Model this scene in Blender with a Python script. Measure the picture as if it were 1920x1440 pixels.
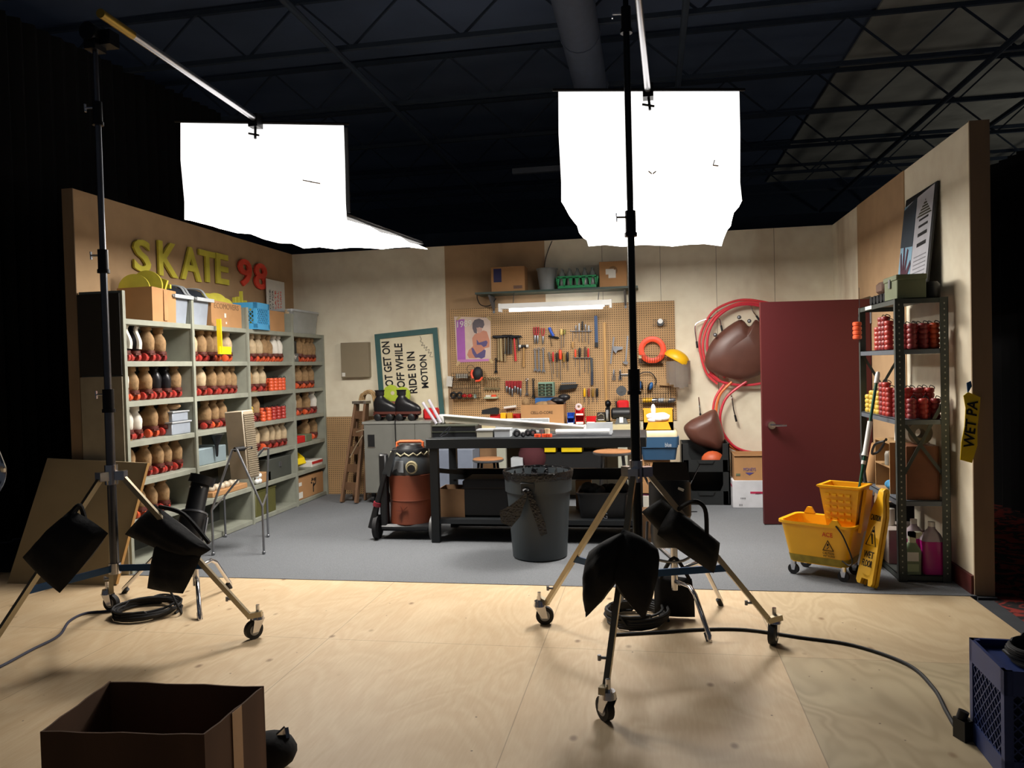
import bpy, math, random
from mathutils import Matrix, Vector
random.seed(7)
for o in list(bpy.data.objects): bpy.data.objects.remove(o)
SC = bpy.context.scene; COL = SC.collection

# ---------------------------------------------------------------- camera
F = 1450.0; CX, CY = 960.0, 720.0; H = 1.51
def _cam(vx=1220.0, vy=680.0, roll=0.026):
    dY = Vector((vx-CX, vy-CY, F)).normalized()
    hd = Vector((math.cos(roll), -math.sin(roll), 0.0))
    n = dY.cross(hd).normalized()
    if n.y < 0: n = -n
    dX = n.cross(dY)
    return Matrix((dX, dY, -n))
R = _cam()
def ray(x, y): return R @ Vector((x-CX, y-CY, F))
def P(x, y, Y):
    r = ray(x, y); return Vector((0, 0, H)) + r*(Y/r.y)
def PX(x, y, X):
    r = ray(x, y); return Vector((0, 0, H)) + r*(X/r.x)
def PZ(x, y, Z=0.0):
    r = ray(x, y); return Vector((0, 0, H)) + r*((Z-H)/r.z)
cd = bpy.data.cameras.new('camera'); co = bpy.data.objects.new('camera', cd); COL.objects.link(co)
ax, ay, az = R @ Vector((1, 0, 0)), R @ Vector((0, -1, 0)), R @ Vector((0, 0, -1))
co.matrix_world = Matrix.Translation((0, 0, H)) @ Matrix((ax, ay, az)).transposed().to_4x4()
cd.sensor_width = 36.0; cd.sensor_fit = 'HORIZONTAL'; cd.lens = 36.0*F/1920.0; cd.clip_start = 0.05; cd.clip_end = 100
SC.camera = co
# ---------------------------------------------------------------- world, exposure
SC.view_settings.view_transform = 'Standard'; SC.view_settings.look = 'None'
SC.view_settings.exposure = 0.0; SC.view_settings.gamma = 1.0
w = bpy.data.worlds.new('world'); SC.world = w; w.use_nodes = True
w.node_tree.nodes['Background'].inputs[0].default_value = (0.5, 0.56, 0.68, 1)
w.node_tree.nodes['Background'].inputs[1].default_value = 0.062
SOFT_E = 9.0; SIDE_E = 1.7; TUBE_E = 8.0; CORE_W = 74.0

# ---------------------------------------------------------------- materials
def lin(c):
    if isinstance(c, str):
        c = tuple(int(c[i:i+2], 16)/255 for i in (0, 2, 4))
    return tuple((v/12.92 if v <= 0.04045 else ((v+0.055)/1.055)**2.4) for v in c)
_M = {}
def mat(name, col, rough=0.6, metal=0.0, var=0.12, scale=9.0, bump=0.0, col2=None, stretch=(1, 1, 1), emit=0.0, trans=0.0, spec=0.5):
    if name in _M: return _M[name]
    m = bpy.data.materials.new(name); m.use_nodes = True; nt = m.node_tree; b = nt.nodes['Principled BSDF']
    c = lin(col); c2 = lin(col2) if col2 else tuple(v*(1-var) for v in c)
    tc = nt.nodes.new('ShaderNodeTexCoord'); mp = nt.nodes.new('ShaderNodeMapping'); mp.inputs['Scale'].default_value = stretch
    nz = nt.nodes.new('ShaderNodeTexNoise'); nz.inputs['Scale'].default_value = scale; nz.inputs['Detail'].default_value = 4
    cr = nt.nodes.new('ShaderNodeValToRGB'); cr.color_ramp.elements[0].position = 0.35; cr.color_ramp.elements[1].position = 0.65
    cr.color_ramp.elements[0].color = (*c2, 1); cr.color_ramp.elements[1].color = (*c, 1)
    nt.links.new(tc.outputs['Object'], mp.inputs[0]); nt.links.new(mp.outputs[0], nz.inputs['Vector'])
    nt.links.new(nz.outputs['Fac'], cr.inputs[0]); nt.links.new(cr.outputs[0], b.inputs['Base Color'])
    b.inputs['Roughness'].default_value = rough; b.inputs['Metallic'].default_value = metal
    b.inputs['Specular IOR Level'].default_value = spec
    if trans: b.inputs['Transmission Weight'].default_value = trans
    if emit:
        b.inputs['Emission Color'].default_value = (*c, 1); b.inputs['Emission Strength'].default_value = emit
    if bump:
        bp = nt.nodes.new('ShaderNodeBump'); bp.inputs['Strength'].default_value = bump; bp.inputs['Distance'].default_value = 0.01
        nt.links.new(nz.outputs['Fac'], bp.inputs['Height']); nt.links.new(bp.outputs[0], b.inputs['Normal'])
    _M[name] = m; return m
class NT:
    def __init__(s, m): s.nt = m.node_tree; s.b = s.nt.nodes['Principled BSDF']
    def n(s, t, **k):
        x = s.nt.nodes.new('ShaderNode'+t)
        for a, v in k.items(): setattr(x, a, v)
        return x
    def l(s, a, b): s.nt.links.new(a, b)
    def math(s, op, a, b=None):
        x = s.n('Math', operation=op)
        for i, v in enumerate((a, b)):
            if v is None: continue
            if isinstance(v, (int, float)): x.inputs[i].default_value = v
            else: s.l(v, x.inputs[i])
        return x.outputs[0]
    def mix(s, f, a, b):
        x = s.n('Mix', data_type='RGBA')
        for i, v in ((0, f), (6, a), (7, b)):
            if isinstance(v, (int, float)): x.inputs[i].default_value = v
            elif isinstance(v, tuple): x.inputs[i].default_value = (*v, 1)
            else: s.l(v, x.inputs[i])
        return x.outputs[2]
    def pos(s):
        g = s.n('NewGeometry'); sp = s.n('SeparateXYZ'); s.l(g.outputs['Position'], sp.inputs[0]); return g.outputs['Position'], sp.outputs
    def noise(s, vec, scale, detail=4, stretch=None, dist=0.0, rough=0.5):
        if stretch:
            mp = s.n('Mapping'); mp.inputs['Scale'].default_value = stretch; s.l(vec, mp.inputs[0]); vec = mp.outputs[0]
        z = s.n('TexNoise'); z.inputs['Scale'].default_value = scale; z.inputs['Detail'].default_value = detail
        z.inputs['Distortion'].default_value = dist; z.inputs['Roughness'].default_value = rough
        s.l(vec, z.inputs['Vector']); return z.outputs['Fac']
    def ramp(s, f, stops):
        r = s.n('ValToRGB'); e = r.color_ramp.elements
        while len(e) < len(stops): e.new(0.5)
        for i, (p, c) in enumerate(stops):
            e[i].position = p; e[i].color = (*(c if isinstance(c, tuple) else (c, c, c)), 1)
        s.l(f, r.inputs[0]); return r.outputs[0]
def newmat(name, rough=0.7):
    m = bpy.data.materials.new(name); m.use_nodes = True; m.node_tree.nodes['Principled BSDF'].inputs['Roughness'].default_value = rough
    _M[name] = m; return m, NT(m)

def m_painted_wall(name, col, stain, amt=0.55):
    m, t = newmat(name, 0.8); p, s = t.pos()
    a = t.noise(p, 0.9, 5, (1, 1, 0.45), 0.6)
    f = t.ramp(a, [(0.52, 0.0), (0.75, amt)])
    b = t.noise(p, 6, 6); f2 = t.ramp(b, [(0.35, 0.0), (0.8, 0.22)])
    c = t.mix(f, lin(col), lin(stain)); c = t.mix(f2, c, lin(stain))
    t.l(c, t.b.inputs['Base Color']); return m
CREAM = m_painted_wall('cream_paint', 'f0e7cf', 'a5845c', 0.75)
TAN = m_painted_wall('tan_hardboard', 'b4946f', '6d4f36', 0.45)
def m_peg(name, col, axis='x'):
    m, t = newmat(name, 0.75); p, s = t.pos()
    def cell(v):
        f = t.math('FRACT', t.math('MULTIPLY', v, 1/0.0254*1.0)); d = t.math('SUBTRACT', f, 0.5); return t.math('MULTIPLY', d, d)
    d = t.math('ADD', cell(s[0] if axis == 'x' else s[1]), cell(s[2]))
    hole = t.math('LESS_THAN', d, 0.05)
    n = t.noise(p, 3, 5); base = t.mix(t.ramp(n, [(0.3, 0.0), (0.7, 0.5)]), lin(col), tuple(v*0.62 for v in lin(col)))
    t.l(t.mix(hole, base, (0.06, 0.04, 0.025)), t.b.inputs['Base Color']); return m
PEG = m_peg('brown_pegboard', 'c09a6c'); 
def m_ply():
    m, t = newmat('plywood', 0.55); p, s = t.pos()
    # grey wavy sheet: right of X .61 and nearer than Y 4.07
    wn = t.noise(p, 1.5, 3, (1.2, 0.55, 1), 0.8)
    wv = t.math('SINE', t.math('MULTIPLY', wn, 75.0))
    wv = t.math('MULTIPLY', t.math('ADD', wv, 1.0), 0.5)
    fine = t.noise(p, 12, 5, (6, 0.7, 1))
    blot = t.noise(p, 1.3, 4)
    warm = t.mix(t.ramp(fine, [(0.3, 0.0), (0.75, 0.5)]), lin('d8c09c'), lin('c2a47c'))
    warm = t.mix(t.math('MULTIPLY', wv, 0.22), warm, lin('b48a5c'))
    grey = t.mix(t.math('MULTIPLY', wv, 0.40), lin('bfae8c'), lin('94805f'))
    mx = t.math('GREATER_THAN', s[0], 0.615); my = t.math('LESS_THAN', s[1], 4.07)
    c = t.mix(t.math('MULTIPLY', mx, my), warm, grey)
    c = t.mix(t.math('MULTIPLY', t.math('MULTIPLY', mx, t.math('GREATER_THAN', s[1], 4.07)), 0.5), c, grey)
    c = t.mix(t.ramp(blot, [(0.42, 0.0), (0.75, 0.45)]), c, lin('a88c66'))
    # knots, stretched along the grain
    vo = t.n('TexVoronoi'); mp = t.n('Mapping'); mp.inputs['Scale'].default_value = (4.6, 3.0, 1); t.l(p, mp.inputs[0]); t.l(mp.outputs[0], vo.inputs['Vector'])
    vo.inputs['Scale'].default_value = 1.0
    kn = t.ramp(vo.outputs['Distance'], [(0.03, 0.85), (0.10, 0.0)])
    c = t.mix(kn, c, lin('7d5c3c'))
    # small screw heads
    v2 = t.n('TexVoronoi'); v2.inputs['Scale'].default_value = 7.0; t.l(p, v2.inputs['Vector'])
    c = t.mix(t.ramp(v2.outputs['Distance'], [(0.028, 0.8), (0.04, 0.0)]), c, lin('4a3626'))
    # seams between sheets
    def line(v, at, w=0.0022): return t.math('LESS_THAN', t.math('ABSOLUTE', t.math('SUBTRACT', v, at)), w)
    sm = line(s[1], 4.07)
    for a in (0.615, -0.605, -1.825, -3.045, -4.265): sm = t.math('MAXIMUM', sm, line(s[0], a))
    c = t.mix(t.math('MULTIPLY', sm, 0.45), c, lin('5c4630'))
    t.l(c, t.b.inputs['Base Color'])
    bp = t.n('Bump'); bp.inputs['Strength'].default_value = 0.15; t.l(fine, bp.inputs['Height']); t.l(bp.outputs[0], t.b.inputs['Normal'])
    return m
PLY = m_ply()
CARPET = mat('grey_carpet', '74777b', 0.95, var=0.25, scale=160, bump=0.5)
def m_redcarpet():
    m, t = newmat('red_patterned_carpet', 0.95); p, s = t.pos()
    n = t.noise(p, 7, 3, None, 1.5); t.l(t.ramp(n, [(0.46, lin('8a2a20')), (0.52, lin('1a1414'))]), t.b.inputs['Base Color']); return m
RCARPET = m_redcarpet()
CONC = mat('dark_concrete', '2e2c2c', 0.9)
CEILD = mat('ceiling_glare_blue', '62728f', 0.9, var=0.2, scale=1.2)  # dark ceiling with the blue of lens glare put into its colour
CEILG = mat('ceiling_grey_deck', 'c8c8bc', 0.9, var=0.35, scale=1.5)
JOIST = mat('joist_black', '364252', 0.8)
DRAPE = mat('black_drape', '0d0d0f', 0.95, var=0.4, scale=3)
WOODEDGE = mat('stud_wood', '9c8468', 0.8, var=0.25, scale=6, stretch=(1, 1, 0.2))
BASEB = mat('maroon_baseboard', '5a2622', 0.6)
SHELFG = mat('grey_shelf_paint', '9a9c8e', 0.6, var=0.15)
SHELFSHADE = mat('grey_shelf_shaded_back', '3c3f3a', 0.7, var=0.15)  # same grey paint, with the shade inside the bays put into its colour
BLACK = mat('black_plastic', '16171a', 0.45); BLACKM = mat('black_metal', '1b1c20', 0.35, 0.6); DBLK = mat('dull_black', '121214', 0.9)
CLOTHB = mat('black_canvas', '0e0e11', 0.9, var=0.3, scale=30, bump=0.3)
CHROME = mat('chrome', 'd8d8dc', 0.18, 1.0, var=0.05); STEEL = mat('dull_steel', '8f9196', 0.4, 0.8)
BRASSY = mat('brushed_leg', 'b9ad92', 0.35, 0.85); RUBBER = mat('rubber', '1a1a1c', 0.7)
CARD = mat('cardboard', 'b98a5c', 0.85, var=0.12, scale=5); CARDD = mat('brown_cardboard_dark', '8a6848', 0.85, var=0.2, scale=4)
TAPE = mat('clear_brown_tape', 'c09468', 0.35)
WHITE = mat('white_plastic', 'e8e8e6', 0.4, var=0.05); PAPER = mat('paper', 'e4e0d6', 0.8, var=0.05)
YEL = mat('yellow_plastic', 'f0b818', 0.4, var=0.06); YELB = mat('bright_yellow_plastic', 'f2d21c', 0.4, var=0.06)
REDP = mat('red_plastic', 'd42226', 0.4, var=0.08); BLUEP = mat('blue_plastic', '1d4fb8', 0.4, var=0.08)
LTBLUE = mat('light_blue_plastic', '4fa8dc', 0.45, var=0.06); NAVY = mat('navy_crate_plastic', '22356e', 0.45, var=0.1)
GREENP = mat('green_plastic', '1f9a5c', 0.5); TEAL = mat('teal_paint', '37605f', 0.6); ORG = mat('orange_plastic', 'f2502a', 0.45, var=0.08)
GREYP = mat('grey_plastic', '9aa2ae', 0.5); LGREY = mat('light_grey_plastic', 'b8bcc0', 0.45)
INK = mat('black_ink', '17161a', 0.8); REDL = mat('red_letter_paint', 'f4503a', 0.6); YGL = mat('yellow_green_letter_paint', 'd8cc48', 0.6, var=0.15)
LIME = mat('lime_paint', 'b4c838', 0.6); MAROON = mat('maroon_door_paint', '50161a', 0.5, var=0.06, scale=2)
LEATH = mat('brown_leather', '6a4338', 0.4, var=0.25, scale=4, bump=0.1)
WOODL = mat('light_wood', 'c89a5c', 0.6, var=0.2, scale=12, stretch=(1, 1, .2)); WOODD = mat('old_brown_wood', '74543a', 0.7, var=0.35, scale=10, stretch=(1, 1, .15))
SUEDE = mat('tan_suede', 'a4825a', 0.85, var=0.35, scale=22, bump=0.5); CREAML = mat('cream_leather', 'c8b08c', 0.6, var=0.25, scale=20, bump=0.3); WHTL = mat('white_leather', 'e6e0d4', 0.45)
BLKL = mat('black_leather', '1a1a1e', 0.35); SOLE = mat('red_brown_sole', '5c2a20', 0.6)
WRED = mat('red_urethane', 'b03830', 0.4); WORG = mat('orange_urethane', 'e05c34', 0.4); WDRED = mat('dark_red_urethane', '8c2c2c', 0.45); WYEL = mat('yellow_urethane', 'd8b648', 0.45)
GREENO = mat('olive_metal', '6c7458', 0.6); CLEARP = mat('clear_plastic', 'd4d8d6', 0.25, trans=0.55)
BLUEM = mat('blue_metal', '1e4a78', 0.4, 0.3)

# ---------------------------------------------------------------- mesh builder
class MB:
    def __init__(s, T=None): s.v = []; s.f = []; s.mi = []; s.T = T or Matrix(); s.cur = 0; s.sm = True; s.fs = []
    def add(s, vs, fs):
        o = len(s.v); s.v += [s.T @ Vector(v) for v in vs]
        for f in fs: s.f.append([i+o for i in f]); s.mi.append(s.cur); s.fs.append(s.sm)
        return s
    def box(s, a, b, bev=0.0):
        x0, y0, z0 = (min(a[i], b[i]) for i in range(3)); x1, y1, z1 = (max(a[i], b[i]) for i in range(3))
        sm = s.sm; s.sm = False
        c = bev
        if c and min(x1-x0, y1-y0, z1-z0) > 2.2*c:
            vs = []; 
            # chamfered box: 24 verts
            for zi, (z, zz) in enumerate(((z0, z0+c), (z1, z1-c))):
                for (x, xx) in ((x0, x0+c), (x1, x1-c)):
                    for (y, yy) in ((y0, y0+c), (y1, y1-c)):
                        vs += [(xx, yy, z), (x, yy, zz), (xx, y, zz)]
            def q(zi, xi, yi, k): return zi*12+xi*6+yi*3+k
            fs = []
            for zi in (0, 1): fs.append([q(zi, 0, 0, 0), q(zi, 1, 0, 0), q(zi, 1, 1, 0), q(zi, 0, 1, 0)][::(-1 if zi == 0 else 1)])
            for xi in (0, 1): fs.append([q(0, xi, 0, 1), q(0, xi, 1, 1), q(1, xi, 1, 1), q(1, xi, 0, 1)][::(1 if xi else -1)])
            for yi in (0, 1): fs.append([q(0, 0, yi, 2), q(0, 1, yi, 2), q(1, 1, yi, 2), q(1, 0, yi, 2)][::(-1 if yi else 1)])
            for zi in (0, 1):
                for yi in (0, 1): fs.append([q(zi, 0, yi, 0), q(zi, 1, yi, 0), q(zi, 1, yi, 2), q(zi, 0, yi, 2)][::(1 if (zi != yi) else -1)])
                for xi in (0, 1): fs.append([q(zi, xi, 0, 0), q(zi, xi, 1, 0), q(zi, xi, 1, 1), q(zi, xi, 0, 1)][::(-1 if (zi != xi) else 1)])
            for xi in (0, 1):
                for yi in (0, 1): fs.append([q(0, xi, yi, 1), q(1, xi, yi, 1), q(1, xi, yi, 2), q(0, xi, yi, 2)][::(-1 if (xi != yi) else 1)])
                for yi in (0, 1):
                    for zi in (0, 1):
                        fs.append([q(zi, xi, yi, 0), q(zi, xi, yi, 1), q(zi, xi, yi, 2)])
            s.add(vs, fs)
        else:
            s.add([(x, y, z) for z in (z0, z1) for y in (y0, y1) for x in (x0, x1)],
                  [[0, 2, 3, 1], [4, 5, 7, 6], [0, 1, 5, 4], [2, 6, 7, 3], [0, 4, 6, 2], [1, 3, 7, 5]])
        s.sm = sm; return s
    def obox(s, c, sz, rot=None, bev=0.0):
        T = s.T; s.T = T @ Matrix.Translation(c) @ ((rot if isinstance(rot, Matrix) else Matrix.Rotation(rot or 0, 4, 'Z')).to_4x4())
        h = [v/2 for v in sz]; s.box((-h[0], -h[1], -h[2]), h, bev); s.T = T; return s
    def bar(s, p0, p1, w, h=None, up=(0, 0, 1)):
        p0, p1 = Vector(p0), Vector(p1); d = p1-p0; L = d.length; z = d/L; u = Vector(up)
        if abs(z.dot(u)) > 0.98: u = Vector((1, 0, 0))
        x = u.cross(z).normalized(); y = z.cross(x)
        M4 = Matrix((x, y, z)).transposed().to_4x4(); M4.translation = (p0+p1)/2
        T = s.T; s.T = T @ M4; h = h or w; s.box((-w/2, -h/2, -L/2), (w/2, h/2, L/2)); s.T = T; return s
    def cyl(s, p0, p1, r0, r1=None, n=14, cap=True):
        if r1 is None: r1 = r0
        p0, p1 = Vector(p0), Vector(p1); z = (p1-p0).normalized(); u = Vector((0, 0, 1)) if abs(z.z) < 0.95 else Vector((1, 0, 0))
        x = u.cross(z).normalized(); y = z.cross(x); vs = []
        for p, r in ((p0, r0), (p1, r1)):
            for i in range(n):
                a = 2*math.pi*i/n; vs.append(p + x*(r*math.cos(a)) + y*(r*math.sin(a)))
        s.add(vs, [[i, (i+1) % n, n+(i+1) % n, n+i] for i in range(n)])
        if cap:
            sm = s.sm; s.sm = False; s.add(vs[:n], [list(range(n))[::-1]]); s.add(vs[n:], [list(range(n))]); s.sm = sm
        return s
    def tube(s, pts, r, n=8, smooth=0, closed=False):
        pts = [Vector(p) for p in pts]
        if smooth:
            out = []
            m = len(pts)
            for i in range(m if closed else m-1):
                p0 = pts[(i-1) % m] if closed or i > 0 else pts[0]; p1 = pts[i]; p2 = pts[(i+1) % m]; p3 = pts[(i+2) % m] if closed or i+2 < m else pts[-1]
                for k in range(smooth):
                    t = k/smooth
                    out.append(0.5*((2*p1)+(p2-p0)*t+(2*p0-5*p1+4*p2-p3)*t*t+(3*p1-p0-3*p2+p3)*t**3))
            if not closed: out.append(pts[-1])
            pts = out
        rr = r if callable(r) else (lambda t: r)
        vs = []; m = len(pts); prev = None
        for i, p in enumerate(pts):
            a = pts[(i-1) % m] if closed else pts[max(0, i-1)]; b = pts[(i+1) % m] if closed else pts[min(m-1, i+1)]
            d = (b-a)
            d = d.normalized() if d.length > 1e-9 else Vector((0, 0, 1))
            if prev is None:
                u = Vector((0, 0, 1)) if abs(d.z) < 0.9 else Vector((1, 0, 0)); x = u.cross(d).normalized()
            else:
                x = (prev - d*prev.dot(d)); x = x.normalized() if x.length > 1e-6 else Vector((1, 0, 0))
            prev = x; y = d.cross(x); q = rr(i/max(1, m-1))
            for k in range(n):
                a2 = 2*math.pi*k/n; vs.append(p + x*(q*math.cos(a2)) + y*(q*math.sin(a2)))
        fs = [[i*n+k, i*n+(k+1) % n, ((i+1) % m)*n+(k+1) % n, ((i+1) % m)*n+k] for i in range(m if closed else m-1) for k in range(n)]
        if not closed: fs += [list(range(n))[::-1], [(m-1)*n+k for k in range(n)]]
        return s.add(vs, fs)
    def lathe(s, prof, n=20, c=(0, 0, 0), cap=True, sx=1.0, sy=1.0):
        c = Vector(c); vs = [(c.x+r*sx*math.cos(2*math.pi*k/n), c.y+r*sy*math.sin(2*math.pi*k/n), c.z+z) for r, z in prof for k in range(n)]
        m = len(prof); fs = [[i*n+k, i*n+(k+1) % n, (i+1)*n+(k+1) % n, (i+1)*n+k] for i in range(m-1) for k in range(n)]
        if cap: fs += [list(range(n))[::-1], [(m-1)*n+k for k in range(n)]]
        return s.add(vs, fs)
    def loft(s, rings, cap=True, closed_v=False):
        n = len(rings[0]); m = len(rings); vs = [p for r in rings for p in r]
        fs = [[i*n+k, i*n+(k+1) % n, ((i+1) % m)*n+(k+1) % n, ((i+1) % m)*n+k] for i in range(m if closed_v else m-1) for k in range(n)]
        if cap and not closed_v: fs += [list(range(n))[::-1], [(m-1)*n+k for k in range(n)]]
        return s.add(vs, fs)
    def prism(s, pts, off):
        """pts: planar polygon of Vectors; off: extrusion vector"""
        pts = [Vector(p) for p in pts]; off = Vector(off); n = len(pts); sm = s.sm; s.sm = False
        nrm = Vector((0, 0, 0))
        for i in range(n): nrm += (pts[i]-pts[0]).cross(pts[(i+1) % n]-pts[0])
        if nrm.dot(off) > 0: pts = pts[::-1]
        s.add(pts+[p+off for p in pts], [list(range(n)), [n+i for i in range(n)][::-1]]+[[i, n+i, n+(i+1) % n, (i+1) % n] for i in range(n)])
        s.sm = sm; return s
    def ell(s, c, r, nu=14, nv=9):
        if isinstance(r, (int, float)): r = (r, r, r)
        prof = [(max(1e-4, math.sin(math.pi*i/nv)), -math.cos(math.pi*i/nv)) for i in range(nv+1)]
        vs = [(c[0]+r[0]*a*math.cos(2*math.pi*k/nu), c[1]+r[1]*a*math.sin(2*math.pi*k/nu), c[2]+r[2]*b) for a, b in prof for k in range(nu)]
        return s.add(vs, [[i*nu+k, i*nu+(k+1) % nu, (i+1)*nu+(k+1) % nu, (i+1)*nu+k] for i in range(nv) for k in range(nu)])
    def ring(s, c, Rr, r, axis='y', nR=28, n=8, flat=1.0):
        pts = []
        for i in range(nR):
            a = 2*math.pi*i/nR; u, v = Rr*math.cos(a), Rr*math.sin(a)
            pts.append(Vector(c)+(Vector((u, 0, v)) if axis == 'y' else Vector((0, u, v)) if axis == 'x' else Vector((u, v, 0))))
        return s.tube(pts, r, n, closed=True)
def mesh_of(name, mb, mats):
    me = bpy.data.meshes.new(name); me.from_pydata([tuple(v) for v in mb.v], [], mb.f)
    for m in (mats if isinstance(mats, (list, tuple)) else [mats]): me.materials.append(m)
    me.polygons.foreach_set('material_index', mb.mi); me.polygons.foreach_set('use_smooth', mb.fs)
    me.validate(); me.update()
    try: me.set_sharp_from_angle(angle=math.radians(42))
    except Exception: pass
    return me
def tag(o, label=None, cat=None, group=None, kind=None):
    if label: o['label'] = label
    if cat: o['category'] = cat
    if group: o['group'] = group
    if kind: o['kind'] = kind
    return o
def thing(name, label, cat, loc=(0, 0, 0), rz=0.0, group=None, rot=None):
    o = bpy.data.objects.new(name, None); COL.objects.link(o); o.empty_display_size = 0.1
    M4 = Matrix.Translation(loc) @ (rot.to_4x4() if rot is not None else Matrix.Rotation(rz, 4, 'Z'))
    o.matrix_basis = M4; WM[o.name] = M4; return tag(o, label, cat, group)
WM = {}
def part(name, mb, mats, parent=None, world=False, label=None):
    o = bpy.data.objects.new(name, mesh_of(name, mb, mats)); COL.objects.link(o)
    if parent is not None:
        o.parent = parent
        if world: o.matrix_parent_inverse = WM.get(root_of(parent).name, Matrix()).inverted()
        if parent.parent is not None and world: o.matrix_parent_inverse = Matrix()
    if label: o['label'] = label
    return o
def root_of(o):
    while o.parent is not None: o = o.parent
    return o
def solo(name, mb, mats, label, cat, group=None):
    xs = [[v[i] for v in mb.v] for i in range(3)]; c = Vector(((min(xs[0])+max(xs[0]))/2, (min(xs[1])+max(xs[1]))/2, min(xs[2])))
    mb.v = [v-c for v in mb.v]; o = part(name, mb, mats); o.location = c; WM[o.name] = Matrix.Translation(c); return tag(o, label, cat, group)
def struct(name, mb, mats): return tag(part(name, mb, mats), kind='structure')
def copy_tree(o, parent=None):
    c = o.copy(); COL.objects.link(c)
    if parent is not None: c.parent = parent
    for ch in list(o.children): copy_tree(ch, c)
    return c
def quadT(bl, br, tl):
    bl, br, tl = Vector(bl), Vector(br), Vector(tl); return bl, br-bl, tl-bl
def text_mb(s, bl, br, tl, depth=0.002, bold=0.0, stretch=True, lift=0.001):
    cu = bpy.data.curves.new('t', 'FONT'); cu.body = s; cu.size = 1; cu.offset = bold; cu.resolution_u = 3
    ob = bpy.data.objects.new('t', cu); me = bpy.data.meshes.new_from_object(ob)
    vs = [v.co.copy() for v in me.vertices]; fs = [list(p.vertices) for p in me.polygons]
    edges = {}
    for f in fs:
        for i in range(len(f)): edges[(f[i], f[(i+1) % len(f)])] = 1
    x0 = min(v.x for v in vs); x1 = max(v.x for v in vs); y0 = min(v.y for v in vs); y1 = max(v.y for v in vs)
    o, u, w_ = quadT(bl, br, tl); n = u.cross(w_).normalized()
    if not stretch: w_ = w_.normalized()*(u.length*(y1-y0)/(x1-x0))
    A = [o+u*((v.x-x0)/(x1-x0))+w_*((v.y-y0)/(y1-y0))+n*lift for v in vs]
    mb = MB(); mb.sm = False; N = len(A)
    B = [a+n*depth for a in A]
    mb.add(B+A, [f for f in fs]+[[i+N for i in f[::-1]] for f in fs]+[[a, a+N, b+N, b] for (a, b) in edges if (b, a) not in edges])
    bpy.data.objects.remove(ob); bpy.data.curves.remove(cu); bpy.data.meshes.remove(me)
    return mb
def text(s, bl, br, tl, m, parent=None, name='lettering', depth=0.002, bold=0.0, stretch=True, lift=0.001):
    return part(name, text_mb(s, bl, br, tl, depth, bold, stretch, lift), m, parent, world=True)
def polyY(mb, px, Y, th): return mb.prism([P(x, y, Y) for x, y in px], (0, -th, 0))
def polyX(mb, px, X, dx): return mb.prism([PX(x, y, X) for x, y in px], (dx, 0, 0))
def rrect(w, d, z, r=0.03, n=4, cx=0, cy=0):
    pts = []
    for (sx, sy, a0) in ((1, 1, 0), (-1, 1, 90), (-1, -1, 180), (1, -1, 270)):
        for k in range(n+1):
            a = math.radians(a0+90*k/n); pts.append(Vector((cx+sx*(w/2-r)+r*math.cos(a), cy+sy*(d/2-r)+r*math.sin(a), z)))
    return pts
def open_tub(mb, w0, d0, w1, d1, h, t=0.006, r=0.03, rim=0.01, cx=0, cy=0, z=0):
    mb.loft([rrect(w0, d0, z, r, 4, cx, cy), rrect(w1, d1, z+h-0.012, r, 4, cx, cy), rrect(w1+rim*2, d1+rim*2, z+h-0.012, r, 4, cx, cy), rrect(w1+rim*2, d1+rim*2, z+h, r, 4, cx, cy),
             rrect(w1-t*2, d1-t*2, z+h, r, 4, cx, cy), rrect(w0-t*2, d0-t*2, z+t, r, 4, cx, cy)]); return mb
def open_carton(mb, w, d, h, t=0.006):
    mb.box((-w/2, -d/2, 0), (w/2, d/2, t)); mb.box((-w/2, -d/2, t), (-w/2+t, d/2, h)); mb.box((w/2-t, -d/2, t), (w/2, d/2, h))
    mb.box((-w/2+t, -d/2, t), (w/2-t, -d/2+t, h)); mb.box((-w/2+t, d/2-t, t), (w/2-t, d/2, h)); return mb
def milk_crate(mb, w, d, h, t=0.012, step=0.045, lat=0.006):
    mb.box((-w/2, -d/2, 0), (w/2, d/2, t))
    for z0, z1 in ((t, h*0.2), (h*0.78, h)):
        mb.box((-w/2, -d/2, z0), (-w/2+t, d/2, z1)); mb.box((w/2-t, -d/2, z0), (w/2, d/2, z1))
        mb.box((-w/2+t, -d/2, z0), (w/2-t, -d/2+t, z1)); mb.box((-w/2+t, d/2-t, z0), (w/2-t, d/2, z1))
    for sx in (-1, 1):
        for sy in (-1, 1): mb.box((sx*w/2, sy*d/2, t), (sx*(w/2-0.03), sy*(d/2-0.03), h))
    za, zb = h*0.2, h*0.78; H2 = zb-za
    for L, mk in ((w, lambda a, z, q: (a, q*(d/2-t/2), z)), (d, lambda a, z, q: (q*(w/2-t/2), a, z))):
        for q in (-1, 1):
            a = -L/2-H2
            while a < L/2:
                for dr in (1, -1):
                    p = [(a, za), (a+H2, zb)] if dr > 0 else [(a, zb), (a+H2, za)]
                    (xa, z1), (xb, z2) = p
                    lo, hi = -L/2+0.02, L/2-0.02
                    if xb <= lo or xa >= hi: continue
                    def cl(x): return z1+(z2-z1)*(x-xa)/(xb-xa)
                    A, B = max(xa, lo), min(xb, hi); mb.bar(mk(A, cl(A), q), mk(B, cl(B), q), lat)
                a += step
    return mb
def closed_carton(name, label, loc, w, d, h, m=None, rz=0, tape=True, group=None, cat='cardboard box'):
    t = thing(name, label, cat, loc, rz, group)
    part('box_body', MB().box((-w/2, -d/2, 0), (w/2, d/2, h), 0.003), m or CARD, t)
    if tape:
        part('packing_tape', MB().box((-w/2-0.001, -0.025, h-0.06), (w/2+0.001, 0.025, h+0.001)).box((-0.0, -0.0, h), (0.001, 0.001, h+0.001)), TAPE, t)
    return t
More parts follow.
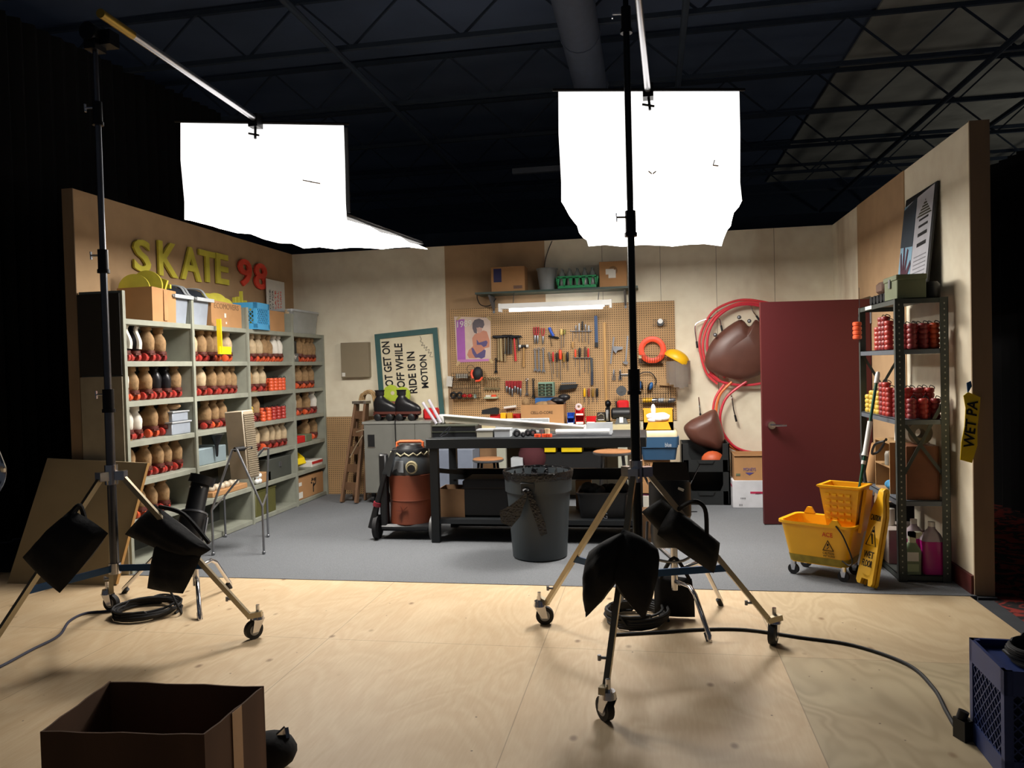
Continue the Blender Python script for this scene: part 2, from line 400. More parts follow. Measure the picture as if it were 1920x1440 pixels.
# ================================================================ SETTING
struct('floor', MB().box((-7.5, -1.5, -0.10), (1.93, 5.22, 0.0)), PLY)
struct('floor', MB().box((-4.3, 5.22, -0.10), (1.97, 8.95, 0.004)), CARPET)
struct('floor', MB().box((1.93, -1.5, -0.10), (2.05, 5.18, -0.012)).box((1.97, 5.2, -0.1), (2.08, 5.4, -0.001)), mat('grey_carpet_strip', '3a3c40', 0.95))
struct('floor', MB().box((2.05, -1.5, -0.10), (7, 12, -0.014)), RCARPET)
struct('floor', MB().box((-11, 5.22, -0.12), (-4.3, 19, -0.02)).box((-4.3, 8.95, -0.12), (2.05, 19, -0.02)).box((2.05, 12, -0.12), (12, 19, -0.02)), CONC)
ZW = 2.95
struct('wall_back', MB().box((-4.38, 8.9, 0), (2.05, 8.98, ZW)), CREAM)
struct('trim_1', MB().box((-2.37, 8.893, 1.0), (-1.18, 8.9, ZW)).box((-2.37, 8.893, 0.0), (-1.9, 8.9, 1.0)), TAN)       # tan hardboard panel on the back wall
pg = MB().box((-3.93, 8.892, 0.0), (-3.2, 8.9, 0.95)); struct('trim_2', pg, PEG)
gm = MB()
for x in (-0.52, 0.13, 0.74, 1.36): gm.box((x-0.002, 8.898, 0), (x+0.002, 8.9, ZW))
struct('trim_3', gm, mat('groove_line_paint', '7a6e58', 0.9))  # dark lines along the wall panel seams
struct('wall_left', MB().box((-4.38, 5.24, 0), (-4.3, 8.9, ZW)), TAN)
struct('trim_4', MB().box((-4.39, 5.232, 0), (-4.295, 5.24, ZW)), WOODEDGE)
wr = MB().box((1.97, 5.25, 0), (2.05, 7.45, ZW)).box((1.97, 8.38, 0), (2.05, 8.9, ZW)).box((1.97, 7.45, 2.06), (2.05, 8.38, ZW))
struct('wall_right', wr, CREAM)
struct('trim_5', MB().box((1.963, 6.49, 0), (1.97, 7.45, ZW)).box((1.963, 7.45, 2.06), (1.97, 7.87, ZW)), TAN)
struct('trim_6', MB().box((1.965, 5.235, 0), (2.08, 5.25, ZW)), WOODEDGE)
struct('baseboard_right', MB().box((1.95, 5.25, 0), (1.97, 7.4, 0.12)), BASEB)
# ceiling
CZ = 5.6
struct('ceiling', MB().box((-12, -2, CZ), (12, 19, CZ+0.1)), CEILD)
struct('ceiling', MB().box((2.7, 9.5, CZ-0.03), (12, 18.6, CZ)), CEILG)
def joist(Y, x0, x1, z, h=0.55, n=None):
    m = MB(); m.bar((x0, Y, z), (x1, Y, z), 0.05, 0.05); m.bar((x0, Y, z-h), (x1, Y, z-h), 0.05, 0.05)
    n = int((x1-x0)/0.6)
    for i in range(n):
        a = x0+(x1-x0)*i/n; b = x0+(x1-x0)*(i+1)/n
        m.bar((a, Y, z), (b, Y, z-h) if i % 2 == 0 else (b, Y, z), 0.022)
        if i % 2: m.bar((a, Y, z-h), (b, Y, z), 0.022)
    return m
for i, Y in enumerate((2.6, 4.4, 6.2, 8.0, 9.8, 11.6, 13.4, 15.2, 17.0)):
    tag(part('ceiling_joist', joist(Y, -11, 11.5, CZ-0.06), JOIST), 'black open-web steel ceiling joist spanning the dark studio roof', 'roof joist', 'roof joists under the dark ceiling')
for x in (-6.3, -3.2, 0.4, 3.9, 5.0, 7.2, 9.0):
    tag(part('ceiling_pipe', MB().tube([(x, -1.5, CZ-0.72), (x, 18.8, CZ-0.72)], 0.035, 8), JOIST), 'long black pipe running front to back under the roof joists', 'pipe', 'pipes under the roof joists')
# round air duct seen between the lamps
dm = MB().cyl((-0.62, 3.5, 4.9), (-0.66, 12, 4.9), 0.2, n=18)
for y in (5, 6.5, 8, 9.5, 11): dm.cyl((-0.64, y, 4.9), (-0.64, y+0.04, 4.9), 0.21, n=18)
solo('air_duct', dm, mat('duct_grey_blue', '5a6478', 0.6), 'grey round air duct under the dark ceiling between the two glowing lamps', 'air duct')
solo('ceiling_tube_light', MB().box((-2.0, 11.6, 4.42), (-0.4, 11.68, 4.5)), mat('unlit_tube', '8a8f98', 0.5), 'long unlit grey light tube high on the dark wall behind the set', 'tube light')
struct('wall_far', MB().box((-12, 18.9, -0.1), (12, 19, CZ)), mat('far_wall_blue', '3a4658', .95))
# black drapes round the set (folded cloth, modelled)
def drape(x0, y0, x1, y1, z0, z1, fold=0.16, amp=0.035):
    L = math.hypot(x1-x0, y1-y0); n = int(L/fold*4); m = MB(); nx, ny = -(y1-y0)/L, (x1-x0)/L
    vs = []
    for i in range(n+1):
        t = i/n; a = amp*math.sin(2*math.pi*t*L/fold)*(1+0.4*math.sin(t*17))
        vs.append((x0+(x1-x0)*t+nx*a, y0+(y1-y0)*t+ny*a))
    for s_ in (0, 1):
        pass
    th = 0.006
    A = [(x, y, z0) for x, y in vs]+[(x, y, z1) for x, y in vs]
    B = [(x+nx*th, y+ny*th, z) for x, y, z in A]
    N = n+1; fs = []
    for i in range(n):
        fs += [[i, i+1, N+i+1, N+i], [2*N+i+1, 2*N+i, 3*N+i, 3*N+i+1], [N+i, N+i+1, 3*N+i+1, 3*N+i], [i+1, i, 2*N+i, 2*N+i+1]]
    return m.add(A+B, fs)
solo('black_curtain', drape(-6.4, 3.0, -5.6, 9.6, -0.01, 5.0), DRAPE, 'black curtain hanging in the dark left of the set wall', 'curtain')
solo('black_curtain', drape(-7.0, 9.9, 2.6, 10.1, -0.01, 3.3, 0.3, 0.01), mat('navy_black_drape', '222c3c', .95, var=.3, scale=2), 'black curtain hanging behind the back wall of the set', 'curtain')
solo('black_curtain', drape(3.3, 9.6, 3.7, 5.6, -0.01, 3.4), DRAPE, 'black curtain hanging in the dark right of the wall end over red carpet', 'curtain')

# ================================================================ SOFTBOXES, STANDS
def emis(name, col, e):
    m = bpy.data.materials.new(name); m.use_nodes = True; b = m.node_tree.nodes['Principled BSDF']
    b.inputs['Base Color'].default_value = (0.9, 0.9, 0.9, 1); b.inputs['Emission Color'].default_value = (*col, 1); b.inputs['Emission Strength'].default_value = e; return m
SILKS = emis('glowing_side_silk', (1.0, 0.97, 0.93), SIDE_E)
SILK = emis('glowing_diffusion_silk', (1.0, 0.95, 0.88), SOFT_E)
TUBE = emis('glowing_fluorescent_tube', (0.95, 0.97, 1.0), TUBE_E)
def softbox(n1, n2, f2, f1, z0, z1, tz, label, clamp, torn, tz0):
    """n1,n2: near bottom corners; f1,f2: far bottom corners"""
    t = thing('softbox', label, 'softbox light', ((n1[0]+f2[0])/2, (n1[1]+f2[1])/2, z0), group=None)
    loop = [Vector((*n1, 0)), Vector((*n2, 0)), Vector((*f2, 0)), Vector((*f1, 0))]
    rings = []
    for k, z in enumerate((z1, (z0*.4+z1*.6), z0+0.12, z0+0.0)):
        r = []
        for i in range(4):
            a, b = loop[i], loop[(i+1) % 4]
            for j in range(8):
                q = a.lerp(b, j/8); q.z = z+(0 if k == 0 else 0.012*math.sin(j*2.1+i+k))+(tz0*0.0)
                c = sum(loop, Vector())/4; d = (q-c); d.z = 0
                q += d.normalized()*(0.010*math.sin(j*1.7+k*2+i))*(k > 0)
                r.append(q)
        rings.append(r)
    def skirt(k0, k1):
        m = MB(); W = k1-k0+1; vs = [r[k % 32] for r in rings for k in range(k0, k1+1)]
        m.add(vs, [[i*W+k, (i+1)*W+k, (i+1)*W+k+1, i*W+k+1] for i in range(3) for k in range(W-1)])
        o_ = len(vs); cc_ = sum(loop, Vector())/4; inn = [Vector((cc_.x-v.x, cc_.y-v.y, 0)).normalized()*0.004 for v in vs]
        m.add([v+d_ for v, d_ in zip(vs, inn)], [[i*W+k, i*W+k+1, (i+1)*W+k+1, (i+1)*W+k] for i in range(3) for k in range(W-1)]); return m
    part('silk_skirt', skirt(0, 8), SILKS, t, world=True, label='glowing white near side')
    c = sum(loop, Vector())/4; c.z = z0-0.012; nb = rings[-1]; base = [p.copy() for p in nb]
    m = MB(); m.add(base+[c]+[v+Vector((0, 0, .004)) for v in base], [[i, (i+1) % 32, 32] for i in range(32)]+[list(range(33, 65))[::-1]])
    part('diffusion_silk', m, SILK, t, world=True, label='glowing bottom silk')
    cc_ = sum(loop, Vector())/4; back = (loop[3]-loop[0]).normalized()
    part('black_backing', MB().prism([Vector((p.x+(cc_.x-p.x)*.04, p.y+(cc_.y-p.y)*.04, z0+0.03)) for p in rings[-1]], (0, 0, 0.012)), CLOTHB, t, world=True, label='black backing over the bottom silk')
    nb2 = [loop[0]+back*0.05, loop[1]+back*0.05]
    part('black_backing', MB().prism([Vector((nb2[0].x, nb2[0].y, z0+.06)), Vector((nb2[1].x, nb2[1].y, z0+.06)), Vector((nb2[1].x, nb2[1].y, z1)), Vector((nb2[0].x, nb2[0].y, z1))], back*0.01), CLOTHB, t, world=True, label='black backing behind the near silk')
    fr = MB(); A_, B_ = loop[0].copy(), loop[1].copy(); A_.z = B_.z = z1+0.012; ex = (B_-A_).normalized()*0.04
    fr.tube([A_-ex, B_+ex], 0.010, 6)
    for i in (1, 2, 3):
        a, b = loop[i].copy(), loop[(i+1) % 4].copy(); a.z = b.z = z0+0.052; a = a+(cc_-a)*.05; b = b+(cc_-b)*.05; a.z = b.z = z0+.052; fr.tube([a, b], 0.008, 6)
    part('frame', fr, BLACKM, t, world=True)
    ld = bpy.data.lights.new('lamp_core', 'AREA'); ld.shape = 'SQUARE'; ld.size = 0.55; ld.energy = CORE_W; ld.color = (1.0, .95, .88)
    lo = bpy.data.objects.new('lamp_core', ld); COL.objects.link(lo); lo.location = (cc_.x, cc_.y, z0-0.03); lo['kind'] = 'structure'
    ca = MB(); u = Vector(clamp); ca.obox(u, (0.07, 0.09, 0.09)); ca.tube([u, u+Vector((0.01, -0.03, -0.13))], 0.010, 6); ca.tube([u+Vector((-.04, -.03, -.09)), u+Vector((.04, -.03, -.11))], 0.008, 6)
    part('clamp', ca, BLACKM, t, world=True)
    tm = MB()
    for (a, b) in torn: tm.bar(a, b, 0.012, 0.006)
    part('tape_tab', tm, mat('beige_tape', '9a7a50', 0.8), t, world=True)
    return t
zt = P(480, 232, 5.22).z
LN1, LN2, LF2, LF1 = PZ(345, 412, 2.62), PZ(650, 412, 2.62), PZ(800, 465, 2.62), PZ(570, 465, 2.62)
zl1, zl2 = P(338, 240, LN1.y).z, P(645, 226, LN2.y).z
tabL = P(570, 340, 5.33); tabL2 = P(600, 343, 5.33)
softbox(LN1.xy, LN2.xy, LF2.xy, LF1.xy, 2.62, (zl1+zl2)/2, 0, 'glowing white softbox on the left boom arm above the shoe shelves', P(479, 228, 5.2), [(P(568, 338, 5.22), P(585, 341, 5.22)), (P(582, 341, 5.22), P(600, 344, 5.22))], 0)
RN1, RN2, RF2, RF1 = PZ(1052, 378, 2.62), PZ(1390, 374, 2.62), PZ(1352, 459, 2.62), PZ(1104, 461, 2.62)
zr1, zr2 = P(1047, 183, RN1.y).z, P(1390, 160, RN2.y).z
softbox(RN1.xy, RN2.xy, RF2.xy, RF1.xy, 2.62, (zr1+zr2)/2, 0, 'glowing white softbox behind the right light stand pole', P(1215, 172, 5.3), [(P(1216, 321, 5.3), P(1222, 326, 5.3)), (P(1224, 326, 5.3), P(1230, 321, 5.3)), (P(1340, 300, 5.38), P(1337, 310, 5.38)), (P(1337, 310, 5.38), P(1347, 311, 5.38))], 0)

ld = bpy.data.lights.new('deck_fill_light', 'POINT'); ld.energy = 45; ld.shadow_soft_size = .3; ld.color = (1, .95, .85)  # unseen fill lamp, added to brighten the grey roof deck
lo = bpy.data.objects.new('deck_fill_light', ld); COL.objects.link(lo); lo.location = (7.5, 13.5, 2.2); lo['kind'] = 'structure'
def caster(t, c, ang, m=None):
    """swivel caster; c: Vector on floor"""
    d = Vector((math.cos(ang), math.sin(ang), 0)); n = Vector((-d.y, d.x, 0)); wc = c+Vector((0, 0, 0.052))
    f = MB(); hb = wc+d*0.03
    f.cyl(hb+Vector((0, 0, 0.055)), hb+Vector((0, 0, 0.085)), 0.036, 0.030, 16); f.cyl(hb+Vector((0, 0, 0.085)), hb+Vector((0, 0, 0.135)), 0.011, n=8)
    for q in (-1, 1):
        a = wc+n*0.022*q
        f.prism([a-d*0.018-Vector((0, 0, 0.012)), a+d*0.018-Vector((0, 0, 0.012)), hb+d*0.03+n*0.022*q+Vector((0, 0, 0.058)), hb-d*0.035+n*0.022*q+Vector((0, 0, 0.058))], n*0.003*q)
    cs = part('caster', f, CHROME, t, world=True)
    wv = MB(); wv.cyl(wc-n*0.016, wc+n*0.016, 0.052, n=22)
    wh = part('wheel', wv, RUBBER, cs, world=True)
    part('hub', MB().cyl(wc-n*0.018, wc+n*0.018, 0.030, n=18), STEEL, cs, world=True)
    return hb+Vector((0, 0, 0.12))
def knob(t, p, d, L=0.05):
    d = Vector(d); m = MB(); m.cyl(p, Vector(p)+d*L, 0.006, n=8); q = Vector(p)+d*L; up = Vector((0, 0, 1))
    m.bar(q-up*0.022-d*0.002, q+up*0.022, 0.012, 0.006); part('tee_knob', m, CHROME, t, world=True)
def rolling_stand(label, c, feet, topz, joints, boom, legw=0.026, polem=None, dark=False):
    c = Vector(c); t = thing('rolling_light_stand', label, 'light stand', (c.x, c.y, 0))
    zc = 0.955
    m = MB(); m.cyl(c+Vector((0, 0, 0.42)), c+Vector((0, 0, joints[0])), 0.024, n=16); part('pole', m, polem or BLACKM, t, world=True, label='lowest pole section')
    zs = joints+[topz]; rs = (0.019, 0.0165, 0.014)
    for i in range(len(zs)-1):
        part('pole', MB().cyl(c+Vector((0, 0, zs[i]-0.02)), c+Vector((0, 0, zs[i+1])), rs[i], n=16), polem or BLACKM, t, world=True)
        part('collar', MB().cyl(c+Vector((0, 0, zs[i]-0.1)), c+Vector((0, 0, zs[i]+0.02)), rs[i]+0.011, n=16).cyl(c+Vector((0, 0, zs[i]-0.11)), c+Vector((0, 0, zs[i]-0.09)), rs[i]+0.016, n=16), BLACKM, t, world=True)
        knob(t, c+Vector((-0.02, -0.0, zs[i]-0.01)), (-1, -0.15, 0))
    part('leg_collar', MB().cyl(c+Vector((0, 0, zc-0.05)), c+Vector((0, 0, zc+0.06)), 0.034, n=16), CHROME, t, world=True)
    part('leg_collar', MB().cyl(c+Vector((0, 0, 0.40)), c+Vector((0, 0, 0.46)), 0.032, n=16), CHROME, t, world=True)
    for f in feet:
        f = Vector(f); d = (f-c).normalized(); top = c+d*0.055+Vector((0, 0, zc))
        end = caster(t, f, math.atan2(d.y, d.x)+0.8*(feet.index(tuple(f)) if tuple(f) in feet else 1))
        low = f-d*0.02+Vector((0, 0, 0.13)); l = MB(); l.bar(top, low, legw, legw); l.bar(low-d*0.01, low+d*0.07+Vector((0, 0, 0.012)), 0.03, 0.03)
        lg = part('leg', l, BRASSY, t, world=True)
        part('bracket', MB().obox(top+d*0.0, (0.05, 0.05, 0.05), math.atan2(d.y, d.x)), CHROME, t, world=True)
        k = low.lerp(top, 0.12); part('wing_bolt', MB().cyl(k, k+Vector((-0.045, 0.0, 0)), 0.007, n=8).cyl(k+Vector((-0.045, 0, -0.012)), k+Vector((-0.045, 0, 0.012)), 0.008, n=8), STEEL, lg, world=True)
        mid = low.lerp(top, 0.36)
        part('blue_brace', MB().bar(c+d*0.03+Vector((0, 0, 0.43)), mid, 0.012, 0.036, up=(0, 0, 1)), BLUEM, t, world=True)
    h = MB(); tp = c+Vector((0, 0, topz)); h.obox(tp+Vector((0, 0, 0.02)), (0.07, 0.09, 0.12)).cyl(tp+Vector((0.0, -0.06, 0.05)), tp+Vector((0, 0.09, 0.05)), 0.05, n=14).obox(tp+Vector((0.06, 0.03, 0.03)), (0.08, 0.08, 0.08)); part('boom_clamp', h, BLACKM, t, world=True)
    b = MB(); b.tube([boom[0], boom[1]], 0.021, 12); bo = part('boom_arm', b, mat('brushed_aluminium', 'c8c8cc', 0.28, 0.95, var=0.05), t, world=True)
    a, e = Vector(boom[0]), Vector(boom[1]); part('boom_end', MB().tube([a+(a-e).normalized()*0.02, a.lerp(e, 0.14)], 0.023, 12), mat('brass_sleeve', 'b8963c', 0.35, 0.7), bo, world=True)
    return t
LC = (-3.0, 3.87, 0); rolling_stand('tall rolling light stand on the left holding the softbox near the shoe shelves', LC,
    [(-3.46, 4.42, 0), (-2.255, 4.03, 0), (-3.25, 3.18, 0)], 3.36, [1.42, 2.2, 3.02], (P(193, 28, 3.45), P(480, 224, 5.2)), polem=mat('worn_chrome_pole', '6c6e74', .28, .9, var=.15))
RC = (-0.085, 3.98, 0); rolling_stand('tall rolling light stand on the right standing before the grey trash can', RC,
    [(-0.64, 4.442, 0), (0.608, 4.244, 0), (-0.222, 3.259, 0)], 3.62, [1.46, 2.26, 3.28], ((-0.06, 3.55, 3.66), P(1215, 174, 5.3)), polem=mat('dark_gloss_pole', '24282a', .25, .6, var=.1))

# sandbags
def sheet_bag(name, label, corners, th, group=None, strap=None, cave=0.04):
    """pillow bag from four corner points (bl, br, tr, tl)"""
    a, b, c_, d = (Vector(v) for v in corners); ctr = (a+b+c_+d)/4; n = (b-a).cross(d-a).normalized()
    t = thing(name, label, 'sandbag', (ctr.x, ctr.y, min(v.z for v in (a, b, c_, d))), group=group)
    N = 12; vs = []; fs = []
    for s_ in (1, -1):
        for i in range(N+1):
            for j in range(N+1):
                u, v = i/N, j/N; U, V = 2*u-1, 2*v-1
                uu = u+0.045*U*(V*V-1)*-1*(-1); vv = v+0.045*V*(U*U-1)
                uu = 0.5+(U*(1+cave*(1-V*V)))/2; vv = 0.5+(V*(1+cave*(1-U*U)))/2
                p = a.lerp(b, uu).lerp(d.lerp(c_, uu), vv)
                h = th*((max(0, 1-abs(U)**2.6))**.55)*((max(0, 1-abs(V)**2.6))**.55)*(1+0.08*math.sin(7*U+3*V)+0.05*math.sin(11*V))
                vs.append(p+n*(h*s_*0.5))
        o = len(vs)-(N+1)**2
        for i in range(N):
            for j in range(N):
                q = [o+i*(N+1)+j, o+(i+1)*(N+1)+j, o+(i+1)*(N+1)+j+1, o+i*(N+1)+j+1]; fs.append(q if s_ > 0 else q[::-1])
    part('bag_body', MB().add(vs, fs), CLOTHB, t, world=True)
    if strap:
        part('carry_strap', MB().tube(strap, 0.012, 6, smooth=6), CLOTHB, t, world=True)
    return t
Yl = 3.44
sheet_bag('sandbag', 'black sandbag hung on the outer left leg of the left stand', [P(42, 1045, Yl), P(112, 1112, Yl-.06), P(203, 1000, Yl), P(133, 955, Yl+.05)], 0.14, strap=[P(133, 962, Yl+.03), P(150, 948, Yl+.06), P(162, 985, Yl+.1)])
sheet_bag('sandbag', 'upper black sandbag lobe saddled over the right leg of the left stand', [P(234, 1002, 4.0), P(350, 1052, 3.88), P(396, 1030, 3.86), P(290, 945, 4.0)], 0.15, strap=[P(300, 950, 3.98), P(345, 965, 3.9), P(392, 1018, 3.86)])
sheet_bag('sandbag', 'lower black sandbag drooping off the right leg of the left stand', [P(276, 1103, 3.86), P(343, 1113, 3.84), P(380, 1035, 3.88), P(292, 1015, 3.9)], 0.10)
sheet_bag('sandbag', 'left of two black sandbag lobes on the near leg of the right stand', [P(1098, 1158, 3.50), P(1155, 1085, 3.46), P(1176, 995, 3.56), P(1104, 1035, 3.56)], 0.16, cave=.10)
sheet_bag('sandbag', 'right of two black sandbag lobes on the near leg of the right stand', [P(1152, 1088, 3.44), P(1209, 1162, 3.48), P(1234, 1030, 3.54), P(1166, 992, 3.56)], 0.15, cave=.10)
sheet_bag('sandbag', 'long black sandbag slung over the right leg of the right stand', [P(1232, 1002, 4.02), P(1338, 1075, 4.06), P(1350, 1018, 4.08), P(1262, 948, 4.08)], 0.15, strap=[P(1272, 955, 4.05), P(1300, 940, 4.0), P(1322, 955, 4.0), P(1325, 1010, 4.05)])
sheet_bag('sandbag', 'small black sandbag flap hanging behind the near pole of the right stand', [P(1203, 960, 4.12), P(1245, 1005, 4.1), P(1275, 965, 4.1), P(1240, 935, 4.12)], 0.07)
g = PZ(1265, 1156, 0.0)
sheet_bag('sandbag', 'black sandbag hanging from the chrome turtle base behind the cable coil', [P(1228, 1153, 4.62), P(1303, 1157, 4.62), P(1297, 1085, 4.66), P(1228, 1078, 4.66)], 0.07, strap=[P(1238, 1085, 4.64), P(1264, 1046, 4.6), P(1292, 1085, 4.64)])

# chrome turtle bases with low black lamps
def turtle(label, c, feet, hubz0, hubz1, knees):
    c = Vector(c); t = thing('turtle_base_stand', label, 'light stand', (c.x, c.y, 0))
    part('riser', MB().cyl(c+Vector((0, 0, hubz0)), c+Vector((0, 0, hubz1)), 0.022, n=14), CHROME, t, world=True)
    for i, f in enumerate(feet):
        f = Vector(f); z = hubz0+0.05+0.06*i; d = f-c; d.z = 0
        k = c+d*knees; k.z = z+0.02; st = c+d.normalized()*0.01; st.z = z
        l = part('leg', MB().tube([st, st.lerp(k, .6), k.lerp(st, 0.12), k+d.normalized()*0.03-Vector((0, 0, 0.03)), f+Vector((0, 0, 0.03)), f], 0.0135, 10), CHROME, t, world=True)
        part('rubber_foot', MB().cyl(f, f+(k-f).normalized()*0.05, 0.016, n=10), RUBBER, l, world=True)
    return t
tc = P(1265, 1100, 4.62); tc.z = 0
turtle('low chrome turtle base stand under the black lamp right of the trash can', (tc.x, tc.y, 0), [PZ(1330, 1203), PZ(1352, 1135), PZ(1205, 1100)], 0.17, 0.46, 0.55)
tl = P(368, 1090, 4.62); tl.z = 0
turtle('low chrome turtle base stand under the black lamp by the shoe shelves', (tl.x, tl.y, 0), [PZ(375, 1162), PZ(432, 1103), PZ(232, 1112)], 0.12, 0.40, 0.5)
def lamp(label, base, top, r0, r1, yoke=True, doors=True):
    base, top = Vector(base), Vector(top); t = thing('stage_lamp', label, 'stage lamp', (base.x, base.y, base.z)); d = (top-base).normalized(); s_ = d.cross(Vector((0, 1, 0))).normalized()
    L = (top-base).length
    part('housing', MB().tube([base, base+d*L*0.1, base+d*L*0.45, base+d*L*0.5, base+d*L*0.85, top], lambda q: (r0*0.8, r0, r0, r1, r1, r1)[min(5, int(round(q*5)))], 18), BLACK, t, world=True)
    y = MB(); y.tube([base+d*L*0.4+s_*(r0+0.02), base-d*0.0+s_*(r0+0.02), base-d*0.07+s_*r0*0.6, base-d*0.07-s_*r0*0.6, base-s_*(r0+0.02), base+d*L*0.4-s_*(r0+0.02)], 0.008, 8, smooth=3)
    part('yoke', y, STEEL, t, world=True)
    if doors:
        e = s_.cross(d)
        for q in (s_, -s_, e, -e):
            o = top+q*r1; w_ = d.cross(q)*r1*0.95; part('barn_door', MB().prism([o-w_, o+w_, o+w_*0.8+d*0.10+q*0.05, o-w_*0.8+d*0.10+q*0.05], q*0.004), BLACKM, t, world=True)
    part('vent_trim', MB().cyl(base+d*L*0.46, base+d*L*0.49, r0*1.04, n=18), STEEL, t, world=True)
    for q in (-0.5, 0.45): part('latch', MB().obox(top+s_*r1*q-Vector((0, r1*0.95, 0.02)), (0.035, 0.012, 0.014), Matrix.Rotation(0.4, 4, 'Y')), WHITE, t, world=True)
    return t
lamp('black stage lamp with barn doors low behind the right sandbags', P(1258, 1028, 4.62), P(1255, 905, 4.72), 0.115, 0.125)
lamp('black ellipsoidal stage lamp tilted low before the shoe shelves', P(352, 1018, 4.6), P(376, 905, 4.8), 0.085, 0.062, doors=False)
solo('lamp_snoot', MB().tube([P(376, 908, 4.8), P(381, 893, 4.82)], 0.085, 16), BLACK, 'black round hood at the top of the tilted stage lamp', 'lamp hood')
# cables
def coil(name, label, c, Rr, n, r, h, seed, stuff=None, sq=1.0):
    random.seed(seed); pts = []
    for i in range(n*18):
        a = 2*math.pi*i/18; k = i/18; rr = Rr*(1-0.06*((k*0.37) % 1)*4*0.6)+0.012*math.sin(k*2.3+a); pts.append((c[0]+rr*math.cos(a), c[1]+rr*sq*math.sin(a), c[2]+r+(h*((k*0.618) % 1))))
    return solo(name, MB().tube(pts, r, 6), RUBBER, label, 'cable')
cc = PZ(275, 1150); coil('coiled_cable', 'coiled black cable on the plywood under the left stand', (cc.x, cc.y, 0), 0.2, 9, 0.008, 0.05, 1)
cc = PZ(1193, 1165); coil('coiled_cable', 'coiled black cable on the plywood beside the right stand near leg', (cc.x, cc.y, 0), 0.185, 12, 0.008, 0.075, 2)
pts = [PZ(x, y, 0.008) for x, y in ((1150, 1190), (1240, 1185), (1320, 1180), (1400, 1181), (1500, 1195), (1600, 1210), (1700, 1245), (1750, 1290), (1775, 1335), (1800, 1372), (1840, 1385))]
solo('power_cable', MB().tube(pts, 0.009, 8, smooth=8), RUBBER, 'black cable running from the right coil across the plywood to the blue crate', 'cable')
pts = [PZ(x, y, 0.008) for x, y in ((-40, 1265), (0, 1250), (60, 1218), (110, 1192), (130, 1165), (160, 1150), (205, 1145), (225, 1135), (255, 1128))]
solo('power_cable', MB().tube(pts, 0.008, 8, smooth=8), mat('blue_grey_cable', '34384c', 0.5), 'grey-blue cable snaking off the left edge of the plywood', 'cable')
pts = [PZ(x, y, 0.01) for x, y in ((340, 1150), (330, 1120), (300, 1115), (270, 1128), (240, 1140), (215, 1148))]
solo('power_cable', MB().tube([P(318, 1105, 4.4), *pts], 0.007, 8, smooth=6), RUBBER, 'short black lead dropping from the lower left sandbag into the coil', 'cable')

# ================================================================ FOREGROUND
a, b, c_, d = PZ(75, 1372, .45), PZ(383, 1378, .45), PZ(495, 1287, .45), PZ(205, 1277, .45)
t = thing('open_cardboard_box', 'open brown cardboard box in the near left corner of the plywood', 'cardboard box', ((a.x+c_.x)/2, (a.y+c_.y)/2, 0))
th = 0.006; loop = [a, b, c_, d]
for i, nm in enumerate(('near', 'right', 'far', 'left')):
    p, q = loop[i], loop[(i+1) % 4]; inn = Vector((-(q-p).y, (q-p).x, 0)).normalized()
    N = 8; top = [p.lerp(q, k/N)+Vector((0, 0, 0.002*math.sin(k*1.9+i))) for k in range(N+1)]
    slot = nm == 'far' or nm == 'near'
    part('side_panel', MB().prism([Vector((p.x, p.y, 0.002)), Vector((q.x, q.y, 0.002))]+top[::-1], inn*th), mat('worn_dark_cardboard', '6a4c36', .85, var=.25, scale=6, stretch=(1, 1, .2)), t, world=True)
part('bottom_panel', MB().prism([Vector((v.x, v.y, 0.001)) for v in loop], (0, 0, 0.006)), CARDD, t, world=True)
part('packing_tape', MB().prism([b.lerp(c_, .42)+Vector((0.002, 0, 0)), b.lerp(c_, .58)+Vector((0.002, 0, 0)), b.lerp(c_, .58)+Vector((0.002, 0, -.3)), b.lerp(c_, .42)+Vector((0.002, 0, -.3))], (0.001, -0.0005, 0)), TAPE, t, world=True)
q = PZ(525, 1425, 0.02)
t = thing('tool_pouch', 'black padded pouch with a silver bracket beside the near cardboard box', 'pouch', (q.x, q.y, 0))
part('pouch_body', MB().ell((q.x-.02, q.y-0.03, 0.07), (0.10, 0.09, 0.07)), CLOTHB, t, world=True)
part('silver_bracket', MB().bar((q.x-0.02, q.y-0.06, 0.10), (q.x+0.035, q.y-0.01, 0.15), 0.014, 0.02).bar((q.x+0.035, q.y-0.01, 0.15), (q.x+0.05, q.y-0.03, 0.12), 0.014, 0.02), CHROME, t, world=True)
# blue crate with cable coil
A, B = PZ(1817, 1195, .40), PZ(1882, 1258, .40)
dv = (A-B); dv.z = 0; L = dv.length; ang = math.atan2(dv.y, dv.x)-math.pi/2; wv = 0.33
ctr = (A+B)/2+Vector((math.cos(ang), math.sin(ang), 0))*wv/2
t = thing('milk_crate', 'dark blue milk crate at the near right edge holding a coiled cable', 'milk crate', (ctr.x, ctr.y, 0), ang)
part('crate_body', milk_crate(MB(), wv, L, 0.40, step=0.04, lat=0.005), NAVY, t)
part('inner_lid', MB().box((-wv/2+.02, -L/2+.02, .36), (wv/2-.02, L/2-.02, .37)), NAVY, t)
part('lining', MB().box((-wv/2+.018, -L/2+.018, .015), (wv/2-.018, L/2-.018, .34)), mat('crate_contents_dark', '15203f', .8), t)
coil('coiled_cable', 'coiled black cable resting on top of the dark blue milk crate', (ctr.x+0.04, ctr.y+0.0, 0.37), 0.13, 12, 0.007, 0.06, 3)
q = PZ(1808, 1385, 0)
solo('plug_connector', MB().obox((q.x-0.0, q.y, 0.04), (0.05, 0.06, 0.08), .4).cyl((q.x-.01, q.y, .08), (q.x, q.y, .11), .02), BLACK, 'black cable plug box against the left side of the blue crate', 'plug')
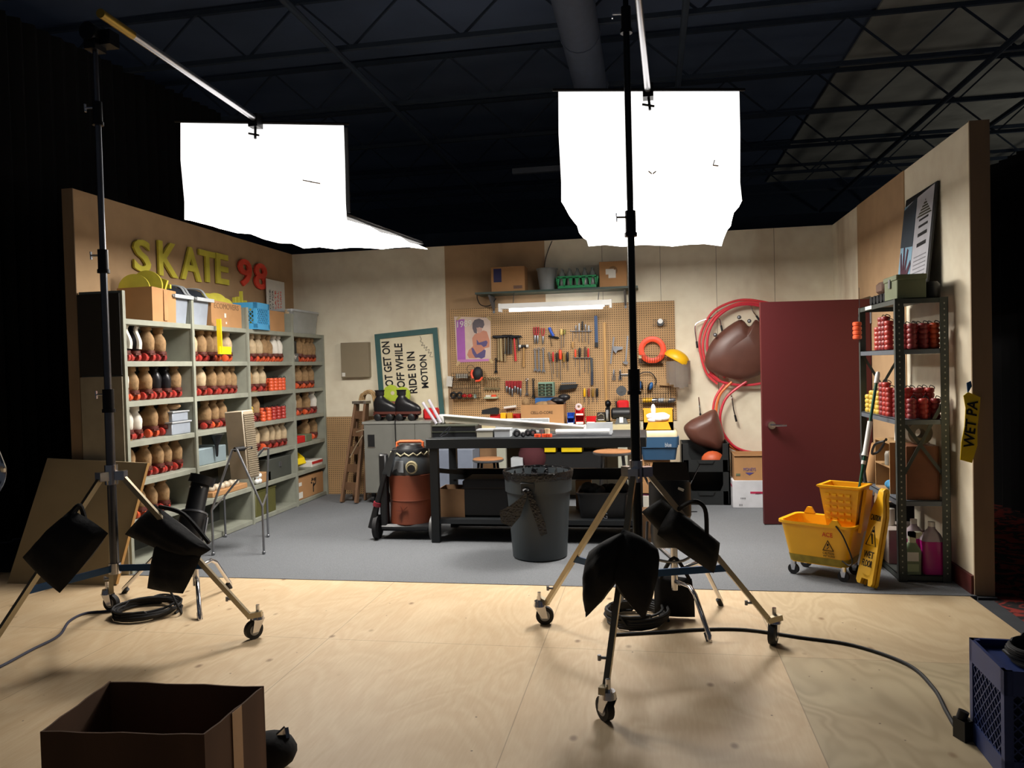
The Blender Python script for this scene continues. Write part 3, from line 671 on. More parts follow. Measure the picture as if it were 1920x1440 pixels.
# ================================================================ GREY SHELVING (left wall)
XF, XB = -3.93, -4.285
YD = [5.255, 6.15, 7.085, 8.06, 8.87]
ZS = [0.05, 0.38, 0.695, 1.005, 1.315, 1.625, 1.95]
t = thing('shoe_shelf', 'long grey wooden shelving of open bays full of roller skates', 'shelving', (-4.1, 7.06, 0))
for z in ZS: part('shelf_board', MB().box((XB, YD[0], z-0.042), (XF+0.004, YD[-1], z), 0.002), SHELFG, t, world=True)
for i, y in enumerate(YD):
    top = 2.16 if i < 4 else 1.95
    y0 = y-0.012 if i else y
    zs = [0.0]+ZS
    m = MB()
    for k in range(len(ZS)-1): m.box((XB, y-0.011, ZS[k]), (XF, y+0.011, ZS[k+1]-0.042))
    m.box((XB, y-0.011, 0), (XF, y+0.011, ZS[0]-0.042))
    if i < 4: m.box((XB, y-0.011, 1.95), (XF, y+0.011, top))
    m.box((XF, y-0.016, 0), (XF+0.018, y+0.016, top if i < 4 else 1.95))
    part('upright', m, SHELFG, t, world=True)
part('back_panel', MB().box((XB-0.012, YD[0], 0), (XB, YD[-1], 1.95)), SHELFSHADE, t, world=True)
part('side_panel', MB().box((XB, YD[0]-0.03, 1.52), (XF, YD[0]-0.013, 2.14)), mat('charcoal_side_paint', '2c2a26', .8), t, world=True, label='charcoal upper side panel')
part('side_panel', MB().box((XB, YD[0]-0.03, 0.0), (XF, YD[0]-0.013, 1.51)), mat('beige_side_paint', 'a8a08c', .8), t, world=True, label='beige lower side panel')
# leaning board
t = thing('masonite_board', 'large tan board with planed edge leaning against the left end of the shoe shelving', 'board', (-4.2, 5.05, 0))
lb = [Vector((-4.72, 4.93, 0.0)), Vector((-3.84, 4.96, 0.0)), Vector((-3.70, 5.17, 0.86)), Vector((-4.55, 5.17, 0.90))]
part('board_panel', MB().prism(lb, (0, 0.012, 0)), mat('masonite', 'a49474', .8, scale=3), t, world=True)
part('board_edge', MB().bar(lb[1]+Vector((0.006, 0.0, 0.01)), lb[2]+Vector((.006, 0, 0)), 0.010, 0.018), WOODL, t, world=True)
# ---- skates (toe to -X, heel to +X)
def boot_mb(h=0.25, wide=1.0):
    m = MB(); rings = []
    # z, x centre, half length, half width
    for z, cx, a, b in ((0.085, -0.065, 0.125, 0.036), (0.10, -0.065, 0.130, 0.043), (0.125, -0.060, 0.125, 0.046), (0.15, -0.045, 0.112, 0.050), (0.175, -0.024, 0.088, 0.047),
                        (0.205, -0.006, 0.056, 0.036), (0.228, -0.002, 0.035, 0.024), (0.255, 0.0, 0.034, 0.024), (0.29, 0.0, 0.050, 0.037)):
        z = 0.085+(z-0.085)*h/0.205; r = []
        for k in range(16):
            t_ = 2*math.pi*k/16; ex = 0.85
            cx_, sx_ = math.cos(t_), math.sin(t_)
            r.append((cx+a*math.copysign(abs(cx_)**ex, cx_), wide*b*math.copysign(abs(sx_)**ex, sx_), z))
        rings.append(r)
    o = rings[-1]; inn = [(v[0]*0.86, v[1]*0.82, v[2]) for v in o]; deep = [(v[0], v[1], v[2]-0.05) for v in inn]
    return m.loft(rings+[inn, deep])
def make_skate(bm, wm, h, lab):
    t = thing('roller_skate', lab, 'roller skate', (0, 0, 0))
    part('boot', boot_mb(h), bm, t)
    s_ = MB(); s_.loft([[(x, y, 0.062) for x, y, _ in rr] if k == 0 else [(x, y, 0.085) for x, y, _ in rr] for k, rr in enumerate([[tuple(v) for v in rrect(0.255, 0.078, 0, 0.035, 3, -0.062, 0)]]*2)])
    s_.box((0.0, -0.03, 0.05), (0.06, 0.03, 0.064)); s_.box((-0.13, -0.012, 0.035), (0.03, 0.012, 0.062)); s_.cyl((-0.11, -0.05, 0.034), (-0.11, 0.05, 0.034), 0.006, n=6); s_.cyl((0.0, -0.05, 0.034), (0.0, 0.05, 0.034), 0.006, n=6)
    part('sole', s_, SOLE, t)
    for x in (-0.11, 0.0+0.01):
        for y in (-1, 1):
            part('wheel', WHEELMB(x, y), wm, t)
    if lab.startswith('black, white'):
        part('heel_strip', MB().tube([(.062, 0, .10), (.068, 0, .15), (.055, 0, .19), (.036, 0, .23), (.036, 0, .26), (.052, 0, .285)], lambda q: .024-.006*q, 8, smooth=3), WHTL, t)
    part('toe_stop', MB().cyl((-0.175, 0, 0.05), (-0.165, 0, 0.075), 0.016, n=8), wm, t)
    return t
def WHEELMB(x, y):
    m = MB(); m.tube([(x, y*0.022, 0.033), (x, y*0.024, 0.033), (x, y*0.052, 0.033), (x, y*0.056, 0.033)], lambda q: 0.026 if q in (0.0, 1.0) else 0.033, 12)
    m.cyl((x, y*0.0555, 0.033), (x, y*0.058, 0.033), 0.012, n=8); return m
PROT = {}
COLN = {'t': ('tan', SUEDE), 'c': ('cream', CREAML), 'w': ('white', WHTL), 'b': ('black', BLKL), 'k': ('black, white-striped', BLKL)}
WN = {'r': ('red', WRED), 'o': ('orange', WORG), 'd': ('dark red', WDRED)}
WALLROW = {5: 'top', 4: 'second', 3: 'third', 2: 'fourth', 1: 'fifth'}; BAYN = {0: 'leftmost', 1: 'second', 2: 'third', 3: 'rightmost'}
ORD = ['first', 'second', 'third', 'fourth', 'fifth', 'sixth', 'seventh', 'eighth']
def skate_row(bay, row, items):
    """items: (zoom x px, boot key, wheel key) along the bay, px measured at the heel"""
    z = ZS[row]; last = None
    for n, (px, bk, wk) in enumerate(items):
        y = PX(px, 700, XF-0.07).y; y = max(YD[bay]+0.075, min(YD[bay+1]-0.075, y))
        if last is not None and y-last < 0.105: y = last+0.105
        last = y
        if y > YD[bay+1]-0.06: continue
        k = (bk, wk)
        lab = '%s roller skate, %s wheels, %s in %s row, %s bay of grey shelving' % (COLN[bk][0], WN[wk][0], ORD[n], WALLROW[row], BAYN[bay])
        if k not in PROT:
            PROT[k] = o = make_skate(COLN[bk][1], WN[wk][1], 0.205, lab)
        else: o = copy_tree(PROT[k])
        o.location = (XF-0.115-random.uniform(0, 0.012), y, z+0.0005); o.rotation_euler = (0, 0, math.radians(random.uniform(-7, 7)))
        sc = random.uniform(0.94, 1.04); o.scale = (sc, sc, sc*random.uniform(0.96, 1.08))
        o['label'] = lab; o['group'] = 'roller skates in the grey shelving'
def zx(v): return 130+v/3.84
def row(bay, r, s_):
    skate_row(bay, r, [(zx(int(a[:-2])), a[-2], a[-1]) for a in s_.split()])
row(0, 5, '425kr 505kr 600tr 690td'); row(1, 5, '915cr 985tr 1035td 1085to 1165co'); row(2, 5, '1300td 1345cr 1390co 1425to 1460to 1500wo 1525wo'); row(3, 5, '1675to 1705to 1740to 1785to')
row(0, 4, '410wo 480to 575tr 640br 720br 790tr'); row(1, 4, '905tr 965cr 1050tr 1105tr 1155tr 1195tr'); row(2, 4, '1310tr 1360cr 1405cr'); row(3, 4, '1610to 1665to 1710to 1750to 1790to')
row(0, 3, '435wr 500wr 610to 700tr'); row(1, 3, '1005tr 1060to 1110tr'); row(2, 3, '1345td'); row(3, 3, '1615wo 1660to 1720to 1765wr')
row(0, 2, '435tr 560tr 640tr 700tr 775tr 840tr'); row(2, 2, '1345cr 1410co 1460cr 1500cr 1540cr 1580cr'); row(3, 2, '1710to 1770to')
row(0, 1, '500to 590tr 670tr'); 
# ---- wheel bundles
def wheels_stack(m, x, y, z, n, r=0.031, w=0.034):
    prof = [(0.012, 0)]
    for k in range(n): prof += [(r*0.8, k*w), (r, k*w+0.007), (r, k*w+w-0.008), (r*0.8, k*w+w-0.001)]
    prof += [(0.012, n*w)]; m.lathe(prof, 12, (x, y, z)); return n*w
def bundle(label, x, y, z, n, mt, r=0.031, group=None):
    t = thing('wheel_stack', label, 'skate wheels', (x, y, z), group=group)
    m = MB(); h = wheels_stack(m, 0, 0, 0, n, r); part('wheels', m, mt, t); part('tie_cord', MB().tube([(0, 0, h), (0.01, 0.01, h+0.015), (0.03, 0.0, h+0.004), (r, 0, h-0.01)], 0.003, 5, smooth=3), RUBBER, t); return t
for bay, rw, cols, lab in ((2, 4, [(1450, WORG, 4), (1480, WORG, 4), (1510, WORG, 4), (1535, WORG, 4)], 'second row'), (2, 3, [(1385, WORG, 3), (1425, WORG, 4), (1460, WRED, 4), (1495, WRED, 4), (1530, WRED, 4)], 'third row')):
    for i, (px, mt, n) in enumerate(cols):
        y = PX(zx(px), 700, XF-0.05).y
        bundle('stack of %s skate wheels, %s of its cluster, third bay, %s of shelving' % ('orange' if mt is WORG else 'red', ORD[i], lab), XF-0.05, y, ZS[rw], n, mt, group='wheel stacks in the third bay')
        bundle('stack of %s skate wheels behind the %s stack, third bay, %s' % ('orange' if mt is WORG else 'red', ORD[i], lab), XF-0.13, y, ZS[rw], n, mt, group='wheel stacks in the third bay')
bundle('stack of yellow skate wheels beside the heater top, third row of shelving', XF-0.04, PX(zx(1330), 780, XF).y, ZS[3], 5, WYEL)
# ---- other shelf contents
def sbox(name, label, cat, bay, rw, px0, px1, h, mt, d=0.24, parts=None, dx=0.02, bev=0.006):
    y0, y1 = PX(zx(px0), 700, XF).y, PX(zx(px1), 700, XF).y; y0 = max(y0, YD[bay]+0.02); y1 = min(y1, YD[bay+1]-0.02); z = ZS[rw]
    t = thing(name, label, cat, (XF-dx-d/2, (y0+y1)/2, z)); w_ = y1-y0
    part('body', MB().box((-d/2, -w_/2, 0), (d/2, w_/2, h), bev), mt, t)
    return t, w_, d, h, (XF-dx, y0, y1, z)
t, w_, d, h, q = sbox('storage_tub', 'pale blue lidded tub, lower of two, third row of the leftmost bay', 'tub', 0, 3, 742, 875, 0.10, GREYP); part('lid', MB().box((-d/2-.008, -w_/2-.008, h), (d/2+.008, w_/2+.008, h+.012)), LGREY, t)
t, w_, d, h, q = sbox('storage_tub', 'pale blue lidded tub stacked on another, third row of the leftmost bay', 'tub', 0, 3, 748, 860, 0.075, GREYP); t.location.z += 0.114; part('lid', MB().box((-d/2-.008, -w_/2-.008, h), (d/2+.008, w_/2+.008, h+.01)), LGREY, t)
y = PX(zx(800), 700, XF).y; solo('shoe', MB().ell((XF-.12, y, ZS[3]+.24), (.11, .05, .034)), SUEDE, 'tan shoe lying on the stacked pale blue tubs', 'shoe')
t, w_, d, h, q = sbox('cash_box', 'small grey metal box with white scribble under a black box, rightmost bay', 'box', 3, 5, 1603, 1668, 0.095, STEEL)
text('dy', (q[0], q[1]+.03, q[3]+.03), (q[0], q[1]+.13, q[3]+.03), (q[0], q[1]+.03, q[3]+.08), PAPER, t, 'chalk_mark')
t, w_, d, h, q = sbox('small_box', 'black box on top of the small grey metal box, rightmost bay', 'box', 3, 5, 1600, 1655, 0.14, BLACK); t.location.z += 0.096
m = MB(); yb = PX(zx(950), 760, XF).y
for i in range(9): m.ell((XF-.08-random.uniform(0, .08), yb+random.uniform(-.06, .06), ZS[3]+.03+.03*(i//2)), 0.035, 8, 6)
solo('bag_of_wheels', m, mat('clear_black_bag', '2a2c32', .2), 'clear bag of black wheels at the left of the third row, second bay', 'bag')
t, w_, d, h, q = sbox('document_box', 'pale blue-grey steel box in the fourth row of the second bay', 'box', 1, 2, 925, 1125, 0.15, mat('pale_blue_steel', '8fa0a6', .5, .2)); part('back_card', MB().box((-d/2-.02, -w_/2, .15), (-d/2-.01, w_/2, .26)), mat('beige_card', 'a89a7c', .8), t)
y = PX(zx(1045), 780, XF).y; t = thing('funnel', 'black funnel hanging under the shelf before the pale steel box', 'funnel', (XF+0.012, y, 0.755))
part('cone', MB().lathe([(0.008, 0), (0.012, .02), (0.016, .10), (0.045, .17), (0.062, .20), (0.075, .205)], 14), BLACK, t)
t, w_, d, h, q = sbox('red_bin', 'red plastic bin in the fourth row of the rightmost bay', 'bin', 3, 2, 1618, 1695, 0.08, REDP)
t, w_, d, h, q = sbox('olive_bin', 'olive plastic bin between the red bin and the tan skates', 'bin', 3, 2, 1700, 1745, 0.085, GREENO)
def stack_bin(label, T, w_, d, h, mt, name='parts_bin', group=None, contents=None, flap=None):
    """open-front bin; local: front = -Y"""
    t = thing(name, label, 'bin', (0, 0, 0), group=group, rot=None); t.matrix_basis = T; WM[t.name] = T
    th = 0.004; m = MB(); m.box((-w_/2, -d/2, 0), (w_/2, d/2, th)); m.box((-w_/2, d/2-th, 0), (w_/2, d/2, h)); m.box((-w_/2, -d/2, 0), (w_/2, -d/2+th, h*0.42))
    for q in (-1, 1):
        x = q*w_/2; m.prism([(x, -d/2, 0), (x, d/2, 0), (x, d/2, h), (x, -d/2+d*.3, h), (x, -d/2, h*.42)], (-q*th, 0, 0))
    m.box((-w_/2-.006, -d/2+.3*d, h-.008), (-w_/2, d/2, h)); m.box((w_/2, -d/2+.3*d, h-.008), (w_/2+.006, d/2, h))
    part('bin_body', m, mt, t); return t
y = PX(zx(1675), 870, XF).y
stack_bin('bright yellow parts bin tipped forward in the fifth row, rightmost bay', Matrix.Translation((XF-0.10, y, ZS[1]+0.04)) @ Matrix.Rotation(math.radians(80), 4, 'Z') @ Matrix.Rotation(math.radians(-22), 4, 'X'), 0.19, 0.22, 0.17, YELB)
t, w_, d, h, q = sbox('carton', 'flat red and white carton beside the tipped yellow bin', 'carton', 3, 1, 1738, 1815, 0.075, PAPER); part('red_band', MB().box((d/2, -w_/2, .035), (d/2+.002, w_/2, .065)), REDP, t)
t, w_, d, h, q = sbox('steel_case', 'dark grey steel case in the fifth row of the third bay', 'case', 2, 1, 1420, 1590, 0.22, mat('dark_grey_steel', '565a54', .5, .3)); part('latch', MB().box((d/2, -.02, .12), (d/2+.01, .02, .17)), STEEL, t)
t, w_, d, h, q = sbox('bulb_carton', 'open carton of round glass bulbs in the fifth row of the third bay', 'carton', 2, 1, 1340, 1440, 0.10, CARD)
for i in range(2):
    for k in range(2): part('bulb', MB().ell((d/2-.0, -w_/2-.01+i*.055, .03+k*.055), .028, 10, 8), mat('bulb_glass', 'f4f4f0', .12), t)
t, w_, d, h, q = sbox('bulb_carton', 'low carton of pale round bulbs in the fifth row of the second bay', 'carton', 1, 1, 1020, 1270, 0.05, CARD)
for i in range(6): part('bulb', MB().ell((d/2-.05, -w_/2+.05+i*.085, .075), .036, 10, 8), mat('pale_bulb', 'cfc0a8', .3), t)
t, w_, d, h, q = sbox('ammo_box', 'olive steel box on the bottom shelf of the third bay', 'box', 2, 0, 1325, 1470, 0.25, mat('olive_box', '5c5a2c', .6)); part('lid', MB().box((-d/2-.005, -w_/2-.005, h), (d/2+.005, w_/2+.005, h+.012)), mat('olive_box', '5c5a2c'), t)
t, w_, d, h, q = sbox('moving_carton', 'cardboard carton with printed tree mark on the bottom shelf, rightmost bay', 'cardboard box', 3, 0, 1630, 1815, 0.25, CARD)
X_, y0, y1, z = q
part('label_sticker', MB().box((d/2, -w_/2+.03, .16), (d/2+.002, -w_/2+.10, .20)), PAPER, t); part('label_sticker', MB().box((d/2, -w_/2+.01, .02), (d/2+.002, -w_/2+.12, .09)), PAPER, t)
tm = MB(); random.seed(5)
for i in range(14): tm.obox((d/2+.001, .06+random.uniform(-.05, .07), .15+random.uniform(-.035, .05)), (.002, .03, .018), Matrix.Rotation(random.uniform(0, 3), 4, 'X'))
tm.box((d/2, .05, .04), (d/2+.002, .07, .13)); part('printed_tree', tm, INK, t)
# ---- on top of the shelving
z = 1.95
a, b, c_ = PX(232, 604, XF), PX(283, 606, XF), PX(327, 608, XF)
def carton_pts(label, base, htop, cat='cardboard box', m=CARD, name='open_cardboard_box', flare=0.0):
    base = [Vector(p) for p in base]; ctr = sum(base, Vector())/len(base)
    t = thing(name, label, cat, tuple(ctr)); mb = MB(); n = len(base); th = 0.006
    top = [p+(p-ctr)*flare+Vector((0, 0, htop+0.008*math.sin(i*2.2))) for i, p in enumerate(base)]
    inn = lambda p: p+(ctr-p).normalized()*th
    for i in range(n):
        j = (i+1) % n; A = [base[i], base[j], top[j], top[i]]; B = [Vector((inn(p).x, inn(p).y, p.z)) for p in A]
        mb.sm = False; mb.add(A+B, [[0, 1, 2, 3], [7, 6, 5, 4], [3, 2, 6, 7], [0, 4, 5, 1]])
    mb.add(base, [list(range(n))]); part('box_body', mb, m, t, world=True); return t, top
x1 = XF-0.02
t, tp = carton_pts('open brown cardboard box of yellow letters at the left end of the shelf top', [(x1-.27, 5.60, z), (x1+.02, 5.62, z), (x1+.02, 5.93, z), (x1-.27, 5.93, z)], 0.27, flare=0.03)
part('packing_tape', MB().box((x1+.028, 5.76, z+.01), (x1+.031, 5.81, z+.26)), TAPE, t, world=True)
def disc(m, c, r, n, th):
    n = Vector(n).normalized(); m.cyl(Vector(c)-n*th/2, Vector(c)+n*th/2, r, n=28); return m
solo('yellow_letter', disc(MB(), (-4.12, 5.67, z+.265), .125, (.25, -1, .05), .02), YGL, 'leftmost curved yellow sign letter standing in the left cardboard box', 'sign letter', 'loose yellow letters in the left cardboard box')
solo('yellow_letter', disc(MB(), (-4.06, 5.75, z+.30), .125, (.2, -1, .0), .02), YGL, 'second curved yellow sign letter, taller, in the left cardboard box', 'sign letter', 'loose yellow letters in the left cardboard box')
solo('yellow_letter', MB().obox((x1-.06, 5.82, z+.25), (.11, .02, .24), Matrix.Rotation(.35, 4, 'Y')), YGL, 'straight dark yellow sign letter slanting in the left cardboard box', 'sign letter', 'loose yellow letters in the left cardboard box')
solo('yellow_letter', MB().obox((x1-.05, 5.88, z+.22), (.04, .02, .20), Matrix.Rotation(-.15, 4, 'Y')).obox((x1-.03, 5.88, z+.30), (.09, .02, .035)), YGL, 'yellow E-shaped sign letter at the right of the left cardboard box', 'sign letter', 'loose yellow letters in the left cardboard box')
def scoop_bin(label, y, w_=.27):
    t = thing('grain_bin', label, 'bin', (x1-.13, y, z)); m = MB()
    m.loft([rrect(.24, w_*.85, 0, .03), rrect(.27, w_, .22, .03)], cap=True); part('bin_body', m, GREYP, t)
    hd = MB(); prof = [(-.14, .22), (-.14, .31), (-.10, .335), (0, .33), (.05, .31), (.09, .26), (.13, .23), (.15, .22)]
    hd.prism([(x, -w_/2+.005, zz) for x, zz in prof], (0, w_-.01, 0)); part('dark_hood', hd, mat('charcoal_plastic', '2b2f38', .4), t)
    r_ = MB(); pr = [(-.10, .345), (0, .34), (.06, .318), (.10, .262), (.14, .235), (.17, .225)]
    for q in (-1, 1): r_.tube([(x, q*w_/2, zz) for x, zz in pr], .010, 6, smooth=4)
    r_.bar((.165, -w_/2, .225), (.165, w_/2, .225), .03); part('grey_rim', r_, LGREY, t); return t
scoop_bin('grey plastic bin with dark curved hood, left of two on the shelf top', 6.02); scoop_bin('grey plastic bin with dark curved hood, right of two on the shelf top', 6.34)
t, tp = carton_pts('tan cardboard box with faded writing and yellow letters on the shelf top', [(x1-.25, 6.52, z), (x1, 6.50, z), (x1, 7.03, z), (x1-.25, 7.03, z)], 0.235)
text('ECOMOVERS', (x1+.001, 6.55, z+.17), (x1+.001, 6.98, z+.17), (x1+.001, 6.55, z+.22), CARDD, t, 'faded_printing', .001); part('tape_scrap', MB().box((x1, 6.72, z+.09), (x1+.002, 6.75, z+.13)).box((x1, 6.74, z+.03), (x1+.002, 6.76, z+.05)), PAPER, t, world=True)
for i, (y, zz, r_) in enumerate(((6.62, .21, .11), (6.76, .22, .115), (6.90, .20, .10))):
    solo('yellow_letter', disc(MB(), (x1-.12, y, z+zz), r_, (.5, -1, .3), .018), YGL, '%s curved yellow sign letter in the box with faded writing' % ORD[i], 'sign letter', 'loose yellow letters in the box with faded writing')
t = thing('milk_crate', 'light blue milk crate overhanging the shelf top', 'milk crate', (x1-.10, 7.34, z), math.radians(4))
part('crate_body', milk_crate(MB(), .32, .32, .27, step=.042, lat=.007), LTBLUE, t)
for i, (yy, hh) in enumerate(((7.22, .33), (7.27, .34), (7.32, .40), (7.38, .31), (7.48, .29))): solo('yellow_stick', MB().box((x1-.2+.01*i, yy, z+.02), (x1-.17+.01*i, yy+.022, z+hh)), YGL, '%s upright yellow sign strip in the light blue milk crate' % ORD[i], 'sign letter', 'yellow strips in the light blue crate')
closed_carton('cardboard_box', 'brown carton behind the light blue milk crate on the shelf top', (x1-.13, 7.75, z), .25, .40, .22, CARD, tape=False)
solo('small_white_jar', MB().lathe([(.03, 0), (.035, .01), (.035, .06), (.03, .065)], 14, (x1-.10, 7.72, z+.221)), PAPER, 'small white jar standing on the brown carton behind the blue crate', 'jar')
t = thing('paper_sign', 'small white sign with red and black writing leaning on the left wall', 'sign', (-4.2, 7.95, z))
s0, s1 = 7.98, 8.42; zb, zt_ = z+.07, z+.62
part('board', MB().box((-4.25, 8.12, z+.05), (-4.24, 8.55, z+.62)), PAPER, t, world=True)
for i, (s_, m_) in enumerate((('NOTICE', INK), ('NOT FOR', INK), ('SKATE', REDL), ('RENTAL', REDL), ('RETURN', REDL))): text(s_, (-4.238, 8.20+i*.065, z+.22), (-4.238, 8.20+i*.065, z+.50), (-4.238, 8.165+i*.065, z+.22), m_, t, 'writing', .001)
t = thing('clear_storage_tub', 'clear lidded storage tub of skates at the right end of the shelf top', 'tub', (x1-.14, 8.47, z))
m = MB(); open_tub(m, .26, .62, .29, .70, .25, .004, .03, .008); part('tub_body', m, CLEARP, t); part('lid', MB().loft([rrect(.31, .72, .25, .03), rrect(.31, .72, .27, .03)]), LGREY, t)
part('inner_bag', MB().box((-.10, -.10, .006), (.115, .30, .235), .02), mat('milky_plastic', 'b4b4b0', .6), t)
o = copy_tree(PROT[('c', 'r')]); o.location = (x1-.06, 8.135, z+.0); o.scale = (.8, .8, .9); o['label'] = 'cream roller skate with red wheels standing before the clear tub on the shelf top'; o['group'] = 'roller skates in the grey shelving'
# yellow door stop letter hooked on shelf front
m = MB(); m.bar(PX(410, 598, XF+.06), PX(413, 660, XF+.06), .012, .045, up=(1, 0, 0)); aa = PX(421, 656, XF+.06); m.box((aa.x-.01, aa.y-.10, aa.z-.04), (aa.x+.01, aa.y+.10, aa.z+.03))
solo('yellow_letter', m, YELB, 'bright yellow L-shaped piece hooked over the second bay shelf edge', 'sign letter')
# letters on the wall
XL = -4.30
for ch, m_, q in (('S', YGL, (245, 447, 277, 512)), ('K', YGL, (292, 452, 328, 521)), ('A', YGL, (334, 461, 372, 528)), ('T', YGL, (369, 468, 399, 531)), ('E', YGL, (401, 474, 424, 535)), ('9', REDL, (443, 483, 468, 539)), ('8', REDL, (473, 491, 497, 545))):
    xa, ya, xb, yb = q; ym = (ya+yb)/2
    A = PX(xa, ym, XL); B = PX(xb, ym, XL); zt0 = PX((xa+xb)/2, ya+3, XL).z; zb0 = PX((xa+xb)/2, yb-2, XL).z
    mb = text_mb(ch, (XL, A.y, zb0), (XL, B.y, zb0), (XL, A.y, zt0), .02, .022, True, .012)
    solo('sign_letter', mb, m_, {'9': 'red-orange numeral nine standing off the tan left wall', '8': 'red-orange numeral eight standing off the tan left wall'}.get(ch, 'yellow letter %s standing off the tan left wall' % ch), 'sign letter')
# ---- beige heater on tubular stand
t = thing('column_fan', 'beige upright louvred fan on chrome tube legs before the shoe shelving', 'fan', (-3.5, 6.15, 0))
R4 = Matrix.Rotation(math.radians(-22), 4, 'Z') @ Matrix.Rotation(math.radians(4), 4, 'Y'); cz = .90
Tm = Matrix.Translation((-3.46, 6.10, cz)) @ Matrix.Rotation(math.radians(-4), 4, 'Y') @ Matrix.Rotation(math.radians(-8), 4, 'Z')
BE = mat('beige_enamel', 'a89a84', .5)
m = MB(Tm); m.box((-.095, -.075, -.29), (.09, .075, .29), .008); part('housing', m, BE, t, world=True)
m = MB(Tm)
for i in range(30): m.box((.091, -.068, -.27+i*.018), (.100, .068, -.262+i*.018))
part('louvres', m, mat('beige_louvre', '8c806c', .5), t, world=True)
kb = P(440, 843, 5.93)
part('pivot_knob', MB().cyl(kb, kb+Vector((.06, .16, 0)), .02, n=12), BLACK, t, world=True)
f1, f2, f3, f4 = PZ(400, 1042), PZ(495, 1040), PZ(423, 1008), PZ(503, 1008)
def legpair(fa, fb, ap, k):
    m = MB(); up = lambda f, h: Vector((f.x, f.y, h))
    m.tube([fa+Vector((0, 0, .02)), up(fa, .38), ap-Vector((0.02, 0.0, .01)), ap+Vector((0.02, 0.0, -.01)), up(fb, .40), fb+Vector((0, 0, .02))], .010, 8); return m
lp = part('leg_frame', legpair(f1, f2, kb+Vector((0, 0, .01)), 0), STEEL, t, world=True); lp2 = part('leg_frame', legpair(f3, f4, kb+Vector((.02, .50, -.03)), 0), STEEL, t, world=True)
for f, l in ((f1, lp), (f2, lp), (f3, lp2), (f4, lp2)): part('foot_ball', MB().ell((f.x, f.y, .018), .016, 8, 6), STEEL, l, world=True)
part('side_rail', MB().tube([Vector((f1.x, f1.y, .38)), Vector((f3.x, f3.y, .38))], .008, 6).tube([Vector((f2.x, f2.y, .40)), Vector((f4.x, f4.y, .40))], .008, 6), STEEL, t, world=True)
# ================================================================ BACK WALL
YW = 8.9
def rot_to(d):
    return Vector((0, 0, 1)).rotation_difference(Vector(d).normalized()).to_matrix().to_4x4()
# electrical box
a, b = P(640, 643, 8.85), P(694, 707, 8.85)
t = thing('fuse_box', 'flat taupe metal wall box left of the framed ride sign', 'wall box', ((a.x+b.x)/2, YW, b.z))
part('box_cover', MB().box((a.x, YW-.08, b.z), (b.x, YW, a.z), .004), mat('taupe_metal', '8f826a', .5, var=.04), t, world=True)
part('sticker', MB().box((a.x+.01, YW-.082, b.z+.015), (a.x+.05, YW-.08, b.z+.06)), PAPER, t, world=True)
# framed sign, leaning
YS = 8.86
q = {k: P(*v, YS) for k, v in dict(tl=(703, 627), tr=(820, 614), br=(836, 800), bl=(716, 800)).items()}
t = thing('framed_sign', 'tilted teal-framed sign reading not get on or off while ride is in motion', 'sign', ((q['bl'].x+q['br'].x)/2, YS, q['bl'].z))
def lerp2(u, v): return q['bl'].lerp(q['br'], u).lerp(q['tl'].lerp(q['tr'], u), v)
part('panel', MB().prism([q['bl'], q['br'], q['tr'], q['tl']], (0, .012, 0)), m_painted_wall('sign_cream', 'ece2c4', 'b49a6c', .4), t, world=True)
fw, fh = .075, .055; fm = MB()
o = [q['bl'], q['br'], q['tr'], q['tl']]; i_ = [lerp2(fw, 0.0), lerp2(1-fw, 0.0), lerp2(1-fw, 1-fh), lerp2(fw, 1-fh)]
for k in ((1, 2), (2, 3), (3, 0)): fm.prism([o[k[0]], o[k[1]], i_[k[1]], i_[k[0]]], (0, -.02, 0))
part('frame', fm, TEAL, t, world=True)
def vtext(s_, x0, yb, yt, x1, xb0=None):
    """text reading upward: baseline at right px x1b"""
    (lx, ly), (rx, ry) = x0, x1
    return s_
for s_, L in (('OT GET ON', ((738, 724), (730, 640), (723, 725))), ('OFF WHILE', ((760, 727), (754, 644), (745, 727))), ('RIDE IS IN', ((783, 737), (777, 659), (768, 738))), ('MOTION', ((804, 727), (799, 665), (791, 728)))):
    text(s_, P(*L[0], YS-.001), P(*L[1], YS-.001), P(*L[2], YS-.001), INK, t, 'sign_lettering', .002, .022)
random.seed(3); sc = MB(); pts = [(787, 630), (790, 636), (788, 640), (793, 643), (790, 648), (796, 647), (795, 653), (801, 650), (798, 657), (805, 655), (803, 662), (809, 660), (806, 668), (812, 669)]
sc.tube([P(x, y, YS-.004) for x, y in pts], .0025, 5, smooth=4); part('scribbled_signature', sc, mat('pencil_ink', '6a625a'), t, world=True)
# pegboard
PB = 8.88
a, b = P(847, 573, PB), P(1269, 777, PB)
t = thing('pegboard', 'wide brown pegboard covered with hanging tools above the bench', 'pegboard', ((a.x+b.x)/2, PB, .9))
xs = [P(845, 640, PB).x, P(1047, 640, PB).x, P(1266, 640, PB).x]; zt0 = P(1150, 568, PB).z
pt = MB().box((xs[0], PB, .86), (xs[1]-.001, YW-.012, zt0)); part('board', pt, PEG, t, world=True)
part('board', MB().box((xs[1]+.001, PB, .86), (xs[2], YW-.012, zt0)), PEG, t, world=True)
part('furring_strip', MB().box((xs[0]+.02, YW-.012, .9), (xs[2]-.02, YW-.001, .94)).box((xs[0]+.02, YW-.012, zt0-.05), (xs[2]-.02, YW-.001, zt0-.01)), WOODL, t, world=True)
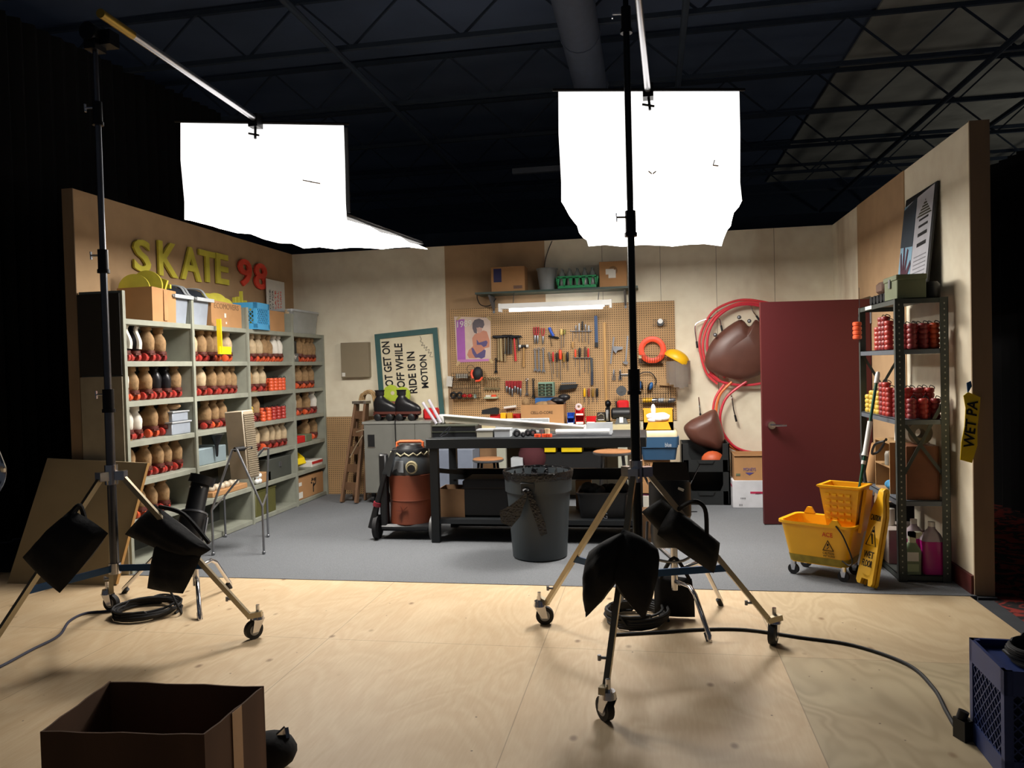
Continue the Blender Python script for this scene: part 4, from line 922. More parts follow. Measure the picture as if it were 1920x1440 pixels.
# poster
t = thing('poster', 'purple and cream pin-up calendar poster taped at the pegboard left side', 'poster', (P(886, 680, PB).x, PB, P(886, 680, PB).z))
Yp = PB-.002
def zp(x, y): return (840+x/9.6, 580+y/9.6)
def flat(name, m_, pts, lift, z=True): part(name, polyY(MB(), [zp(x, y) for x, y in pts] if z else pts, Yp-lift, .0006), m_, t, world=True)
flat('paper_sheet', mat('poster_cream', 'd8bfae', .5), [(110, 130), (765, 150), (775, 900), (165, 960)], 0)
flat('purple_band', mat('poster_purple', 'a858b0', .5), [(145, 190), (295, 175), (318, 900), (170, 915)], .001)
flat('bottom_band', mat('poster_pink', 'c47cb8', .5), [(170, 905), (760, 890), (762, 930), (185, 955)], .0012)
SK = mat('poster_skin', 'c88468', .5)
flat('printed_figure', SK, [(480, 450), (590, 400), (640, 380), (700, 400), (750, 560), (745, 680), (660, 700), (650, 760), (560, 830), (520, 880), (380, 880), (345, 820), (370, 740), (450, 660), (435, 520)], .0014)
flat('printed_face', mat('poster_face', 'c4998a', .5), [(510, 330), (610, 330), (615, 390), (570, 430), (530, 410)], .0026)
flat('printed_hair', mat('poster_hair', '5c5058', .5), [(440, 250), (480, 190), (560, 165), (640, 200), (655, 280), (625, 340), (560, 320), (520, 350), (520, 440), (470, 420), (440, 340)], .002)
GA = mat('poster_garment', '55487c', .5)
flat('printed_garment', GA, [(515, 540), (560, 600), (690, 560), (715, 590), (690, 660), (640, 680), (600, 640), (520, 640)], .0022)
flat('printed_garment', GA, [(420, 700), (450, 690), (520, 810), (600, 760), (650, 720), (680, 740), (665, 860), (600, 890), (560, 870), (490, 870), (440, 790)], .0022)
text('1989', P(*zp(165, 330), Yp-.002), P(*zp(425, 300), Yp-.002), P(*zp(165, 220), Yp-.002), PAPER, t, 'year_numerals', .001)
for x, y in ((190, 160), (740, 165), (775, 930), (180, 975)): part('tape_corner', MB().obox(P(*zp(x, y), Yp-.003), (.06, .001, .028), Matrix.Rotation(.8 if x > 500 else -.8, 4, 'Y')), mat('masking_tape', 'c8ac7c', .7), t, world=True)
# ---- hanging tools: all px on plane just in front of the pegboard
YT = PB-.025
G1 = 'hand tools hanging on the pegboard'
def peg(t, p): part('peg_hook', MB().tube([Vector((p.x, PB, p.z)), Vector((p.x, YT-.012, p.z)), Vector((p.x, YT-.016, p.z+.012))], .003, 5), STEEL, t, world=True)
def tool(name, label, cat, px, py, group=G1):
    p = P(px, py, YT); t = thing(name, label, cat, tuple(p), group=group); return t
def hammer(label, x, y0, y1, m_, head='claw', hw=10, lean=0):
    t = tool('hammer', label, 'hammer', x, y0); a, b = P(x, y0, YT), P(x+lean, y1, YT); u = (b-a)
    part('handle', MB().tube([a, a+u*.3, a+u*.7, b], lambda q: .009+.004*q, 8), m_, t, world=True)
    c = a+Vector((0, 0, .005)); w_ = hw*.0062; m = MB()
    m.cyl(c+Vector((-w_, 0, 0)), c+Vector((w_*.4, 0, 0)), .017, n=10)
    if head == 'claw': m.tube([c+Vector((w_*.3, 0, 0)), c+Vector((w_*.8, 0, .004)), c+Vector((w_*1.2, 0, -.018))], lambda q: .012-.009*q, 8)
    else: m.cyl(c, c+Vector((w_, 0, 0)), .013, n=10)
    hm = part('head', m, BLACKM if head != 'mallet' else BLACK, t, world=True)
    if head == 'mallet':
        for s_ in (-1, 1): part('white_face', MB().cyl(c+Vector((s_*w_*.7, 0, .0)), c+Vector((s_*(w_+.012), 0, 0)), .018, n=12), PAPER, hm, world=True)
    return t
def driver(label, x, y0, y1, y2, m_, r=.013, dx=0, name='screwdriver', blade=.0035):
    t = tool(name, label, name.replace('_', ' '), x, y2); a, b, c = P(x, y0, YT), P(x+dx*.4, y1, YT), P(x+dx, y2, YT)
    part('handle', MB().tube([a, a.lerp(b, .15), a.lerp(b, .8), b], lambda q: r*(1 if 0.1 < q < .95 else .7), 10), m_, t, world=True)
    part('shaft', MB().tube([b, b.lerp(c, .9), c], blade, 6), STEEL, t, world=True); return t
def wrench(label, x, y0, y1, dx=0, m_=None, r=.009):
    t = tool('wrench', label, 'wrench', x, y0); a, b = P(x, y0, YT), P(x+dx, y1, YT)
    d = (b-a).normalized(); n = Vector((-d.z, 0, d.x)); m = MB(); m.bar(a, b, r*1.6, .006, up=(0, 1, 0))
    part('shank', m, m_ or STEEL, t, world=True)
    h = MB(); e = b; h.prism([e-n*.017, e-n*.019+d*.022, e-n*.012+d*.034, e-n*.007+d*.016, e+n*.007+d*.016, e+n*.012+d*.034, e+n*.019+d*.022, e+n*.017, e+n*.006-d*.012, e-n*.006-d*.012], (0, -.007, 0))
    part('open_jaw', h, m_ or STEEL, t, world=True)
    part('ring_end', MB().ring(a-d*.012, .013, .005, 'y', 14, 6), m_ or STEEL, t, world=True); return t
def pliers(label, x, y0, y1, m_, w_=.018, name='pliers'):
    t = tool(name, label, 'pliers', x, y1); a = P(x, y0, YT); pv = P(x, y0*.45+y1*.55, YT); b = P(x, y1, YT)
    for s_ in (-1, 1):
        part('handle', MB().tube([a+Vector((s_*w_, 0, 0)), a.lerp(pv, .5)+Vector((s_*w_*1.1, 0, 0)), pv+Vector((s_*.003, 0, 0))], lambda q: .0075-.002*q, 7, smooth=3), m_, t, world=True)
    part('jaws', MB().tube([pv+Vector((0, 0, .012)), pv, b.lerp(pv, .3), b], lambda q: (.010, .014, .010, .004)[min(3, int(q*3.01))], 8), STEEL, t, world=True); return t
for i, x in enumerate((930, 936, 942)): hammer('%s of three dark claw hammers with worn pale handles beside the poster' % ORD[i], x+4, 632, 676+i, mat('ash_wood', 'a08a64', .7), lean=1)
hammer('dark claw hammer left of the red-handled one, long cream wooden handle', 938, 633, 677, mat('cream_wood', 'c0a878', .7), hw=9, lean=2)
for i, x in enumerate((947, 953, 958)): hammer('%s of three dark-handled hammers in the row left of the red one' % ORD[i], x, 631, 664, mat('dark_handle', '4a463e', .7), hw=6, lean=0)
hammer('claw hammer with red handle near the right end of the hammer row', 964, 633, 677, REDP, hw=8, lean=3)
hammer('short dark-headed hammer at the right end of the hammer row', 971, 632, 658, BLACK, hw=7, lean=2)
hammer('white-faced mallet with orange wooden handle right of the hammer row', 982, 650, 688, WOODL, head='mallet', hw=7)
RB = mat('red_rubber_grip', 'b02a34', .5)
for i, x in enumerate((1003, 1008)): pliers('%s pair of large red-gripped snips at top of the pegboard' % ORD[i], x, 613, 645, RB, .012, 'snips')
pliers('third large red-gripped pair of snips, blue-black body, at top of pegboard', 1018, 615, 646, RB, .014, 'snips')
t = tool('clamp', 'blue squeeze clamp hanging right of the red-gripped snips', 'clamp', 1033, 614); a = P(1031, 614, YT)
part('blue_grip', MB().tube([P(1030, 614, YT), P(1033, 622, YT), P(1038, 630, YT)], .017, 10), BLUEP, t, world=True); part('bar', MB().bar(P(1031, 628, YT), P(1035, 650, YT), .006, .006).bar(P(1028, 630, YT), P(1048, 634, YT), .012, .02), BLACKM, t, world=True)
driver('stubby cream-handled chisel hanging right of the blue clamp', 1053, 617, 628, 655, mat('cream_handle', 'd8bc6c', .5), .017, dx=-1, name='chisel'); driver('olive-handled punch hanging right of the cream chisel', 1059, 618, 627, 650, mat('olive_handle', '8a8440', .5), .011, dx=-2, name='punch')
# tool racks
def rackbar(label, x0, x1, y):
    t = tool('tool_rack', label, 'tool rack', (x0+x1)/2, y, group=None); part('rack_bar', MB().bar(P(x0, y, YT+.01), P(x1, y, YT+.01), .03, .006).bar(P(x0, y-3, YT), P(x0, y, YT), .006).bar(P(x1, y-3, YT), P(x1, y, YT), .006), STEEL, t, world=True)
rackbar('upper silver tool rack bar under the shop light', 1070, 1109, 621); rackbar('lower silver tool rack bar left of the yardstick', 1075, 1107, 671)
for i, (x, y0, y2, m_) in enumerate(((1080, 610, 634, STEEL), (1086, 606, 640, LGREY), (1092, 602, 642, BLACK), (1098, 608, 640, STEEL), (1104, 610, 645, LGREY))):
    driver('%s slim tool standing in the upper silver rack bar' % ORD[i], x, y0, 620, y2, m_, .009, name='needle_file')
driver('wooden-handled file hanging head down under the upper rack bar', 1074, 652, 640, 622, WOODL, .012, name='file')
for i, (x, y0, y2, m_, nm) in enumerate(((1079, 655, 688, ORG, 'orange'), (1087, 652, 705, BLACK, 'long dark'), (1097, 650, 698, mat('brown_handle', '5c4438', .5), 'brown'), (1103, 653, 700, REDP, 'red'))):
    driver('%s-handled screwdriver in the lower silver rack bar' % nm, x, y0, 670, y2, m_, .014 if i == 1 else .011)
for i, (x, y0, y2, m_, nm, r_) in enumerate(((1037, 660, 700, REDP, 'slim red', .010), (1044, 661, 708, BLACK, 'dark', .011), (1050.5, 656, 712, ORG, 'fat orange', .018), (1057, 661, 690, mat('mustard_handle', '9c7830', .5), 'mustard', .012), (1064, 660, 695, BLACK, 'black', .014))):
    driver('%s-handled screwdriver in the middle of the pegboard' % nm, x, y0, y0+18, y2, m_, r_, dx=1)
driver('long thin black rod screwdriver slanting at the middle of the pegboard', 1029, 660, 678, 711, mat('grey_handle', '6a6460', .5), .012, dx=7)
for i, (x, y0, y1, m_) in enumerate(((1003, 658, 692, BLACKM), (1010, 656, 693, STEEL), (1018.5, 656, 694, LGREY))): wrench('%s of three long wrenches under the red-gripped snips' % ('dark left', 'middle steel', 'light right')[i], x, y0, y1, dx=1)
wrench('small dark wrench below the lower right poster corner', 930, 676, 696, m_=BLACKM)
for i in range(6): wrench('%s of six small wrenches left of the red pliers row' % ORD[i], 910+i*5, 711+(i % 2), 728, m_=mat('brass_steel', '8c7c5c', .4, .7), r=.004)
for i in range(6): pliers('%s of six red-handled pliers in the lower pegboard row' % ORD[i], 950+i*5.2, 714, 736+(i % 3)*4, RB, .007)
wrench('chrome adjustable wrench right of the red pliers row', 988, 714, 738, m_=CHROME, r=.008)
wrench('black adjustable wrench left of the small parts cabinet', 1000, 714, 742, m_=BLACK, r=.009)
# saw blade case, ruler, squares
t = tool('hand_plane_blade', 'long blue steel blade hanging right of the upper tool rack', 'blade', 1117, 592, None); part('blade', MB().bar(P(1117, 592, YT), P(1118.5, 642, YT), .035, .008, up=(0, 1, 0)), mat('blue_steel', '3c5274', .4, .3), t, world=True); part('end_cap', MB().bar(P(1118.5, 642, YT), P(1118.5, 651, YT), .038, .012, up=(0, 1, 0)), BLACK, t, world=True)
t = tool('metal_file', 'dark flat file with black grip left of the yardstick bottom', 'file', 1110, 670, None); part('blade', MB().bar(P(1109, 671, YT), P(1110, 697, YT), .026, .006, up=(0, 1, 0)), mat('file_steel', '4c5054', .5, .4), t, world=True); part('grip', MB().bar(P(1110, 697, YT), P(1110, 722, YT), .028, .016, up=(0, 1, 0)), mat('navy_grip', '2a3244', .5), t, world=True)
t = tool('yardstick', 'long yellow wooden yardstick standing upright on the pegboard', 'ruler', 1133, 750, None); part('stick', MB().bar(P(1133, 604, YT), P(1137, 752, YT), .026, .008, up=(0, 1, 0)), WOODL, t, world=True)
for k, (x, y) in enumerate(((1150, 632), (1176, 630))):
    t = tool('combination_square', ('silver combination square with angled head between yardstick and light stand pole', 'silver ruler square half hidden behind the light stand pole')[k], 'square', x, y, None)
    part('ruler_blade', MB().bar(P(x+1, y, YT), P(x-5 if k == 0 else x-3, y+50, YT), .016, .003, up=(0, 1, 0)), STEEL, t, world=True)
    hd = [(1148, 649), (1168, 650), (1167, 655), (1158, 657), (1155, 663), (1150, 657)] if k == 0 else [(1167, 678), (1178, 678), (1176, 684), (1170, 682)]
    part('head', polyY(MB(), hd, YT-.004, .02), STEEL, t, world=True)
for k, x in enumerate((1151, 1163)):
    pliers('%s pair of locking pliers left of the light stand pole' % ('left', 'right')[k], x, 713, 692, STEEL, .010)
# little holders on right part
t = tool('tape_measure_rack', 'small wire holder with a round white-labelled tape on the upper right pegboard', 'holder', 1236, 608, None)
m = MB(); 
for i in range(7): m.bar(P(1225+i*4, 600, YT-.03), P(1225+i*4, 610, YT-.03), .003)
m.bar(P(1224, 600, YT-.03), P(1249, 600, YT-.03), .004).bar(P(1224, 610, YT-.03), P(1249, 610, YT-.03), .004).bar(P(1224, 610, YT-.03), P(1224, 610, PB), .004).bar(P(1249, 610, YT-.03), P(1249, 610, PB), .004)
part('wire_rack', m, BLACKM, t, world=True); a = P(1238, 605, YT-.04); part('tape_case', MB().cyl(a, a+Vector((0, .03, 0)), .038, n=16), BLACK, t, world=True); a = P(1238, 602, YT-.045); part('white_label', MB().cyl(a, a+Vector((0, .004, 0)), .028, n=16), WHITE, t, world=True)
c = P(1223, 656, YT-.04)
t = thing('cord_ring', 'large flat orange ring hanging on the right side of the pegboard', 'ring', tuple(c))
m = MB(); R1, R0 = P(1249, 656, YT-.04).x-c.x, P(1238.5, 656, YT-.04).x-c.x; m.tube([c+Vector(((R1+R0)/2*math.cos(a_*math.pi/20), 0, (R1+R0)/2*math.sin(a_*math.pi/20))) for a_ in range(40)], (R1-R0)/2, 8, closed=True)
m.v = [Vector((v.x, c.y+(v.y-c.y)*.18, v.z)) for v in m.v]; part('ring', m, ORG, t, world=True)
t = tool('wire_basket', 'small wire basket holding the orange ring on the pegboard', 'basket', 1223, 680, None); m = MB()
for i in range(9): m.bar(P(1205+i*4.5, 666, YT-.075), P(1206+i*4.3, 680, YT-.06), .003)
m.bar(P(1200, 666, YT-.075), P(1246, 666, YT-.075), .004).bar(P(1202, 681, YT-.06), P(1244, 681, YT-.06), .004)
for x in (1200, 1246): m.bar(P(x, 666, YT-.075), P(x, 666, PB), .004)
m.box(tuple(P(1203, 682, YT-.06)), tuple(P(1243, 681, PB))); part('wires', m, BLACKM, t, world=True)
t = tool('small_bottle', 'small bottle with cream cap at the left of the orange ring', 'bottle', 1201, 680, None); a = P(1201, 681, YT-.03); part('bottle_body', MB().cyl(a, a+Vector((0, 0, .055)), .02, n=12), mat('amber_dark', '4a3a30', .3), t, world=True); part('cap', MB().cyl(a+Vector((0, 0, .055)), a+Vector((0, 0, .09)), .021, n=12), mat('cream_cap', 'd0c4a0', .5), t, world=True)
# face shield + hard hat
c = P(1266, 672, YT-.12)
t = thing('face_shield', 'yellow hard hat face shield hanging at the pegboard right edge', 'face shield', tuple(c))
m = MB(); m.ell((c.x+.02, c.y, c.z+.0), (.15, .12, .10), 18, 10); m.v = [v if v.z > c.z-.02 else Vector((v.x, v.y, c.z-.02)) for v in m.v]; m.v = [Matrix.Translation(c) @ Matrix.Rotation(.55, 4, 'Y') @ Matrix.Translation(-c) @ v for v in m.v]; part('yellow_crown', m, YEL, t, world=True)
m = MB(); rings = []
for k in range(7):
    a_ = -1.2+2.4*k/6; x, y = c.x+.03+.14*math.sin(a_), c.y-.10*math.cos(a_)
    rings.append((x, y))
N = len(rings); 
for k in range(N-1):
    (x0, y0), (x1_, y1) = rings[k], rings[k+1]; zb0 = c.z-.30-.03*math.cos(k-3); m.add([(x0, y0, c.z-.03), (x1_, y1, c.z-.03), (x1_, y1, zb0), (x0, y0, zb0), (x0, y0+.003, c.z-.03), (x1_, y1+.003, c.z-.03), (x1_, y1+.003, zb0), (x0, y0+.003, zb0)], [[0, 3, 2, 1], [4, 5, 6, 7], [0, 1, 5, 4], [3, 7, 6, 2]])
part('clear_visor', m, mat('smoked_clear', 'c8beb4', .15, trans=.75), t, world=True)
t = tool('paper_bag', 'flat brown paper bag tucked under the clear face shield', 'bag', 1252, 726, None); part('paper', polyY(MB(), [(1240, 708), (1268, 712), (1266, 728), (1258, 724), (1236, 722)], YT-.01, .012), mat('kraft_paper', 'b89468', .8), t, world=True)
# earmuffs
t = tool('ear_muffs', 'blue ear muffs with black headband hanging on the right of the pegboard', 'ear muffs', 1212, 725, None)
part('headband', MB().tube([P(1198, 716, YT-.03), P(1196, 706, YT-.03), P(1204, 699, YT-.03), P(1213, 698, YT-.03), P(1222, 700, YT-.03), P(1230, 712, YT-.03), P(1228, 722, YT-.03)], .006, 8, smooth=5), BLACK, t, world=True)
for x, y, ro in ((1200, 722, -.1), (1220, 724, .35)):
    a = P(x, y, YT-.04); part('ear_cup', MB(Matrix.Translation(a) @ Matrix.Rotation(ro, 4, 'Y')).ell((0, 0, 0), (.026, .035, .048)), mat('blue_cup', '2f68a8', .35), t, world=True); part('cushion', MB(Matrix.Translation(a+Vector((.02 if x < 1210 else -.02, 0, -.006))) @ Matrix.Rotation(ro, 4, 'Y')).ell((0, 0, 0), (.014, .04, .05)), BLACK, t, world=True)
def wire_basket(label, x0, x1, y0, y1, dep=.14, n=14, back=True, name='wire_basket'):
    t = tool(name, label, 'wire basket', (x0+x1)/2, y1, None); m = MB(); Yf = PB-dep; A, B = P(x0, y1, Yf), P(x1, y1, Yf); top = P(x0, y0, Yf).z; w_ = .0035
    for i in range(n+1):
        x = A.x+(B.x-A.x)*i/n; m.bar((x, Yf, A.z), (x, Yf, top), w_); m.bar((x, Yf, A.z), (x, PB-.005, A.z), w_)
        if back: m.bar((x, PB-.006, A.z), (x, PB-.006, top+.08), w_)
    for z in (A.z, (A.z+top)/2, top):
        m.bar((A.x, Yf, z), (B.x, Yf, z), w_*1.2)
        for x in (A.x, B.x): m.bar((x, Yf, z), (x, PB-.005, z), w_)
    part('wires', m, BLACKM, t, world=True); return A, B
A, B = wire_basket('black wire basket of yellow and silver spray cans below the blue ear muffs', 1192, 1258, 738, 757, .16)
for i, (x, m_, nm) in enumerate(((1205, YEL, 'yellow'), (1212, YEL, 'second yellow'), (1222, CHROME, 'silver'), (1234, LGREY, 'pale grey'), (1244, CREAML, 'cream'), (1252, STEEL, 'dull steel'))):
    a = P(x, 756, PB-.08); solo('aerosol_can', MB().tube([a+Vector((0, 0, .03)), a+Vector((.06, 0, .035)), a+Vector((.085, 0, .036))], lambda q: .026-.010*(q > .9), 12), m_, '%s tube lying in the basket below the ear muffs' % nm, 'tube')
A, B = wire_basket('black wire basket of black and red hardware below the poster', 843, 896, 728, 748, .15)
for i, (x, m_, nm) in enumerate(((850, BLACK, 'left black'), (862, BLACK, 'right black'))):
    a = P(x, 741, PB-.09); solo('tape_roll', MB().ring(a, .028, .013, 'y', 18, 8), m_, '%s tape roll in the wire basket below the poster' % nm, 'tape roll')
for i, (x, nm) in enumerate(((871, 'left'), (881, 'right'))):
    a = P(x, 744, PB-.09); solo('red_clip', MB().ell(tuple(a+Vector((0, 0, .012))), (.032, .03, .022), 10, 7), REDP, '%s red fitting in the wire basket below the poster' % nm, 'fitting')
a = P(891, 744, PB-.09); solo('small_tin', MB().box(tuple(a-Vector((.014, .014, .015))), tuple(a+Vector((.014, .014, .03)))), mat('grey_green_tin', '9caca0', .4), 'small grey-green tin at the right of the basket below the poster', 'tin')
A, B = wire_basket('upper black wire basket holding clear jars under the pin-up poster', 847, 882, 700, 713, .13, 8, False)
for i in range(5):
    a = P(857+i*4.6, 706, PB-.07); solo('glass_jar', MB().lathe([(.014, 0), (.016, .01), (.016, .045), (.011, .05)], 10, tuple(a-Vector((0, 0, .02)))), mat('jar_glass', 'd8d4c8', .15, trans=.4), '%s of five clear jars in the upper wire basket' % ORD[i], 'jar', 'clear jars in the upper wire basket')
a = P(843, 715, PB-.03); solo('paper_note', MB(Matrix.Translation(a) @ Matrix.Rotation(.12, 4, 'Y')).box((-.035, -.004, -.06), (.035, 0, .06)), PAPER, 'white paper note hanging at the left edge of the pegboard', 'paper')
# orange-black headgear
c = P(896, 701, PB-.10); t = thing('safety_mask', 'black mesh mask with orange trim hanging below the poster', 'mask', tuple(c))
part('mask_body', MB().ell(tuple(c), (.062, .06, .085), 16, 10), mat('black_mesh', '1c1e22', .6), t, world=True)
part('orange_trim', MB().tube([c+Vector((-.055, -.03, .05)), c+Vector((-.068, -.04, .0)), c+Vector((-.05, -.045, -.05))], .014, 8, smooth=3).tube([c+Vector((-.02, -.04, -.082)), c+Vector((.03, -.04, -.075)), c+Vector((.058, -.03, -.04))], .012, 8, smooth=3), ORG, t, world=True)
part('strap_loop', MB().ring(c+Vector((-.09, .02, .06)), .045, .003, 'y', 20, 5), BLACK, t, world=True)
# small shelf tray
t = tool('soap_tray', 'small pale tray with red-topped items below the small wrenches', 'tray', 920, 748, None); a, b = P(907, 748, PB-.07), P(933, 742, PB-.07)
part('tray', MB().box((a.x, PB-.07, a.z), (b.x, PB-.002, a.z+.022), .004), mat('pale_green_tray', 'b8bc9c', .5), t, world=True); part('tray_item', MB().box((a.x+.02, PB-.055, a.z+.023), (a.x+.08, PB-.02, a.z+.042)), PAPER, t, world=True); part('tray_item', MB().box((a.x+.09, PB-.055, a.z+.023), (a.x+.14, PB-.02, a.z+.046)), ORG, t, world=True)
t = tool('brush_holder', 'black holster tray jutting from the pegboard right of the parts cabinet', 'holster', 1067, 727, None); part('holster', MB().prism([P(1049, 732, YT), P(1082, 727, YT), P(1084, 720, YT), P(1052, 722, YT)], (0, -.06, 0)), BLACK, t, world=True); part('tool_in_holster', MB().bar(P(1052, 719, YT-.02), P(1080, 718, YT-.02), .014, .014), STEEL, t, world=True)
for i, (x, m_, nm) in enumerate(((1096, YEL, 'yellow'), (1104, mat('brick_handle', '8c4434', .5), 'brick red'), (1112, mat('mustard_handle', '9c7830'), 'mustard'), (1119.5, BLACK, 'black'))):
    driver('short %s-handled screwdriver in the low row above the grinder' % nm, x, 728, 744, 754+4*(i == 1), m_, .014)
# parts cabinet
t = tool('parts_cabinet', 'green-framed small parts cabinet of dark drawers standing behind the lettered carton', 'parts cabinet', 1025, 745, None); a, b = P(1011, 743, 8.7), P(1039, 716, 8.7)
part('cabinet_frame', MB().box((a.x, 8.62, a.z), (b.x, 8.78, b.z), .004), mat('sage_green', '7fa08c', .5), t, world=True)
for r_ in range(4):
    for k in range(2):
        x0 = a.x+.008+k*(b.x-a.x-.01)/2; z0 = a.z+.01+r_*(b.z-a.z-.02)/4; d_ = part('drawer', MB().box((x0, 8.612, z0), (x0+(b.x-a.x-.03)/2, 8.622, z0+(b.z-a.z-.05)/4)), mat('smoke_drawer', '34382c', .2), t, world=True)
        part('drawer_pull', MB().box((x0+.025, 8.605, z0+.006), (x0+.05, 8.612, z0+.012)), mat('pull', '8c9478'), d_, world=True)
# ---- wall shelf over pegboard
zs = P(1045, 545, 8.75).z; sx0, sx1 = P(893, 548, 8.62).x, P(1196, 540, 8.62).x
t = thing('wall_shelf', 'dark wall shelf high above the pegboard carrying boxes and a green crate', 'shelf', ((sx0+sx1)/2, 8.75, zs-.02)); part('shelf_board', MB().box((sx0, 8.55, zs-.022), (sx1, 8.88, zs)), mat('dark_green_board', '2c4038', .5), t, world=True)
for x in (P(923, 560, 8.8).x, P(1172, 552, 8.8).x):
    part('bracket', MB().box((x-.012, 8.87, zs-.22), (x+.012, 8.89, zs-.02)).prism([(x-.01, 8.60, zs-.03), (x-.01, 8.87, zs-.03), (x-.01, 8.87, zs-.19)], (.02, 0, 0)), mat('grey_bracket', '6c7076', .5, .4), t, world=True)
def onshelf(px0, px1, py): return P(px0, py, 8.62).x, P(px1, py, 8.62).x
x0, x1_ = onshelf(921, 984, 520); h = P(950, 500, 8.62).z-zs
t = closed_carton('cardboard_box', 'cardboard carton with navy panel at the left of the wall shelf', ((x0+x1_)/2, 8.72, zs), x1_-x0, .22, h, tape=False)
part('navy_panel', MB().box((x0+.03, 8.607, zs+.11), (x0+.12, 8.61, zs+h-.02)), mat('navy_print', '2c2c5c'), t, world=True); part('print_block', MB().box((x1_-.13, 8.607, zs+.03), (x1_-.03, 8.61, zs+.065)), mat('brown_print', '7c5c4c'), t, world=True)
c = P(1026, 544, 8.7); t = thing('bucket', 'grey plastic bucket on the wall shelf left of the green crate', 'bucket', (c.x, 8.72, zs)); part('bucket_body', MB().lathe([(.085, 0), (.115, .235), (.122, .235), (.122, .25), (.11, .25), (.08, .01)], 20, cap=True), mat('grey_bucket', '8c9090', .5), t)
x0, x1_ = onshelf(1045, 1119, 530); t = thing('bottle_crate', 'green bottle crate full of clear bottles on the wall shelf', 'crate', ((x0+x1_)/2, 8.72, zs)); W_ = x1_-x0
m = MB(); m.box((-W_/2, -.11, 0), (W_/2, .11, .01))
for sy in (-.11, .105): m.box((-W_/2, sy, 0), (W_/2, sy+.005, .04)).box((-W_/2, sy, .12), (W_/2, sy+.005, .145))
for i in range(7):
    x = -W_/2+i*(W_-.01)/6
    for sy in (-.11, .105): m.prism([(x, sy, .03), (x+.012, sy, .03), (x+.03, sy, .13), (x-.015, sy, .13)], (0, .005, 0))
for sx in (-W_/2, W_/2-.005): m.box((sx, -.11, 0), (sx+.005, .11, .145))
part('crate_body', m, GREENP, t)
for i in range(5):
    for j in range(2):
        x = -W_/2+.05+i*(W_-.1)/4; part('bottle', MB().lathe([(.03, .012), (.033, .02), (.033, .17), (.012, .21), (.012, .235)], 12, (x, -.05+j*.1, 0)), mat('cloudy_bottle', '9ca4a0', .2, trans=.3), t)
x0, x1_ = onshelf(1124, 1175, 520); h = P(1150, 490, 8.62).z-zs
t = closed_carton('cardboard_box', 'cardboard carton with white labels at the right of the wall shelf', ((x0+x1_)/2, 8.72, zs), x1_-x0, .22, h, tape=False); part('shipping_label', MB().box((x0+.07, 8.606, zs+.14), (x0+.16, 8.609, zs+.20)).box((x0+.10, 8.604, zs+.10), (x0+.18, 8.607, zs+.19)), PAPER, t, world=True); part('hand_hole', MB().cyl((x0+.15, 8.607, zs+.18), (x0+.15, 8.609, zs+.18), .05, n=18), CARDD, t, world=True)
# shop light
t = thing('shop_light', 'white hanging shop light with two glowing tubes over the pegboard', 'shop light', (P(1040, 570, 8.5).x, 8.5, P(1040, 570, 8.5).z)); A, B = P(938, 575, 8.45), P(1145, 567, 8.45)
m = MB(); m.bar(A+Vector((0, 0, .0)), B, .11, .055, up=(0, 0, 1)); part('housing', m, WHITE, t, world=True)
for e in (A, B): part('end_cap', MB().box(tuple(e+Vector((-.012, -.06, -.06))), tuple(e+Vector((.012, .06, .03)))), WHITE, t, world=True)
for q_, (a, b) in enumerate(((P(955, 582, 8.42), P(1130, 576, 8.42)), (P(956, 578, 8.52), P(1133, 572, 8.52)))): part('fluorescent_tube', MB().cyl(a, b, .016, n=12), TUBE, t, world=True)
part('socket_bracket', MB().obox(P(1043, 582, 8.46), (.09, .08, .02)), mat('cream_socket', 'd8ccb0'), t, world=True)
for x in (962, 1121): part('hanging_wire', MB().tube([P(x, 570, 8.46), P(x+2, 548, 8.6)], .004, 5), STEEL, t, world=True)
solo('power_cable', MB().tube([P(895, 549, 8.6), P(895, 560, 8.7), P(902, 572, 8.75), P(918, 573, 8.8), P(930, 560, 8.85)], .006, 6, smooth=6), BLACK, 'black cable looping under the left end of the wall shelf', 'cable')
solo('power_cable', MB().tube([P(1020, 545, 8.87), P(1021, 500, 8.87), P(1026, 475, 8.88), P(1035, 452, 8.9)], .005, 6, smooth=6), BLACK, 'thin black cable climbing the back wall above the grey bucket', 'cable')
# ---- hoses and hooks
HW = 8.80
def hose(label, pts, m_, r=.014, dy=0): solo('air_hose', MB().tube([P(x, y, HW-dy) for x, y in pts], r, 8, smooth=6), m_, label, 'hose', 'coiled hoses on the back wall hooks')
HR = mat('pink_red_hose', 'e0484e', .4); HO = mat('orange_hose', 'e87838', .4)
hose('outer pink-red hose arching over the wall hooks and down left', [(1500, 600), (1470, 578), (1440, 568), (1400, 562), (1370, 567), (1340, 582), (1322, 606), (1312, 635), (1314, 665), (1325, 700), (1345, 720)], HR)
hose('inner pink-red hose arching just inside the outer one', [(1500, 610), (1470, 588), (1435, 572), (1395, 567), (1362, 578), (1336, 598), (1322, 625), (1318, 655), (1328, 690), (1350, 715)], HR, dy=.03)
hose('third pink-red hose loop slack inside the upper coil', [(1480, 600), (1430, 575), (1385, 572), (1350, 590), (1332, 615), (1326, 645), (1332, 675), (1360, 708)], mat('red_hose', 'd83848', .4), dy=.06)
hose('pink-red hose bottom loop swinging right behind the maroon door', [(1360, 718), (1342, 745), (1337, 775), (1343, 805), (1357, 828), (1385, 845), (1420, 850), (1470, 848), (1510, 830)], HR)
hose('orange hose of the lower coil left side', [(1372, 716), (1350, 740), (1343, 770), (1345, 800), (1362, 828), (1390, 848), (1430, 853), (1480, 848)], HO, dy=.03)
